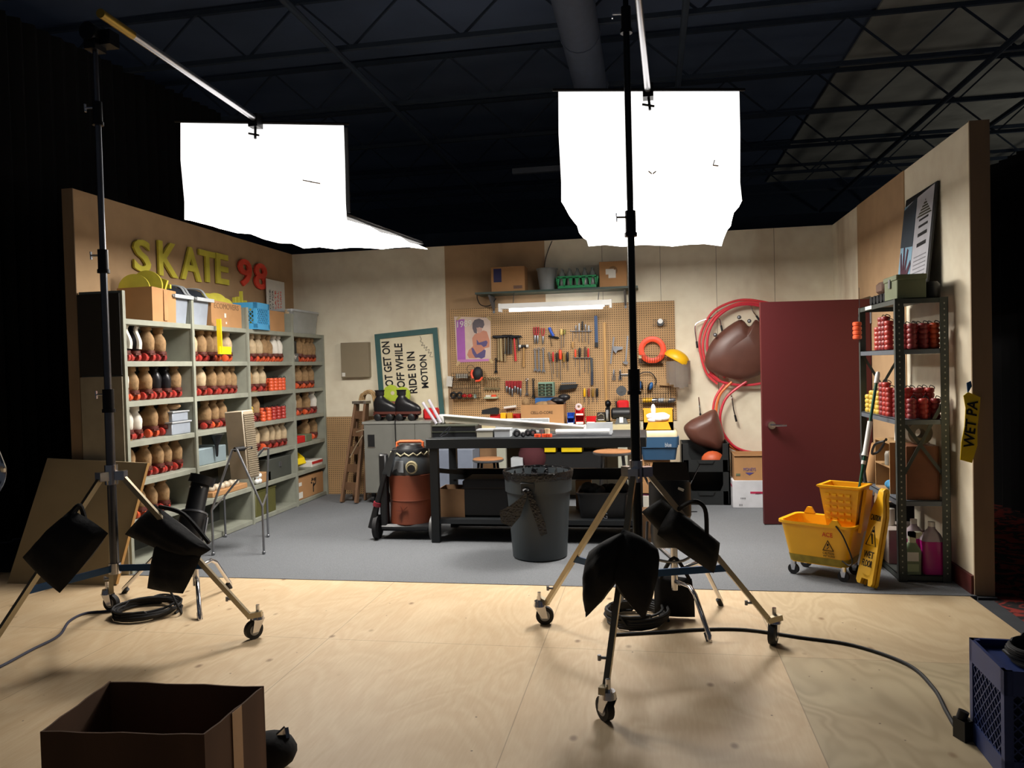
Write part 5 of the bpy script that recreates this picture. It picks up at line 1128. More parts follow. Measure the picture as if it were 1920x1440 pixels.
hose('red hose of the lower coil nearest the white wall centre', [(1400, 715), (1365, 742), (1352, 770), (1351, 795), (1360, 818), (1382, 840), (1420, 849), (1480, 845)], mat('red_hose', 'd83848'), dy=.06)
hose('upper coil red hose crossing behind the maroon door edge', [(1330, 700), (1350, 715), (1390, 722), (1430, 718), (1480, 700)], mat('red_hose', 'd83848'), dy=.02)
for lab, pts in (('upper left chrome wall hook with black grip tips', [(1345, 592), (1330, 597), (1308, 605), (1303, 615), (1306, 640)]), ('chrome wall hook with black tip beside the upper hoses', [(1330, 600), (1345, 598), (1350, 600), (1352, 610)]), ('upper right chrome wall hook beside the maroon door', [(1425, 565), (1410, 572), (1411, 582), (1418, 592)]), ('lower chrome wall hook with black tip on bare white wall', [(1368, 735), (1372, 745), (1375, 765), (1378, 778)]), ('low black-tipped hook above the big leather pouch', [(1310, 745), (1312, 765), (1313, 775)])):
    t = thing('wall_hook', lab, 'hook', tuple(P(*pts[0], YW-.05))); P3 = [P(x, y, YW-.10 if i else YW-.02) for i, (x, y) in enumerate(pts)]
    part('hook_rod', MB().tube(P3, .007, 7, smooth=4), CHROME, t, world=True); part('grip', MB().tube([P3[-1], P3[-1]+(P3[-1]-P3[-2]).normalized()*.075], .011, 8), BLACK, t, world=True)
def leather(label, pts, Y, th, name='leather_bag'):
    c = P(sum(p[0] for p in pts)/len(pts), sum(p[1] for p in pts)/len(pts), Y); t = thing(name, label, 'leather bag', tuple(c)); n = 40
    poly = [P(x, y, Y) for x, y in pts]; sm_ = []
    m_ = len(poly)
    for i in range(m_):
        p0, p1, p2, p3 = poly[i-1], poly[i], poly[(i+1) % m_], poly[(i+2) % m_]
        for k in range(5):
            u = k/5; sm_.append(0.5*((2*p1)+(p2-p0)*u+(2*p0-5*p1+4*p2-p3)*u*u+(p3-p0+3*(p1-p2))*u**3))
    rings = []
    for a_ in (-1, -.92, -.7, -.35, 0, .35, .7, .92, 1):
        s_ = math.sqrt(max(.0, 1-a_*a_))**.6 if abs(a_) < 1 else .45; s_ = max(s_, .45)
        rings.append([c+(p-c)*s_+Vector((0, a_*th, 0)) for p in sm_])
    m = MB(); m.loft(rings); part('leather_body', m, LEATH, t, world=True); return t
leather('big folded brown leather bag resting on the black stacking bins', [(1282, 805), (1292, 790), (1315, 778), (1340, 768), (1350, 790), (1358, 820), (1352, 845), (1335, 842), (1300, 830)], 8.62, .12)
t = leather('brown leather bag hanging from chrome hooks under the upper hoses', [(1325, 690), (1335, 640), (1385, 600), (1405, 612), (1420, 600), (1450, 640), (1440, 690), (1390, 712)], 8.70, .09)
for x, y in ((1341, 628), (1386, 595), (1405, 602)): part('metal_stud', MB().ell(tuple(P(x, y, 8.60)), .022, 10, 8), STEEL, t, world=True)
# ================================================================ UNDER / AROUND THE BACK BENCH
zb = P(1160, 797, 8.32).z
t = thing('back_bench', 'cream-edged wall bench under the pegboard behind the black workbench', 'bench', (-1.1, 8.6, 0)); bx0, bx1 = P(835, 800, 8.3).x, P(1200, 800, 8.3).x
part('bench_top', MB().box((bx0, 8.28, zb-.05), (bx1, 8.875, zb), .003), mat('cream_top', 'd0c49c', .5), t, world=True); part('apron', MB().box((bx0+.02, 8.31, zb-.14), (bx1-.02, 8.33, zb-.051)), mat('olive_apron', '5c563c', .6), t, world=True)
for x in (bx0+.05, (P(940, 870, 8.3).x), P(1168, 870, 8.3).x): part('leg', MB().box((x-.05, 8.31, 0.004), (x+.05, 8.37, zb-.05)), mat('pale_post', 'a8a898', .6), t, world=True)
part('lower_shelf', MB().box((bx0+.02, 8.33, .28), (bx1-.02, 8.85, .30)), DBLK, t, world=True)
def bb(px0, px1, y): return P(px0, y, 8.42).x, P(px1, y, 8.42).x
x0, x1_ = bb(977, 1057, 780); h = P(1010, 759, 8.42).z-zb
t = thing('open_cardboard_box', 'open CELL-O-CORE cardboard box of leather goods on the back bench', 'cardboard box', ((x0+x1_)/2, 8.57, zb)); part('box_body', open_carton(MB(), x1_-x0, .30, h), CARD, t)
text('CELL·O·CORE'.replace('·', '-'), (x0+.11, 8.419, zb+.125), (x1_-.12, 8.419, zb+.125), (x0+.11, 8.419, zb+.155), INK, t, 'printing', .001)
for i, (x, y, rr, m_) in enumerate(((986, 752, (.05, .05, .05), SUEDE), (1020, 755, (.10, .06, .035), SUEDE), (1034, 754, (.08, .06, .04), mat('tan_leather_dark', '7c5c40', .6)), (1047, 748, (.09, .06, .04), BLKL), (1058, 742, (.07, .05, .04), BLKL))):
    a = P(x, y+3, 8.55); solo('leather_boot', MB().ell(tuple(a), rr), m_, '%s heaped in the lettered carton on the back bench' % ('tan rounded boot toe', 'large tan boot', 'brown boot', 'black boot', 'black boot top')[i], 'boot')
a, b = P(1005, 757, 8.66), P(1058, 745, 8.66); solo('blue_tray', MB().box((a.x, 8.60, a.z-.03), (b.x, 8.80, b.z-.0)), mat('blue_tray', '2c62a0', .5), 'blue tray under the green parts cabinet', 'tray')
IB = Matrix.Identity(4)
def bin_at(label, px, py, w_, d, h, m_, Y=8.45, rz=0, dz=0, nm='parts_bin', z=None):
    a = P(px, py, Y); t = stack_bin(label, Matrix.Translation((a.x, Y+d/2, (z if z is not None else zb)+dz)) @ Matrix.Rotation(rz, 4, 'Z'), w_, d, h, m_, nm); return t
t = bin_at('blue parts bin, upper of two, right of the lettered carton', 1070, 790, .075, .11, .06, BLUEP, dz=.068); t = bin_at('blue parts bin, lower of two, right of the lettered carton', 1070, 790, .075, .11, .065, BLUEP)
part('white_label', MB().box((-.03, -.058, .005), (.03, -.056, .022)), PAPER, t)
t = bin_at('red parts bin carrying a pale tape roll, upper of two by the blue bins', 1087, 790, .095, .12, .085, REDP, dz=.092); part('white_label', MB().box((-.04, -.063, .01), (.04, -.061, .03)), PAPER, t)
t = bin_at('red parts bin, lower of two by the blue bins', 1087, 790, .095, .12, .088, REDP); part('white_label', MB().box((-.04, -.063, .006), (.04, -.061, .03)), PAPER, t)
t = bin_at('wide low red parts bin left of the black steel crimper', 1108, 790, .105, .12, .085, REDP); part('white_label', MB().box((-.04, -.063, .006), (.04, -.061, .03)), PAPER, t)
a = P(1085, 763, 8.47); solo('tape_roll', MB().ring(a, .026, .014, 'y', 20, 8), mat('pink_white_tape', 'e0c8c8', .5), 'pale pink tape roll standing in the upper red bin', 'tape roll')
a = P(1127, 795, 8.42); t = thing('bench_crimper', 'small dark steel crimping block between the red bin and the grinder', 'tool', (a.x, 8.5, zb)); part('block', MB().box((-.045, -.05, 0), (.045, .05, .13), .01), mat('dark_bronze', '4c4640', .4, .5), t); part('lever', MB().tube([(-.035, -.055, .10), (0, -.06, .12), (.035, -.055, .10), (.035, -.055, .05), (-.035, -.055, .05)], .007, 6), CHROME, t); part('toothed_base', MB().box((-.05, -.06, 0), (.05, -.05, .035)), mat('brass_teeth', 'a08c54', .4, .5), t)
a = P(1140, 795, 8.45); t = thing('arbor_press', 'black upright press arm left of the bench grinder', 'tool', (a.x, 8.55, zb)); part('column', MB().box((-.02, -.03, 0), (.02, .03, .20)).box((-.03, -.06, 0), (.03, .06, .02)), BLACKM, t); part('head', MB().ell((0, 0, .22), (.035, .05, .04)), BLACKM, t)
a = P(1165, 775, 8.5); t = thing('bench_grinder', 'black bench grinder on the right end of the back bench', 'grinder', (a.x, 8.5, zb)); gz = a.z-zb
part('motor', MB().tube([(-.11, 0, gz), (-.09, 0, gz), (.09, 0, gz), (.11, 0, gz)], lambda q: .065 if .2 < q < .8 else .045, 18), BLACK, t); part('foot', MB().prism([(-.07, -.05, 0), (.07, -.05, 0), (.05, -.05, gz-.05), (-.05, -.05, gz-.05)], (0, .10, 0)), mat('grinder_grey', '5a5e62', .5), t)
for x in (-.15, .16): part('wheel_guard', MB().cyl((x-.02, 0, gz-.01), (x+.02, 0, gz-.01), .07, n=20), BLACKM, t); part('grinding_wheel', MB().cyl((x-.012, -.015, gz-.015), (x+.012, -.015, gz-.015), .066, n=20), mat('abrasive', '8c8c8c', .9), t)
part('switch_plate', MB().box((-.02, -.056, .015), (.02, -.051, .075)), WHITE, t)
t = tool('drill_press_saw', 'red power tool with round grey disc standing behind the grinder', 'power tool', 1168, 752, None); a = P(1168, 757, 8.68); part('red_body', MB().box(tuple(a-Vector((.065, .06, .08))), tuple(a+Vector((.065, .06, .04))), .02), REDP, t, world=True); b = P(1165, 733, 8.62); part('grey_disc', MB().cyl(b, b+Vector((0, .04, 0)), .056, n=22).cyl(b-Vector((0, .008, 0)), b, .014, n=12), mat('disc_grey', '4c4e50', .5), t, world=True)
part('support_post', MB().box((a.x-.04, 8.66, zb), (a.x+.04, 8.74, a.z-.08)).bar(a+Vector((-.075, 0, .03)), a+Vector((-.065, 0, -.08)), .02), BLACK, t, world=True)
# items left of carton on back bench
x0 = P(912, 776, 8.6).x; solo('hand_saw_case', MB().prism([P(905, 776, 8.6), P(936, 776, 8.6), P(937, 766, 8.6), P(930, 763, 8.6), P(906, 768, 8.6)], (0, -.06, 0)), BLACK, 'black drill case jutting low on the pegboard left side', 'case')
for nm, x, m_ in (('left', 944, YEL), ('right', 956, mat('dark_yellow', 'c8941c'))):
    a = P(x, 779, 8.5); solo('yellow_spool', MB().box((a.x-.03, 8.46, zb), (a.x+.03, 8.54, a.z+.03), .008), m_, '%s yellow block spool on the back bench before the red case' % nm, 'spool')
a, b = P(920, 782, 8.62), P(976, 776, 8.62); solo('red_tool_case', MB().box((a.x, 8.58, zb), (b.x, 8.74, b.z), .005), REDP, 'long red case on the back bench left of the lettered carton', 'case')
t = tool('caulk_tube', 'white labelled tube lying on a peg above the red case', 'tube', 957, 764, None); [peg(t, P(x_, 767, YT)) for x_ in (948, 965)]; part('tube_body', MB().cyl(P(945, 765, YT-.03), P(968, 762, YT-.03), .016, n=12), PAPER, t, world=True)
a = P(1018, 790, 8.38); solo('white_rag', MB().prism([P(1012, 789, 8.37), P(1022, 789, 8.37), P(1018, 781, 8.37)], (0, -.02, 0)), WHITE, 'small peaked white tag before the lettered carton', 'tag').location.z = zb+.0005
# ---- grey cabinet with skates
cx0, cx1, Yc = P(683, 850, 8.25).x, P(808, 850, 8.25).x, 8.25; zt1 = P(745, 790, 8.25).z
t = thing('steel_cabinet', 'grey rolling steel cabinet carrying a pair of black roller skates', 'cabinet', ((cx0+cx1)/2, 8.5, 0)); CG = mat('cabinet_grey', '74746e', .5, var=.08)
part('cabinet_body', MB().box((cx0, Yc+.012, .12), (cx1, 8.82, zt1-.03), .004), CG, t, world=True); part('cabinet_top', MB().box((cx0-.015, Yc-.01, zt1-.03), (cx1+.01, 8.83, zt1), .004), mat('cabinet_top_grey', '8c8c86', .4), t, world=True)
xm = P(779, 850, 8.25).x; d1 = part('door', MB().box((cx0+.005, Yc, .13), (xm-.003, Yc+.012, zt1-.035)), CG, t, world=True); d2 = part('door', MB().box((xm+.003, Yc, .13), (cx1-.005, Yc+.012, zt1-.035)), CG, t, world=True)
a, b = P(690, 838, Yc-.002), P(702, 815, Yc-.002); part('hand_hole', MB().box((a.x, Yc-.004, a.z), (b.x, Yc, b.z)), BLACK, d1, world=True); part('chrome_trim', MB().box((a.x-.006, Yc-.006, a.z-.010), (b.x+.006, Yc, a.z)), CHROME, d1, world=True)
a = P(715, 852, Yc); part('knob', MB().cyl((a.x, Yc-.025, a.z), (a.x, Yc, a.z), .018, n=12), STEEL, d1, world=True)
for x in (cx0+.07, cx1-.07):
    for y in (8.33, 8.75): part('caster', MB().cyl((x-.015, y, .049), (x+.015, y, .049), .045, n=16).box((x-.02, y-.02, .05), (x+.02, y+.02, .12)), BLACK, t, world=True)
pk = make_skate(BLKL, BLACK, .20, 'left black roller skate standing on the grey steel cabinet'); pk['group'] = 'black skates on the cabinet'
for ch in pk.children:
    pass
o1 = P(716, 787, 8.36); pk.location = (o1.x-.03, 8.40, zt1+.0005); pk.rotation_euler = (0, 0, math.pi-.1); pk.scale = (1.22,)*3
p2 = copy_tree(pk); o2 = P(762, 787, 8.36); p2.location = (o2.x-.05, 8.36, zt1+.0005); p2['label'] = 'right black roller skate standing on the grey steel cabinet'
a = P(741, 790, Yc-.012); solo('skate_lace', MB().tube([Vector((a.x, Yc+.02, zt1+.008)), Vector((a.x, Yc-.02, zt1+.004)), P(741, 810, Yc-.02), P(742, 834, Yc-.02)], .006, 6, smooth=3), BLACK, 'black lace dangling down the grey cabinet front', 'lace')
# lime letter shape
t = thing('lime_letter', 'lime green rounded letter B lying on its side behind the black skates', 'sign letter', tuple(P(745, 757, 8.66)))
pts = [(720, 742), (719, 733), (724, 726), (733, 721), (741, 723), (746, 728), (754, 725), (763, 727), (769, 734), (770, 742), (768, 752), (727, 752)]
part('letter_body', polyY(MB(), pts, 8.66, .025), LIME, t, world=True)
for x, y in ((736, 737), (757, 740)): a = P(x, y, 8.632); part('letter_hole', MB().cyl(a, a+Vector((0, .004, 0)), .024, n=14), mat('sign_cream_patch', 'd8ccac'), t, world=True)
part('brick_base', MB().box((P(727, 753, 8.64).x, 8.64, zt1), (P(749, 753, 8.64).x, 8.66, P(738, 753, 8.64).z)), mat('dusty_pink', '9c5a50', .7), t, world=True)
# red case & white bits beside
a, b = P(795, 786, 8.5), P(826, 765, 8.5); solo('red_case', MB().box((a.x, 8.45, zt1), (b.x-.05, 8.65, b.z), .02), REDP, 'small red case behind the grey tubes on the cabinet end', 'case')
# hair wig / rope
a = P(692, 742, 8.45); random.seed(11); m = MB()
for i in range(26):
    an = random.uniform(-.2, math.pi+.2); r_ = random.uniform(.06, .11); y = random.uniform(-.05, .05)
    m.tube([a+Vector((-r_, y, -.05)), a+Vector((-r_*.8, y, .01+random.uniform(-.01, .02))), a+Vector((0, y, .045+random.uniform(-.02, .02))), a+Vector((r_*.8, y, .0)), a+Vector((r_+.01, y, -.10-random.uniform(0, .14)))], .007, 5, smooth=3)
solo('rope_bundle', m, mat('tan_rope', 'b49468', .9, var=.3, scale=30), 'shaggy tan rope bundle draped over the ladder top', 'rope')
# ladder
t = thing('step_ladder', 'old brown wooden step ladder folded against the wall by the grey cabinet', 'ladder', (P(655, 938, 8.35).x, 8.35, 0))
A0, A1 = P(641, 934, 8.3), P(668, 756, 8.55); B0, B1 = P(668, 938, 8.25), P(686, 756, 8.5); A0.z = B0.z = .004+.01
for a, b in ((A0, A1), (B0, B1)): part('rail', MB().bar(a, b, .028, .075, up=(0, 1, 0)), WOODD, t, world=True)
C0, C1 = A0+Vector((.06, .22, 0)), A1+Vector((.0, .05, 0)); D0, D1 = B0+Vector((.03, .2, 0)), B1+Vector((0, .05, 0))
for a, b in ((C0, C1), (D0, D1)): part('rear_rail', MB().bar(a, b, .022, .05, up=(0, 1, 0)), WOODD, t, world=True)
for k in (.16, .34, .52, .70, .88): part('step', MB().bar(A0.lerp(A1, k), B0.lerp(B1, k), .09, .02, up=(0, 1, 0)), WOODD, t, world=True)
part('top_cap', MB().bar(A1+Vector((-.02, 0, .01)), B1+Vector((.03, 0, .01)), .10, .03), mat('galvanised_cap', '9a948a', .4, .6), t, world=True)
part('tie_cord', MB().tube([P(656, 858, 8.28), P(668, 836, 8.26), P(680, 816, 8.24)], .006, 6).tube([P(668, 810, 8.28), P(682, 806, 8.24)], .008, 6), mat('cord', '9c8a70'), t, world=True)
# ================================================================ BLACK WORKBENCH
BT = 0.905; bx0, bx1 = P(798, 830, 6.4).x, -0.05; BK = mat('bench_black_steel', '14181b', .5, .2); BK2 = mat('bench_dark_board', '1e2226', .6)
t = thing('workbench', 'long black steel workbench in the middle of the set', 'workbench', ((bx0+bx1)/2, 6.75, 0))
part('bench_top', MB().box((bx0, 6.4, BT-.085), (bx1, 7.12, BT-.002), .004), BK, t, world=True); part('top_mat', MB().box((bx0+.05, 6.44, BT-.002), (bx1-.05, 7.1, BT)), BK2, t, world=True)
lx = [P(815, 900, 6.43).x, bx1-.08]
for x in lx:
    for y in (6.44, 7.08): part('leg', MB().box((x-.035, y-.03, .004), (x+.035, y+.03, BT-.085)), BK, t, world=True)
part('lower_shelf', MB().box((lx[0]-.03, 6.44, .165), (lx[1]+.03, 7.1, .205)), BK2, t, world=True); part('stretcher', MB().box((lx[0], 7.04, .46), (lx[1], 7.08, .56)), BK, t, world=True)
part('brace', MB().bar((lx[0], 6.5, .62), (lx[0]+.12, 7.05, .52), .04), BK, t, world=True); part('base_rail', MB().box((lx[0], 7.0, .03), (lx[1], 7.05, .16)), DBLK, t, world=True)
# on the bench
def at(px, py, Y): return P(px, py, Y)
a, b = at(810, 820, 6.55), at(891, 797, 6.55); hh = (b.z-BT)/2
for k in range(2):
    zz = BT+k*hh; t = thing('tool_tray', '%s of two black trays at the left end of the black workbench' % ('lower', 'upper')[k], 'tray', ((a.x+b.x)/2, 6.68, zz)); W_ = b.x-a.x
    part('tray_body', MB().box((-W_/2, -.13, 0), (W_/2, .13, hh-.006)), BLACK, t); part('metal_edge', MB().box((-W_/2-.002, -.133, hh-.010), (W_/2+.002, .133, hh-.001)), mat('worn_edge', '5c6054', .4, .5), t)
a = at(835, 812, 6.53); solo('wire_bundle', MB().tube([a+Vector((-.05, 0, -.02)), a+Vector((0, -.01, .02)), a+Vector((.04, 0, .06))], .004, 5, smooth=4).tube([a+Vector((-.04, 0, -.03)), a+Vector((.02, -.01, .0)), a+Vector((.05, 0, .06))], .004, 5, smooth=4), CHROME, 'loose silver wires over the black trays on the workbench', 'wire')
for k, (x0, x1_, h_, m_) in enumerate(((893, 925, .055, mat('cloudy_box', 'b8b4a4', .4)), (926, 957, .06, LGREY))):
    a, b = at(x0, 820, 6.5), at(x1_, 820, 6.5); t = thing('plastic_box', '%s cloudy lidded plastic box on the workbench front' % ('left cream', 'right pale grey')[k], 'box', ((a.x+b.x)/2, 6.56, BT)); W_ = b.x-a.x; part('box_body', MB().box((-W_/2+.005, -.06, 0), (W_/2-.005, .06, h_)), m_, t); part('lid', MB().box((-W_/2, -.065, h_), (W_/2, .065, h_+.012)), LGREY, t)
a, b = at(930, 820, 6.9), at(1010, 820, 6.9); t = thing('pale_tray', 'pale grey flat panel tray standing behind the small boxes', 'tray', ((a.x+b.x)/2, 6.9, BT)); part('panel', MB().box((a.x, 6.88, BT), (b.x+.1, 6.92, BT+.13), .003), LGREY, t, world=True); part('dark_slot', MB().box((a.x+.13, 6.872, BT+.085), (b.x+.05, 6.88, BT+.095)), BLACK, t, world=True)
def bwheel(label, px, py, Y, r, m_=BLACK, dx=.02):
    a = at(px, py, Y); t = thing('loose_wheel', label, 'roller', (a.x, Y, BT)); c = Vector((0, 0, r)); part('tyre', MB(Matrix.Rotation(.35, 4, 'Z')).ring(c, r*.62, r*.38, 'y', 22, 8), m_, t); part('hub', MB(Matrix.Rotation(.35, 4, 'Z')).cyl(c-Vector((0, .012, 0)), c+Vector((0, .012, 0)), r*.4, n=14), STEEL, t); return t  # separate wheel lying loose on the bench
bwheel('black caster wheel, leftmost of four loose ones on the workbench', 969, 815, 6.5, .033); bwheel('black caster wheel lying second from left on the workbench', 981, 820, 6.47, .022); bwheel('black caster wheel third from left, before the white box', 990, 812, 6.56, .030); bwheel('black caster wheel fourth from left on the workbench', 999, 812, 6.56, .032)
a = at(972, 818, 6.7); solo('white_tube', MB().cyl((a.x, 6.66, BT+.03), (a.x+.33, 6.66, BT+.03), .026, n=14), WHITE, 'thick white tube lying behind the loose wheels on the workbench', 'tube')
for k, (x, m_, nm) in enumerate(((1008, ORG, 'left orange'), (1022, ORG, 'middle orange'), (1029, ORG, 'right orange'))): a = at(x, 819, 6.47); solo('loose_wheel', MB().cyl((a.x, 6.47, BT+.001), (a.x, 6.47, BT+.026), .028, n=16), m_, '%s skate wheel lying flat on the workbench front' % nm, 'wheel')
a = at(1016, 812, 6.58); solo('metal_can', MB().cyl((a.x, 6.58, BT), (a.x, 6.58, BT+.06), .024, n=14), STEEL, 'small dull steel can standing behind the orange wheels', 'can'); a = at(1026, 810, 6.58); solo('beige_can', MB().cyl((a.x, 6.58, BT), (a.x, 6.58, BT+.062), .024, n=14), CREAML, 'small beige can right of the steel can on the workbench', 'can')
# long white light fixture
A, B = at(833, 785, 6.75), at(1096, 806, 6.62); up = Vector((0, 0, 1))
t = thing('light_fixture', 'long white fluorescent batten lying aslant across the workbench', 'light fixture', tuple((A+B)/2)); part('batten_body', MB().bar(A, B, .05, .058, up=(0, 0, 1)), mat('fixture_grey_white', 'b4ac9c', .5), t, world=True); part('white_top', MB().bar(A+up*.032, B+up*.032, .10, .008, up=(0, 0, 1)), WHITE, t, world=True)
part('end_plate', MB().obox(B+Vector((.004, 0, 0)), (.012, .10, .085)), WHITE, t, world=True); part('end_plate', MB().obox(A+Vector((-.02, 0, .0)), (.05, .07, .075)), WHITE, t, world=True)
for k, (x0, y0, x1_, y1) in enumerate(((793, 755, 819, 795), (804, 750, 827, 793))):
    a, b = at(x0, y0, 6.72), at(x1_, y1, 6.66); solo('grey_tube', MB().cyl(a, b, .014, n=12), mat('tube_grey', 'a09ca4', .4), '%s of two grey tubes leaning up at the left end of the workbench' % ('left', 'right')[k], 'tube')
a, b = at(1098, 815, 6.6), at(1148, 815, 6.6); t = thing('light_tray', 'silver and white flat channel at the right of the workbench', 'tray', ((a.x+b.x)/2, 6.6, BT)); part('channel', MB().box((a.x-.35, 6.52, BT), (b.x, 6.74, BT+.012)), STEEL, t, world=True); part('white_tube', MB().cyl((a.x-.25, 6.56, BT+.035), (b.x-.02, 6.56, BT+.035), .022, n=12), WHITE, t, world=True); part('dull_panel', MB().box((a.x, 6.70, BT+.012), (b.x, 6.72, BT+.10)), LGREY, t, world=True)
# below the bench
a, b = at(822, 975, 6.5), at(861, 975, 6.5)
t = thing('open_cardboard_box', 'open plain cardboard box on the left of the workbench lower shelf', 'cardboard box', ((a.x+b.x)/2+.02, 6.66, .206)); part('box_body', open_carton(MB(), b.x-a.x+.05, .26, .245), CARDD, t)
a, b = at(875, 960, 6.55), at(950, 960, 6.55); t = thing('equipment_case', 'large black equipment case on the lower shelf left of the trash can', 'case', ((a.x+b.x)/2, 6.7, .206)); W_ = b.x-a.x+.06; part('case_body', MB().box((-W_/2, -.17, 0), (W_/2, .17, .33), .02), DBLK, t); part('lid_line', MB().box((-W_/2-.003, -.173, .25), (W_/2+.003, .173, .26)), BLACKM, t)
a, b = at(1083, 975, 6.5), at(1178, 975, 6.5); t = thing('black_tote', 'black tote bin with pale letters NG on the lower shelf right of the trash can', 'tote', ((a.x+b.x)/2, 6.7, .206)); W_ = b.x-a.x; part('tote_body', open_tub(MB(), W_*.9, .34, W_, .40, .22, .006, .03, .01), BLACK, t); text('NG', (at(1121, 974, 6.5).x, 6.505, at(1121, 973, 6.5).z), (at(1139, 974, 6.5).x, 6.505, at(1139, 973, 6.5).z), (at(1121, 974, 6.5).x, 6.505, at(1121, 962, 6.5).z), GREYP, t, 'lettering', .001)
random.seed(8); m = MB()
for i in range(7): m.ell((a.x+.08+i*.05, 6.68+random.uniform(-.06, .06), .43+random.uniform(-.02, .02)), (.06, .07, .05), 10, 7)
solo('black_cloth_heap', m, CLOTHB, 'heap of black cloth filling the black tote under the workbench', 'cloth')
a = at(1095, 945, 6.98); solo('small_carton', MB().box((a.x-.07, 6.95, .206), (a.x+.07, 7.03, .46)), CARD, 'small cardboard carton behind the black tote on the lower shelf', 'carton')
# stools behind
def stool(label, px, py, Y, r, h, m_): 
    a = at(px, py, Y); t = thing('stool', label, 'stool', (a.x, Y, 0)); z = h
    part('seat', MB().lathe([(r*.9, z-.03), (r, z-.02), (r, z-.005)], 28), STEEL, t, label='steel rim'); part('wooden_seat', MB().lathe([(r*.97, z-.006), (r*.97, z), (r*.9, z+.006)], 28), mat('stool_wood', '9a6a44', .5), t)
    for k in range(4):
        q_ = math.pi/4+k*math.pi/2; c_, s_ = math.cos(q_), math.sin(q_); part('leg', MB().bar((r*.7*c_, r*.7*s_, z-.03), (r*1.1*c_, r*1.1*s_, .004), .022), BLACKM if m_ else STEEL, t)
    part('foot_ring', MB().ring((0, 0, h*.38), r*.92, .008, 'z', 28, 6), STEEL, t); return t
stool('round wooden-topped stool behind the left part of the workbench', 915, 861, 7.55, .158, P(915, 860, 7.55).z, 1); stool('round wooden-topped stool with steel rim behind the right end of the workbench', 1149, 848, 7.4, .19, P(1149, 846, 7.4).z, 0)
# blue-grey lockers etc under the back bench
a, b = at(822, 900, 8.0), at(893, 900, 8.0); solo('grey_blue_cabinet', MB().box((a.x, 7.85, .004), (b.x, 8.2, P(850, 838, 7.85).z-.03), .004), mat('blue_grey_steel', '747c8c', .5), 'blue-grey steel cabinet standing behind the left of the workbench', 'cabinet')
a, b = at(895, 870, 8.26), at(930, 870, 8.26); solo('brown_carton', MB().box((a.x, 8.4, .301), (b.x, 8.7, .84)), CARDD, 'brown carton on the back bench shelf beside the pale post', 'carton')
a, b = at(970, 880, 8.26), at(1018, 880, 8.26); solo('maroon_bag', MB().ell(((a.x+b.x)/2, 8.52, .50), (.17, .16, .20)), mat('maroon_cloth', '4a1c22', .9), 'dark maroon bag on the shelf under the back bench', 'bag')
a, b = at(1050, 880, 8.26), at(1110, 880, 8.26); solo('black_equipment_box', MB().box((a.x-.38, 8.45, .301), (b.x+.1, 8.84, .55)), DBLK, 'long black box on the shelf under the back bench', 'box')
for k, (x, w_) in enumerate(((1024, .13), (1066, .23))):
    a = at(x, 858, 8.1); t = stack_bin('%s bright yellow parts bin on the black box under the back bench' % ('narrow left', 'wide right')[k], Matrix.Translation((a.x, 8.52, .551)), w_, .18, .20, YELB, 'parts_bin')
a = at(960, 867, 8.26); solo('pale_box_file', MB().box((a.x-.03, 8.36, .301), (a.x+.10, 8.5, .50)), LGREY, 'pale grey box on the bench shelf between the post and the maroon bag', 'box')
# ---- shop vac
c = Vector((at(767, 950, 6.62).x, 6.70, 0)); t = thing('shop_vacuum', 'orange wheeled shop vacuum with black hose lid before the grey cabinet', 'vacuum cleaner', tuple(c)); VO = mat('vac_orange', '84442e', .5, var=.12, scale=4)
part('drum', MB().lathe([(.19, .13), (.20, .14), (.19, .34), (.195, .345), (.19, .355), (.205, .55), (.205, .57)], 28), VO, t); part('base', MB().box((-.24, -.2, .08), (.22, .2, .14), .02), BLACK, t)
part('motor_head', MB().lathe([(.19, .57), (.195, .60), (.185, .70), (.17, .73), (.165, .75)], 26), mat('vac_grey', '4c5054', .4), t); part('dark_lid', MB().lathe([(.165, .745), (.17, .77), (.155, .80)], 26), BLACK, t)
part('zigzag_trim', MB().tube([((.172 if k % 2 else .168)*math.cos(k*math.pi/14), .17*math.sin(k*math.pi/14), .752+(.014 if k % 2 else -.010)) for k in range(28)], .007, 5, closed=True), mat('cream_trim', 'c8c0a0', .5), t)
part('cord_wrap', MB().ring((0, 0, .80), .11, .018, 'z', 24, 6).ring((0, 0, .815), .09, .014, 'z', 24, 6), BLACK, t)
part('handle', MB().tube([(-.12, 0, .80), (-.12, 0, .845), (-.09, 0, .855), (.10, 0, .855), (.12, 0, .845), (.12, 0, .80)], .014, 8), mat('vac_handle_orange', 'e8703c', .5), t)
part('panel', MB().prism([(-.15, -.12, .60), (.0, -.192, .60), (.0, -.192, .70), (-.15, -.12, .70)], (0, -.02, 0)), mat('vac_panel', '8a8e92', .4), t)
part('exhaust_port', MB().ring((.07, -.19, .645), .045, .012, 'y', 20, 8).cyl((.07, -.2, .64), (.07, -.16, .64), .04, n=18), mat('port_cream', 'b4a884', .4), t); part('port_hole', MB().cyl((.07, -.215, .635), (.07, -.2, .635), .034, n=18), BLACK, t)
m = MB()
for k in range(4): 
    a_ = .5+k*.7; m.bar((-.02, -.2, .26), (-.02+.06*math.cos(a_*1.6), -.206, .26+.05*math.sin(a_*1.6)), .012, .003)
part('dark_emblem', m, mat('emblem_brown', '5c2418', .6), t)
part('side_post', MB().box((-.235, -.19, .10), (-.17, -.10, .76), .012), BLACK, t); 
for x in (-.27, .25): part('wheel', MB().cyl((x-.018, -.16, .112), (x+.018, -.16, .112), .108, n=26).cyl((x-.02, -.16, .112), (x+.02, -.16, .112), .05, n=16), RUBBER if x < 0 else mat('wheel_grey', '6c6c6c', .5), t)
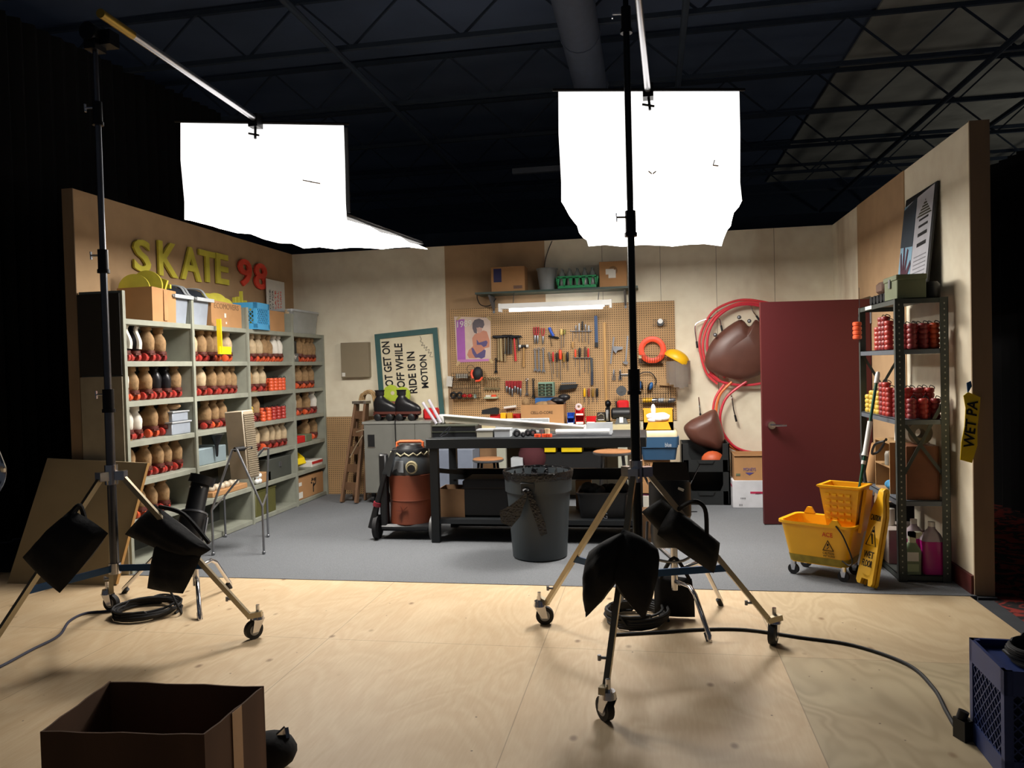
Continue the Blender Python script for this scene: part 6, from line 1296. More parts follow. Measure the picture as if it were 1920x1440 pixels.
part('caster', MB().cyl((-.1, .17, .03), (-.07, .17, .03), .028, n=12).box((-.11, .15, .04), (-.06, .19, .09)), BLACK, t); part('caster', MB().cyl((.1, .17, .03), (.13, .17, .03), .028, n=12).box((.09, .15, .04), (.14, .19, .09)), BLACK, t)
w0, w1, w2, w3 = at(697, 990, 6.5)-c, at(706, 950, 6.52)-c, at(722, 888, 6.5)-c, at(737, 850, 6.45)-c
part('wand', MB().tube([w0+Vector((0, 0, -.0)), w1, w2], lambda q: .034-.014*q, 10), BLACK, t); part('red_band', MB().cyl(w1+(w2-w1)*.02, w1+(w2-w1)*.14, .036, n=12), mat('band_red', '8c2030', .5), t); part('floor_nozzle', MB().prism([w2+Vector((-.03, 0, .0)), w2+Vector((.04, 0, -.03)), w3+Vector((.02, 0, .03)), w3+Vector((-.01, 0, .03))], (0, .05, 0)), mat('nozzle_grey', '3c4044', .4), t)
# ---- trash can
c = at(1011, 970, 6.03); c.z = .004; t = thing('trash_can', 'grey round trash can lined with a black bag in front of the workbench', 'trash can', tuple(c)); TG = mat('trash_can_grey', '394044', .5, var=.06)
part('can_body', MB().lathe([(.20, 0), (.215, .01), (.235, .33), (.25, .52), (.262, .525), (.265, .62), (.27, .635), (.27, .665), (.258, .67), (.235, .52), (.21, .02)], 40), TG, t)
part('handle_recess', MB().box((-.10, -.273, .545), (.01, -.245, .62), .006), mat('recess_dark', '2c3034', .5), t)
random.seed(4); N = 56; rings = []
for k, (rr, zz, am) in enumerate(((.270, .625, .003), (.276, .65, .002), (.279, .675, .0015), (.275, .688, .002), (.262, .686, .002), (.250, .62, .006), (.225, .45, .012), (.12, .30, .012))):
    rings.append([((rr+am*math.sin(i*2.3+k*1.7)+am*random.uniform(-1, 1))*math.cos(2*math.pi*i/N), (rr+am*math.sin(i*1.9+k))*math.sin(2*math.pi*i/N), zz+am*1.0*math.sin(i*1.3+k*2.1)) for i in range(N)])
BAG = mat('black_bin_bag', '0c0c0e', .22, var=.1, scale=60, bump=1.0); part('bin_liner', MB().loft(rings), BAG, t)
def flap(pts, n_=6):
    m = MB(); A = [Vector(p) for p in pts[0]]; B = [Vector(p) for p in pts[1]]; k = len(A)
    vs = A+B+[v+Vector((0, -.008, 0)) for v in A+B]; fs = []
    for i in range(k-1): fs += [[i, i+1, k+i+1, k+i], [2*k+i+1, 2*k+i, 3*k+i, 3*k+i+1], [i+1, i, 2*k+i, 2*k+i+1], [k+i, k+i+1, 3*k+i+1, 3*k+i]]
    return m.add(vs, fs)
part('bag_knot', MB().ell((-.055, -.285, .555), (.035, .025, .03), 10, 7), BAG, t)
part('bag_tail', flap([[(-.04, -.30, .56), (-.10, -.31, .51), (-.18, -.30, .45), (-.26, -.29, .41)], [(-.05, -.295, .50), (-.10, -.30, .37), (-.17, -.29, .29), (-.25, -.28, .32)]]), BAG, t)
part('bag_tail', flap([[(-.05, -.30, .56), (-.02, -.305, .45), (.03, -.30, .30), (.05, -.29, .22)], [(-.01, -.29, .56), (.04, -.30, .45), (.09, -.295, .32), (.10, -.285, .24)]]), BAG, t)
# ================================================================ RIGHT SIDE STACKS
a, b = at(1199, 930, 7.6), at(1258, 930, 7.6); Yq = 7.6
t = thing('open_carton', 'white and tan carton with blue and pink sheets, bottom of the stack under the cooler', 'carton', ((a.x+b.x)/2, 7.78, .004)); W_ = b.x-a.x; part('box_body', MB().box((-W_/2, -.17, 0), (W_/2, .17, .21), .003), mat('off_white_card', 'c8c4b8', .8), t)
part('pink_sheet', MB().box((-W_/2+.02, -.15, .21), (W_/2-.05, .12, .222)), mat('pink_sheet', 'b8649c', .6), t); part('blue_sheet', MB().box((-.02, -.165, .222), (W_/2-.01, .1, .234)), mat('sky_sheet', '5ca8c8', .6), t)
zc1 = .24; zc2 = P(1228, 862, 7.6).z; t = closed_carton('cardboard_box', 'tall cardboard carton printed CCB16 under the blue cooler', ((a.x+b.x)/2, 7.78, zc1), W_, .34, zc2-zc1, tape=False)
def tx(s_, x0, x1_, y0, y1, Y, m_, par, nm='printing'): return text(s_, P(x0, y1, Y), P(x1_, y1, Y), P(x0, y0, Y), m_, par, nm, .001)
tx('CCB16', 1231, 1253, 866, 873, 7.609, INK, t); tx('2h2', 1208, 1219, 868, 873, 7.609, INK, t); tx('la Gala', 1216, 1233, 882, 887, 7.609, INK, t)
part('print_frame', MB().box(tuple(P(1229, 875, 7.609)), tuple(P(1255, 874.4, 7.607))).box(tuple(P(1229, 865, 7.609)), tuple(P(1255, 864.4, 7.607))), INK, t, world=True)
x0, x1_ = at(1199, 840, 7.55).x, at(1273, 840, 7.55).x; zk = P(1236, 812, 7.55).z; W_ = x1_-x0; CB = mat('cooler_blue', '2e5070', .5, var=.06)
t = thing('cooler', 'blue picnic cooler with cream lid on the CCB16 carton', 'cooler', ((x0+x1_)/2, 7.74, zc2)); h_ = zk-zc2
part('cooler_body', MB().loft([rrect(W_*.84, .30, 0, .03), rrect(W_*.93, .34, h_*.45, .03), rrect(W_*.96, .36, h_*.46, .03), rrect(W_*1.0, .37, h_*.85, .03)]), CB, t); part('cooler_lid', MB().loft([rrect(W_*.96, .36, h_*.85, .03), rrect(W_*.96, .36, h_+.0, .03), rrect(W_*.90, .33, h_+.02, .03)]), mat('cooler_cream', 'cdbf9c', .5), t)
part('side_hinge', MB().box((W_*.48, -.05, h_*.5), (W_*.52, .05, h_*.8)), CB, t); tx('blue', 1247, 1259, 830, 838, 7.55, LGREY, t, 'cooler_lettering')
x0, x1_ = at(1206, 800, 7.6).x, at(1263, 800, 7.6).x; zy = P(1234, 768, 7.6).z; zt2 = zc2+h_+.02; W_ = x1_-x0
t = thing('yellow_tote', 'yellow open-front tote of white rags on top of the cooler', 'tote', ((x0+x1_)/2, 7.74, zt2)); h_ = zy-zt2; m = MB()
m.box((-W_/2, -.13, 0), (W_/2, .13, .008)).box((-W_/2, .122, 0), (W_/2, .13, h_)).box((-W_/2, -.13, 0), (W_/2, -.122, h_*.40))
for q_ in (-1, 1): m.prism([(q_*W_/2, -.13, 0), (q_*W_/2, .13, 0), (q_*W_/2, .13, h_), (q_*W_/2, -.13, h_)], (-q_*.008, 0, 0)); m.prism([(q_*W_/2, -.13, 0), (q_*(W_/2-.02), -.13, 0), (q_*(W_/2-.05), -.13, h_*.4), (q_*(W_/2-.015), -.13, h_), (q_*W_/2, -.13, h_)], (0, .008, 0))
part('tote_body', m, mat('amber_yellow', 'e8a42c', .45), t)
random.seed(9); m = MB()
for i in range(9): m.ell((random.uniform(-W_/2+.07, W_/2-.07), random.uniform(-.06, .05), h_*.45+random.uniform(0, .05)), (.065, .06, .04), 12, 8)
m.ell((-W_/2+.10, -.03, h_*.95), (.025, .03, .06)); solo_r = solo('white_rags', MB(Matrix.Translation((t.location.x, t.location.y, zt2))).add([tuple(v) for v in m.v], m.f), WHITE, 'crumpled white rags heaped in the yellow tote', 'rags')
a, b = at(1201, 1000, 6.55), at(1240, 1000, 6.55); t = closed_carton('cardboard_box', 'brown carton with big black H printing on the floor behind the right stand', ((a.x+b.x)/2+.05, 6.72, .004), b.x-a.x+.14, .34, .235, CARDD, tape=False); tx('H', 1220, 1231, 985, 1001, 6.549, INK, t); tx('MANGEMENT', 1207, 1236, 1009, 1013, 6.549, INK, t)
# black stacking bins
x0, x1_ = at(1279, 900, 8.3).x, at(1369, 900, 8.3).x; W_ = x1_-x0; zA, zB = P(1324, 885, 8.3).z, P(1324, 832, 8.3).z
for k, (z0, z1) in enumerate(((.004, zA), (zA+.001, zB))):
    t = thing('stacking_bin', '%s of two black open-front stacking bins left of the cartons' % ('lower', 'upper')[k], 'stacking bin', ((x0+x1_)/2, 8.52, z0)); h_ = z1-z0; m = MB()
    m.box((-W_/2, -.22, 0), (W_/2, .22, .012)).box((-W_/2, .21, .012), (W_/2, .22, h_)).box((-W_/2+.02, -.22, .012), (W_/2-.02, -.208, h_*.42))
    for q_ in (-1, 1): m.box((q_*W_/2, -.22, .012), (q_*(W_/2-.012), .21, h_)).box((q_*W_/2, -.22, .0), (q_*(W_/2-.07), -.20, h_))
    m.prism([(-W_/2+.07, -.22, h_*.42), (-W_/2+.10, -.22, h_*.42), (-W_/2+.07, -.22, h_*.62)], (0, .012, 0)).prism([(W_/2-.07, -.22, h_*.42), (W_/2-.10, -.22, h_*.42), (W_/2-.07, -.22, h_*.62)], (0, .012, 0))
    part('bin_body', m, mat('bin_charcoal', '1e2122', .5), t); part('label_ledge', MB().prism([(-.09, -.222, h_*.42), (.09, -.222, h_*.42), (.07, -.222, h_*.30), (-.07, -.222, h_*.30)], (0, -.012, 0)), mat('bin_charcoal', '1e2122'), t)
a = at(1340, 851, 8.4); m = MB().ell((a.x-.02, 8.42, a.z-.07), (.12, .10, .10), 16, 8); solo('orange_helmet', m, mat('burnt_orange', 'c85a30', .5), 'orange curved plastic item lying in the upper black stacking bin', 'helmet')
# cartons right of bins
x0, x1_ = at(1373, 900, 8.15).x, at(1440, 900, 8.15).x; zm = P(1400, 902, 8.15).z; zz = P(1400, 853, 8.15).z
t = thing('white_carton', 'white carton with pink stripe on the floor under the brown carton', 'carton', ((x0+x1_)/2, 8.33, .004)); W_ = x1_-x0; part('box_body', MB().box((-W_/2, -.18, 0), (W_/2, .18, zm), .003), mat('white_card', 'dcdce0', .7), t)
part('pink_stripe', MB().box((-W_/2-.001, -.16, zm-.07), (-W_/2, .10, zm-.05)).box((-.0, -.182, zm*.52), (W_/2, -.18, zm*.60)), mat('magenta_print', 'c03458', .6), t); tx('Xerox'.replace('Xerox', 'paper'), 1417, 1427, 924, 928, 8.15, INK, t); tx('lllll', 1389, 1398, 933, 936, 8.15, INK, t); tx('llll', 1386, 1392, 945, 949, 8.15, INK, t)
t = thing('brown_carton', 'brown carton with blue printed crest standing on the white carton', 'carton', ((x0+x1_)/2+.01, 8.33, zm+.005)); h_ = zz-zm-.005; part('box_body', open_carton(MB(), W_*.93, .32, h_), CARD, t); part('folded_flap', MB().box((-W_*.46, -.175, h_-.012), (W_*.46, -.16, h_)), CARD, t)
tx('MONEY\'S'.replace("'", ''), 1394, 1417, 877, 883, 8.168, mat('blue_purple_print', '544c8c', .6), t); m = MB(); pts = [(1397, 886), (1414, 886), (1405, 891)]; part('printed_crest', polyY(m, pts, 8.168, .001), mat('blue_purple_print', '544c8c'), t, world=True); part('print_corner', MB().box(tuple(P(1380, 892, 8.168)), tuple(P(1388, 888, 8.166))), GREENO, t, world=True)
# ---- maroon door
A, B = Vector((.99, 7.31, .012)), Vector((1.955, 7.43, .012)); d_ = (B-A).normalized(); n_ = Vector((-d_.y, d_.x, 0))
t = tag(thing('door_1', None, None, tuple(B)), kind='structure'); part('door_leaf', MB().prism([A, B, B+n_*.045, A+n_*.045], (0, 0, 2.02)), MAROON, t, world=True)
h0 = A+d_*.075; h0.z = P(1445, 797, 7.32).z; part('handle_rose', MB().cyl(h0, h0-n_*.03, .035, n=20), CHROME, t, world=True); part('door_handle', MB().tube([h0-n_*.02, h0-n_*.055, h0-n_*.06+d_*.03, h0-n_*.06+d_*.12], .011, 8), CHROME, t, world=True)
for zz_ in (.25, 1.0, 1.8): part('hinge', MB().cyl(B+Vector((0, -.01, zz_)), B+Vector((0, -.01, zz_+.1)), .009, n=8), STEEL, t, world=True)
# ---- steel rack
RX0, RX1, RY0, RY1 = 1.60, 1.925, 5.50, 6.42; RT = P(1675, 560, RY0).z; zS = [.05, P(1676, 939, RY0).z, P(1676, 787, RY0).z, P(1675, 655, RY0).z, RT]
RS = mat('rack_steel', '4c524e', .5, .35, var=.2); RS2 = mat('rack_shelf_steel', '6c747c', .45, .3)
t = thing('steel_rack', 'slotted grey steel rack with wheel stacks and cleaning jugs on the right wall', 'rack', ((RX0+RX1)/2, (RY0+RY1)/2, 0))
holes = mat('rack_hole', 'b0b0a4', .6)
for x, sx in ((RX0, 1), (RX1, -1)):
    for y, sy in ((RY0, 1), (RY1, -1)):
        p_ = part('post', MB().box((x, y, .004), (x+sx*.052, y+sy*.003, RT)).box((x, y, .004), (x+sx*.003, y+sy*.038, RT)), RS, t, world=True)
        if sy > 0:
            m = MB(); random.seed(int(x*10)); z = .06
            while z < RT-.03:
                m.box((x+sx*.020, y-.0008, z), (x+sx*.028, y, z+.010)); z += .038
            part('slot_holes', m, holes, p_, world=True)
for k, z in enumerate(zS): part('shelf_board', MB().box((RX0+.003, RY0+.004, z-.004), (RX1-.003, RY1-.004, z)).box((RX0+.003, RY0+.004, z-.035), (RX0+.006, RY1-.004, z)).box((RX0+.003, RY0+.004, z-.035), (RX1-.003, RY0+.007, z)).box((RX0+.003, RY1-.007, z-.035), (RX1-.003, RY1-.004, z)), RS2 if k in (1, 2, 3) else RS, t, world=True)
za, zb2 = P(1720, 1000, RY0).z, P(1720, 700, RY0).z
part('cross_brace', MB().bar((RX0+.03, RY0+.009, zS[1]+.15), (RX1-.03, RY0+.009, zS[2]+.12), .022, .003, up=(0, 1, 0)), RS, t, world=True); part('cross_brace', MB().bar((RX0+.03, RY0+.013, zS[2]+.0), (RX1-.03, RY0+.013, zS[1]+.16), .022, .003, up=(0, 1, 0)), RS, t, world=True)
part('cross_brace', MB().bar((RX0+.02, RY1-.01, zS[3]-.02), (RX0+.16, RY1-.01, zS[2]+.2), .02, .003, up=(0, 1, 0)).bar((RX1-.02, RY1-.01, zS[3]-.02), (RX1-.16, RY1-.01, zS[2]+.2), .02, .003, up=(0, 1, 0)), RS, t, world=True)
part('white_tag', MB().box((RX0-.001, 6.05, RT-.03), (RX0+.002, 6.22, RT-.005)), PAPER, t, world=True)
random.seed(21); GW = 'skate wheel stacks on the steel rack'
def rk(label, x, y, z, n, m_, r=.031): return bundle(label, x, y, z, n, m_, r, GW)
z3, z2 = zS[3], zS[2]
k = 0
for row_, (y, xs_) in enumerate(((5.56, (1.72, 1.79, 1.86)), (5.63, (1.70, 1.77, 1.84)), (5.70, (1.68, 1.76)))):
    for j, x in enumerate(xs_):
        rk('%s wheel stack of row %s from the front on the upper rack shelf' % (('dark red', 'dark red', 'orange')[j], ORD[row_]), x, y, z3, 5, (WDRED, WDRED, WORG)[j] if row_ == 0 else WDRED); k += 1
for j, (y, n) in enumerate(((5.80, 6), (5.88, 7), (5.96, 7), (6.05, 5))): rk('%s rose-red wheel stack along the open edge of the upper rack shelf' % ORD[j], 1.645, y, z3, n, (WRED, WDRED, WDRED, WRED)[j])
for row_, (y, xs_, nn) in enumerate(((5.56, (1.71, 1.785, 1.86), 4), (5.64, (1.70, 1.775, 1.85), 6), (5.72, (1.67, 1.75, 1.83), 6))):
    for j, x in enumerate(xs_): rk('%s red wheel stack of row %s from the front, middle rack shelf' % (('left', 'middle', 'right')[j], ORD[row_]), x, y, z2, nn, WRED if (j+row_) % 2 else WDRED)
for j, (y, n, m_) in enumerate(((5.80, 6, WRED), (5.88, 7, WRED), (5.96, 7, WDRED))): rk('%s red wheel stack along the open edge of the middle rack shelf' % ORD[j], 1.645, y, z2, n, m_)
for j, (y, n) in enumerate(((6.05, 5), (6.13, 5), (6.21, 5), (6.32, 4))): rk('%s yellow wheel stack along the open edge of the middle rack shelf' % ORD[j], 1.645, y, z2, n, WYEL)
hx = P(1606, 622, 6.42); t = thing('wheel_stack', 'string of orange skate wheels hanging outside the rack by the maroon door', 'skate wheels', (hx.x, 6.40, hx.z-.06)); m = MB(); wheels_stack(m, 0, 0, 0, 4, .034); part('wheels', m, WORG, t); part('hanging_cord', MB().tube([(0, 0, .13), (.02, 0, .22), (RX0-hx.x+.003, .0, .40)], .002, 5), RUBBER, t)
# rack other contents
t = thing('ammo_box', 'olive green steel box on the top of the rack', 'box', (1.71, 5.66, RT)); part('box_body', MB().box((-.09, -.14, 0), (.09, .14, .135), .004), GREENO, t); part('lid', MB().box((-.096, -.146, .125), (.096, .146, .16), .004), GREENO, t); part('latch', MB().box((-.101, -.02, .08), (-.095, .02, .14)), STEEL, t)
for j in range(5): solo('film_roll', MB().cyl((1.64+.0*j, 5.88+j*.085, RT+.036), (1.80, 5.88+j*.085, RT+.036), .034, n=14), DBLK, '%s small black roll along the rack top edge' % ORD[j], 'roll', 'black rolls on the rack top')
solo('brown_wrap', MB().box((1.64, 5.92, RT+.072), (1.80, 6.1, RT+.16), .02), mat('brown_wrap', '5c4234', .7), 'brown wrapped bundle on the black rolls on the rack top', 'bundle')
solo('black_jar', MB().lathe([(.045, 0), (.05, .01), (.05, .09), (.035, .11)], 16, (1.86, 5.60, RT)), BLACK, 'black jar at the right front corner of the rack top', 'jar')
# poster board leaning to right wall
t = thing('display_board', 'black-backed poster board with hands picture leaning on the right wall', 'poster board', (1.9, 6.0, RT)); q4 = [Vector((1.865, 5.74, RT+.0)), Vector((1.865, 6.40, RT+.0)), Vector((1.952, 6.40, 2.70)), Vector((1.952, 5.74, 2.70))]
part('board', MB().prism(q4, (.012, 0, 0)), BLACK, t, world=True)
def bq(u, v, l=.0): return q4[0].lerp(q4[1], 1-u).lerp(q4[3].lerp(q4[2], 1-u), v)+Vector((-l, 0, 0))   # u: 0 far .. 1 near
def bpoly(name, m_, pts, l): part(name, MB().prism([bq(u, v, l) for u, v in pts], (-.0012, 0, 0)), m_, t, world=True)
bpoly('white_sheet', mat('poster_white', 'c4c4cc', .5), [(.0, 0), (.94, 0), (.94, .99), (.0, .93)], .001)
bpoly('sky_picture', mat('pale_sky', '8cb4cc', .5), [(.0, 0), (.42, 0), (.42, .93), (.0, .93)], .003); bpoly('slate_picture', mat('slate', '34404c', .5), [(.0, .55), (.42, .52), (.42, .96), (.0, .9)], .005)
HND = mat('purple_hand', '4c2438', .5); bpoly('printed_hand', HND, [(.08, 0), (.32, 0), (.30, .22), (.42, .36), (.40, .40), (.26, .30), (.30, .50), (.26, .52), (.20, .32), (.17, .54), (.13, .54), (.14, .32), (.06, .50), (.03, .48), (.10, .28)], .006)
BG = mat('olive_ink', '3c3c24', .6)
for k_ in range(6): bpoly('logo_stripe', BG, [(.70-.04*k_*.9, .90-.025*k_), (.70+.04*k_*.9+.01, .90-.025*k_), (.70+.045*k_+.01, .885-.025*k_), (.70-.045*k_, .885-.025*k_)], .003)
for k_, (v, h_) in enumerate(((.72, .03), (.66, .035), (.58, .05), (.49, .055))): bpoly('logo_lettering', INK, [(.56, v), (.84, v+.01), (.84, v+.01+h_*.6), (.56, v+h_*.6)], .003)
for k_ in range(9): bpoly('text_line', mat('grey_text', '84848c', .6), [(.5, .40-.035*k_), (.88, .41-.035*k_), (.88, .418-.035*k_), (.5, .408-.035*k_)], .003)
# lower shelves
z1_, z0_ = zS[1], zS[0]
t = thing('wooden_cubby', 'tan plywood cubby box on the lower middle rack shelf', 'cubby', (1.76, 5.95, z1_)); m = MB(); m.box((-.13, -.18, 0), (.13, -.17, .36)).box((-.13, .17, 0), (.13, .18, .36)).box((-.13, -.17, .35), (.13, .17, .36)).box((-.13, -.17, 0), (.13, .17, .01)).box((-.13, -.17, .18), (.13, .17, .19)).box((.12, -.17, .01), (.13, .17, .35)); part('cubby_body', m, mat('cubby_ply', 'a8865c', .6), t)
solo('brown_board_box', MB().box((1.665, 5.53, z1_), (1.87, 5.755, z1_+.36), .003), mat('rust_board', '7c4c30', .6, var=.25, scale=6), 'rust-brown board box at the front of the lower middle rack shelf', 'box')
t = thing('glass_jar', 'glass jar with red and green contents in the plywood cubby', 'jar', (1.66, 5.87, z1_+.19)); part('jar_body', MB().lathe([(.03, 0), (.036, .01), (.036, .08), (.028, .10)], 14), mat('jar_glass', 'd8d4c8'), t); part('contents', MB().lathe([(.028, .004), (.032, .03), (.02, .045)], 12), mat('green_bits', '4c6c3c', .6), t)
solo('blue_cloth', MB().ell((1.68, 5.90, z1_+.045), (.045, .09, .035), 14, 8), mat('sky_cloth', '4c9ccc', .8), 'light blue cloth lump in the lower half of the cubby', 'cloth')
solo('brown_paper_roll', MB().cyl((1.64, 6.28, z1_+.02), (1.68, 6.22, z1_+.30), .05, n=14), mat('kraft_roll', 'b48a5c', .8), 'rolled brown paper beside the cubby on the rack', 'paper roll')
solo('white_card_box', MB().box((1.70, 5.80, z1_+.361), (1.80, 5.90, z1_+.47)), PAPER, 'small white box on top of the plywood cubby', 'box')
c = Vector((1.78, 5.66, z1_+.44)); solo('tape_spool', MB(Matrix.Translation(c)).lathe([(.03, -.06), (.08, -.06), (.08, .06), (.03, .06)], 20, cap=False).T and MB(Matrix.Translation(c) @ Matrix.Rotation(math.pi/2, 4, 'X')).lathe([(.032, -.05), (.078, -.05), (.078, .05), (.032, .05), (.032, -.05)], 24, cap=False), mat('spool_grey', '9a9484', .7), 'fat pale spool on the rust-brown box seen through the cross brace', 'spool')
solo('black_cord_loop', MB().tube([(1.60, 5.78, z1_+.37), (1.56, 5.86, z1_+.34), (1.57, 5.98, z1_+.26), (1.62, 5.98, z1_+.28), (1.64, 5.88, z1_+.375)], .009, 7, smooth=5), BLACK, 'black cord looping out of the cubby top', 'cord')
PINK = mat('pink_detergent', 'd02c98', .25, trans=.25); HAZ = mat('translucent_jug', 'd4c4cc', .25, trans=.4)
for k_, (x, y, s_) in enumerate(((1.745, 5.66, 1.0), (1.83, 5.575, 1.0))):
    t = thing('detergent_jug', ('pink detergent jug, back left of two on the rack bottom', 'pink detergent jug, front right of two on the rack bottom')[k_], 'jug', (x, y, z0_))
    part('jug_body', MB().loft([rrect(.13, .11, 0, .03), rrect(.135, .115, .02, .03), rrect(.135, .115, .22, .03)]), PINK, t); part('shoulder', MB().loft([rrect(.135, .115, .221, .03), rrect(.10, .09, .265, .03), rrect(.045, .045, .30, .018), rrect(.04, .04, .315, .018)]), HAZ, t); part('cap', MB().lathe([(.022, .315), (.022, .345)], 14), WHITE, t)
t = thing('cleaner_bottle', 'green and white cleaner bottle with trigger at the rack front left', 'bottle', (1.70, 5.555, z0_)); part('bottle_body', MB().loft([rrect(.10, .07, 0, .02), rrect(.105, .075, .16, .02), rrect(.05, .04, .21, .015)]), mat('sage_bottle', '7c8c6c', .35), t); part('white_label', MB().box((-.04, -.0385, .09), (.03, -.036, .15)), PAPER, t); part('pale_liquid', MB().box((-.04, -.0385, .02), (.03, -.036, .07)), mat('pale_liquid', 'a4b48c', .3), t); part('trigger_head', MB().box((-.02, -.02, .21), (.02, .02, .28)).prism([(-.02, -.02, .28), (.06, -.02, .28), (.06, -.02, .265), (.03, -.02, .24), (-.02, -.02, .25)], (0, .04, 0)), mat('pale_trigger', 'c4c4ac', .4), t)
t = thing('paper_towel_box', 'pale carton with a round hole on the rack bottom shelf', 'carton', (1.74, 5.95, z0_)); part('box_body', MB().box((-.12, -.16, 0), (.12, .16, .24), .003), mat('dusty_carton', '9c9088', .8), t); part('hole', MB().cyl((-.122, -.05, .15), (-.119, -.05, .15), .05, n=20), mat('hole_grey', '5c5854', .8), t); part('white_can', MB().cyl((-.06, .02, .241), (-.06, .02, .36), .035, n=14), PAPER, t)
t = thing('paint_bucket', 'crumpled white bucket with foil behind the wet floor sign', 'bucket', (1.50, 6.0, .004)); part('bucket_body', MB().lathe([(.12, 0), (.15, .30), (.155, .31), (.145, .31), (.11, .01)], 20), mat('dusty_white', 'b4b0ac', .6), t); part('foil', MB().ell((0, 0, .32), (.12, .11, .05), 14, 8), CHROME, t)
solo('spray_bottle', MB().lathe([(.035, 0), (.038, .02), (.038, .15), (.018, .20), (.018, .24)], 14, (1.68, 6.28, z0_)), WHITE, 'white and blue bottle deep on the rack bottom shelf', 'bottle')
solo('black_box', MB().box((1.66, 6.14, z0_), (1.90, 6.23, z0_+.36)), DBLK, 'black box deep on the rack bottom shelf', 'box')
# ---- mop bucket
YM = mat('mop_yellow', 'f0b014', .4, var=.05)
g1, g2, g3 = PZ(1497, 1078), PZ(1557, 1092), PZ(1612, 1070)
c = Vector((1.16, 5.66, 0.004)); t = thing('mop_bucket', 'yellow wheeled mop bucket with side wringer and grime at its base', 'mop bucket', tuple(c), math.radians(-32))
zt_, zb_ = .385, .095
m = MB(); L = .50; W_ = .34
m.loft([rrect(L*.78, W_*.80, zb_, .05), rrect(L*.82, W_*.84, zb_+.06, .05), rrect(L*.98, W_*.98, zt_-.02, .05), rrect(L*1.04, W_*1.06, zt_-.018, .05), rrect(L*1.04, W_*1.06, zt_, .05), rrect(L*.95, W_*.95, zt_-.004, .05), rrect(L*.78, W_*.80, zb_+.03, .05)]); part('bucket_body', m, YM, t)
gm = MB(); gm.loft([rrect(L*.786, W_*.806, zb_+.005, .05), rrect(L*.826, W_*.846, zb_+.055, .05)], cap=False); mg = mat('grime', 'a08a2c', .8, var=.3, scale=20); part('grime_band', gm, mg, t)
for x, y in ((-.17, -.11), (.17, -.11), (-.17, .11), (.17, .11)):
    cs = part('caster', MB().cyl((x, y, .068), (x, y, .10), .02, n=12).prism([(x-.018, y-.014, .07), (x+.018, y-.014, .07), (x+.010, y-.014, .03), (x-.010, y-.014, .03)], (0, .003, 0)).prism([(x-.018, y+.011, .07), (x+.018, y+.011, .07), (x+.010, y+.011, .03), (x-.010, y+.011, .03)], (0, .003, 0)), CHROME, t); part('wheel', MB().cyl((x, y-.011, .037), (x, y+.011, .037), .037, n=18), RUBBER, cs)
wm = MB(); wx = .14
wm.loft([[Vector((wx+sx_*a_, .02+sy_*b_, z)) for sx_, sy_ in ((-1, -1), (1, -1), (1, 1), (-1, 1))] for z, a_, b_ in ((.33, .09, .08), (.62, .13, .11), (.63, .145, .125), (.64, .145, .125), (.64, .12, .10), (.37, .08, .07))]); part('wringer', wm, YM, t)
rb = MB()
for r_ in range(5):
    for q_ in range(4): f_ = (.44+r_*.042-.36)/.29; y_ = .02-(.08+.03*f_); rb.obox((wx-.075+q_*.045, y_-.002, .41+r_*.042), (.03, .024, .014))
rb.add([(wx-.09, -.0685, .40), (wx+.075, -.0685, .40), (wx+.075, -.089, .60), (wx-.09, -.089, .60), (wx-.09, -.066, .40), (wx+.075, -.066, .40), (wx+.075, -.086, .60), (wx-.09, -.086, .60)], [[0, 1, 2, 3], [7, 6, 5, 4], [0, 4, 5, 1], [3, 2, 6, 7], [0, 3, 7, 4], [1, 5, 6, 2]])
part('drain_ridges', rb, YM, t)
part('wringer_bracket', MB().prism([(wx+.13, -.06, .33), (wx+.13, .10, .33), (wx+.16, .10, .60), (wx+.16, -.02, .62)], (-.02, 0, 0)), YM, t)
part('pour_lug', MB().prism([(-.20, W_*.53, zt_), (-.12, W_*.53, zt_), (-.145, W_*.53, zt_+.045), (-.175, W_*.53, zt_+.045)], (0, -.02, 0)), YM, t); part('handle_lug', MB().prism([(.10, -W_*.53, zt_), (.18, -W_*.53, zt_), (.155, -W_*.53, zt_+.035), (.125, -W_*.53, zt_+.035)], (0, .02, 0)), YM, t)
part('bail_handle', MB().tube([(.15, -W_*.54, zt_), (.20, -W_*.56, .32), (.26, -W_*.6, .18), (.24, -W_*.6, .14), (.19, -W_*.56, .16)], .005, 6, smooth=4), BLACK, t)
Tm = t.matrix_basis
def loc(p): return Tm @ (Vector(p)+Vector((0, 0, -.035)))
yv = -W_*.46
text('ACE', loc((.05, yv-.004, .335)), loc((.12, yv-.004, .335)), loc((.05, yv-.007, .365)), mat('red_print', 'd42c1c', .5), t, 'red_lettering', .0015, lift=.002)
part('warning_triangle', MB(Tm @ Matrix.Translation((0, 0, -.035))).tube([(.05, yv+.004, .24), (.12, yv+.004, .24), (.085, yv-.002, .31)], .0035, 5, closed=True).ell((.085, yv-.0, .28), (.006, .003, .008)).bar((.078, yv+.002, .25), (.092, yv, .268), .006, .003), INK, t, world=True)
text('CAUTION', loc((.05, yv+.007, .215)), loc((.125, yv+.007, .215)), loc((.05, yv+.005, .23)), INK, t, 'caution_lettering', .0015, lift=.002); text('WET FLOOR', loc((.05, yv+.009, .195)), loc((.13, yv+.009, .195)), loc((.05, yv+.008, .208)), INK, t, 'caution_lettering', .0015, lift=.002)
a, b = P(1603, 968, 5.62), P(1646, 700, 5.78); t = thing('mop', 'mop with dark green handle and white grips standing in the yellow bucket', 'mop', tuple(a))
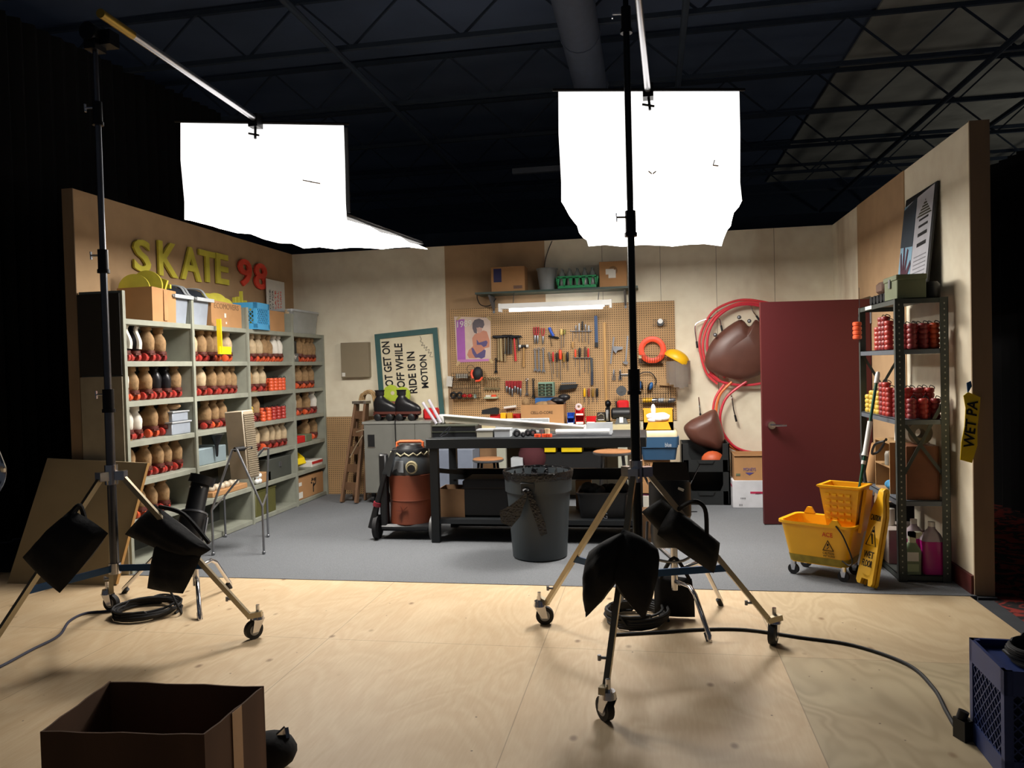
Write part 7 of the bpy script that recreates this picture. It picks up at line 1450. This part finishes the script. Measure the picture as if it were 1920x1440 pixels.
part('green_handle', MB().cyl(a, b, .011, n=12), mat('dark_green_handle', '14503c', .4), t, world=True); part('white_tip', MB().tube([a.lerp(b, .93), a.lerp(b, .99), b+(b-a)*.01], lambda q: .016-.006*(q > .9), 10), WHITE, t, world=True); part('white_grip', MB().tube([a.lerp(b, .42), a.lerp(b, .45), a.lerp(b, .64), a.lerp(b, .66)], lambda q: (.023 if q < .2 else .017), 12), WHITE, t, world=True); part('white_ring', MB().cyl(a.lerp(b, .36)-Vector(), a.lerp(b, .385), .015, n=12), WHITE, t, world=True); part('mop_socket', MB().cyl(a-(b-a)*.06, a+(b-a)*.01, .02, n=12), mat('socket_cream', 'd8cca4', .5), t, world=True)
a, b = P(1616, 850, 5.95), P(1628, 945, 5.80); t = thing('wringer_lever', 'black wringer lever handle rising behind the mop', 'lever', tuple(b)); part('lever_bar', MB().tube([P(1620, 950, 5.75), b, a], .012, 8), BLACK, t, world=True); part('grip', MB().cyl(a+(b-a)*.3, a, .018, n=10), BLACK, t, world=True)
# ---- wet floor sign (folded A-frame)
b0, b1 = PZ(1646, 1105, .006), P(1680, 924, 5.48); ax_ = (b1-b0); u = ax_.normalized(); sd = Vector((-.45, .89, 0)).normalized(); nn = u.cross(sd).normalized()
t = thing('wet_floor_sign', 'folded yellow wet floor sign leaning against the steel rack', 'floor sign', tuple(b0)); Ls = ax_.length
def sg(s_, l, n=0): return b0+u*(Ls*l)+sd*(s_*.58)+nn*n
prof = [(-.0, .03), (.02, 0), (.06, .0), (.07, .06), (.17, .06), (.18, 0), (.22, 0), (.25, .03), (.225, .72), (.20, .82), (.17, .90), (.165, .97), (.14, 1.0), (.11, 1.0), (.085, .97), (.08, .90), (.05, .82), (.025, .72)]
for k_, n_off in ((0, 0.0), (1, .032)):
    part('sign_panel', MB().prism([sg(s_, l, n_off) for s_, l in prof], nn*.022), YEL, t, world=True)
part('top_hinge', MB().cyl(sg(.09, .97, .027), sg(.16, .97, .027), .028, n=12), YEL, t, world=True)
fr_ = nn.dot(Vector((0, 0, H))-b0) > 0; face = .0545 if fr_ else -.0005
ps = 1 if fr_ else -1
def stx(s_, l0, l1, a0, a1, bold=.01): return text(s_, sg(a0, l0, face), sg(a1, l0, face), sg(a0, l1, face), INK, t, 'sign_lettering', .0015, bold, lift=.001)
rev = sd.cross(u).dot(nn*ps) < 0
def stx2(s_, l0, l1): 
    a0, a1 = (.05, .20) if not rev else (.20, .05)
    return stx(s_, l0, l1, a0, a1)
stx2('CAUTION', .66, .72); stx2('WET', .27, .34); stx2('FLOOR', .18, .25)
part('warning_triangle', MB().tube([sg(.05, .40, face), sg(.20, .40, face), sg(.125, .60, face)], .004, 5, closed=True).bar(sg(.10, .42, face), sg(.135, .52, face), .012, .004).ell(tuple(sg(.125, .55, face)), .01, 8, 6), INK, t, world=True)
# ---- wet paint tape on wall end
pts = [P(x, y, 5.225) for x, y in ((1806, 742), (1815, 735), (1838, 745), (1836, 770), (1832, 800), (1832, 835), (1822, 868), (1800, 862), (1802, 830), (1808, 800), (1810, 765))]
t = thing('warning_tape', 'strip of yellow WET PAINT tape stuck on the right wall end', 'tape', tuple(pts[6])); part('yellow_tape', MB().prism(pts, (0, -.004, 0)), YELB, t, world=True)
text('WET PA', P(1826, 842, 5.219), P(1834, 752, 5.219), P(1806, 838, 5.219), INK, t, 'tape_lettering', .001, .02, lift=.0005); part('blue_tape_scrap', MB().prism([P(x, y, 5.226) for x, y in ((1812, 718), (1820, 714), (1822, 724), (1814, 738))], (0, -.004, 0)), mat('painter_blue', '2c5c8c', .6), t, world=True)
solo('black_floor_scrap', MB().obox((P(1310, 961, 7.0).x, PZ(1310, 961).y, .008), (.07, .02, .006), .1), BLACK, 'small black scrap lying on the grey carpet right of the lamp', 'scrap')
solo('chrome_handle', MB().tube([PX(2, 860, -2.6)+Vector((-.06, 0, .12)), PX(2, 868, -2.6), PX(6, 885, -2.6), PX(2, 905, -2.6), PX(-12, 930, -2.6)], .012, 8, smooth=4), CHROME, 'curved chrome bar peeking in at the far left edge of the picture', 'bar')
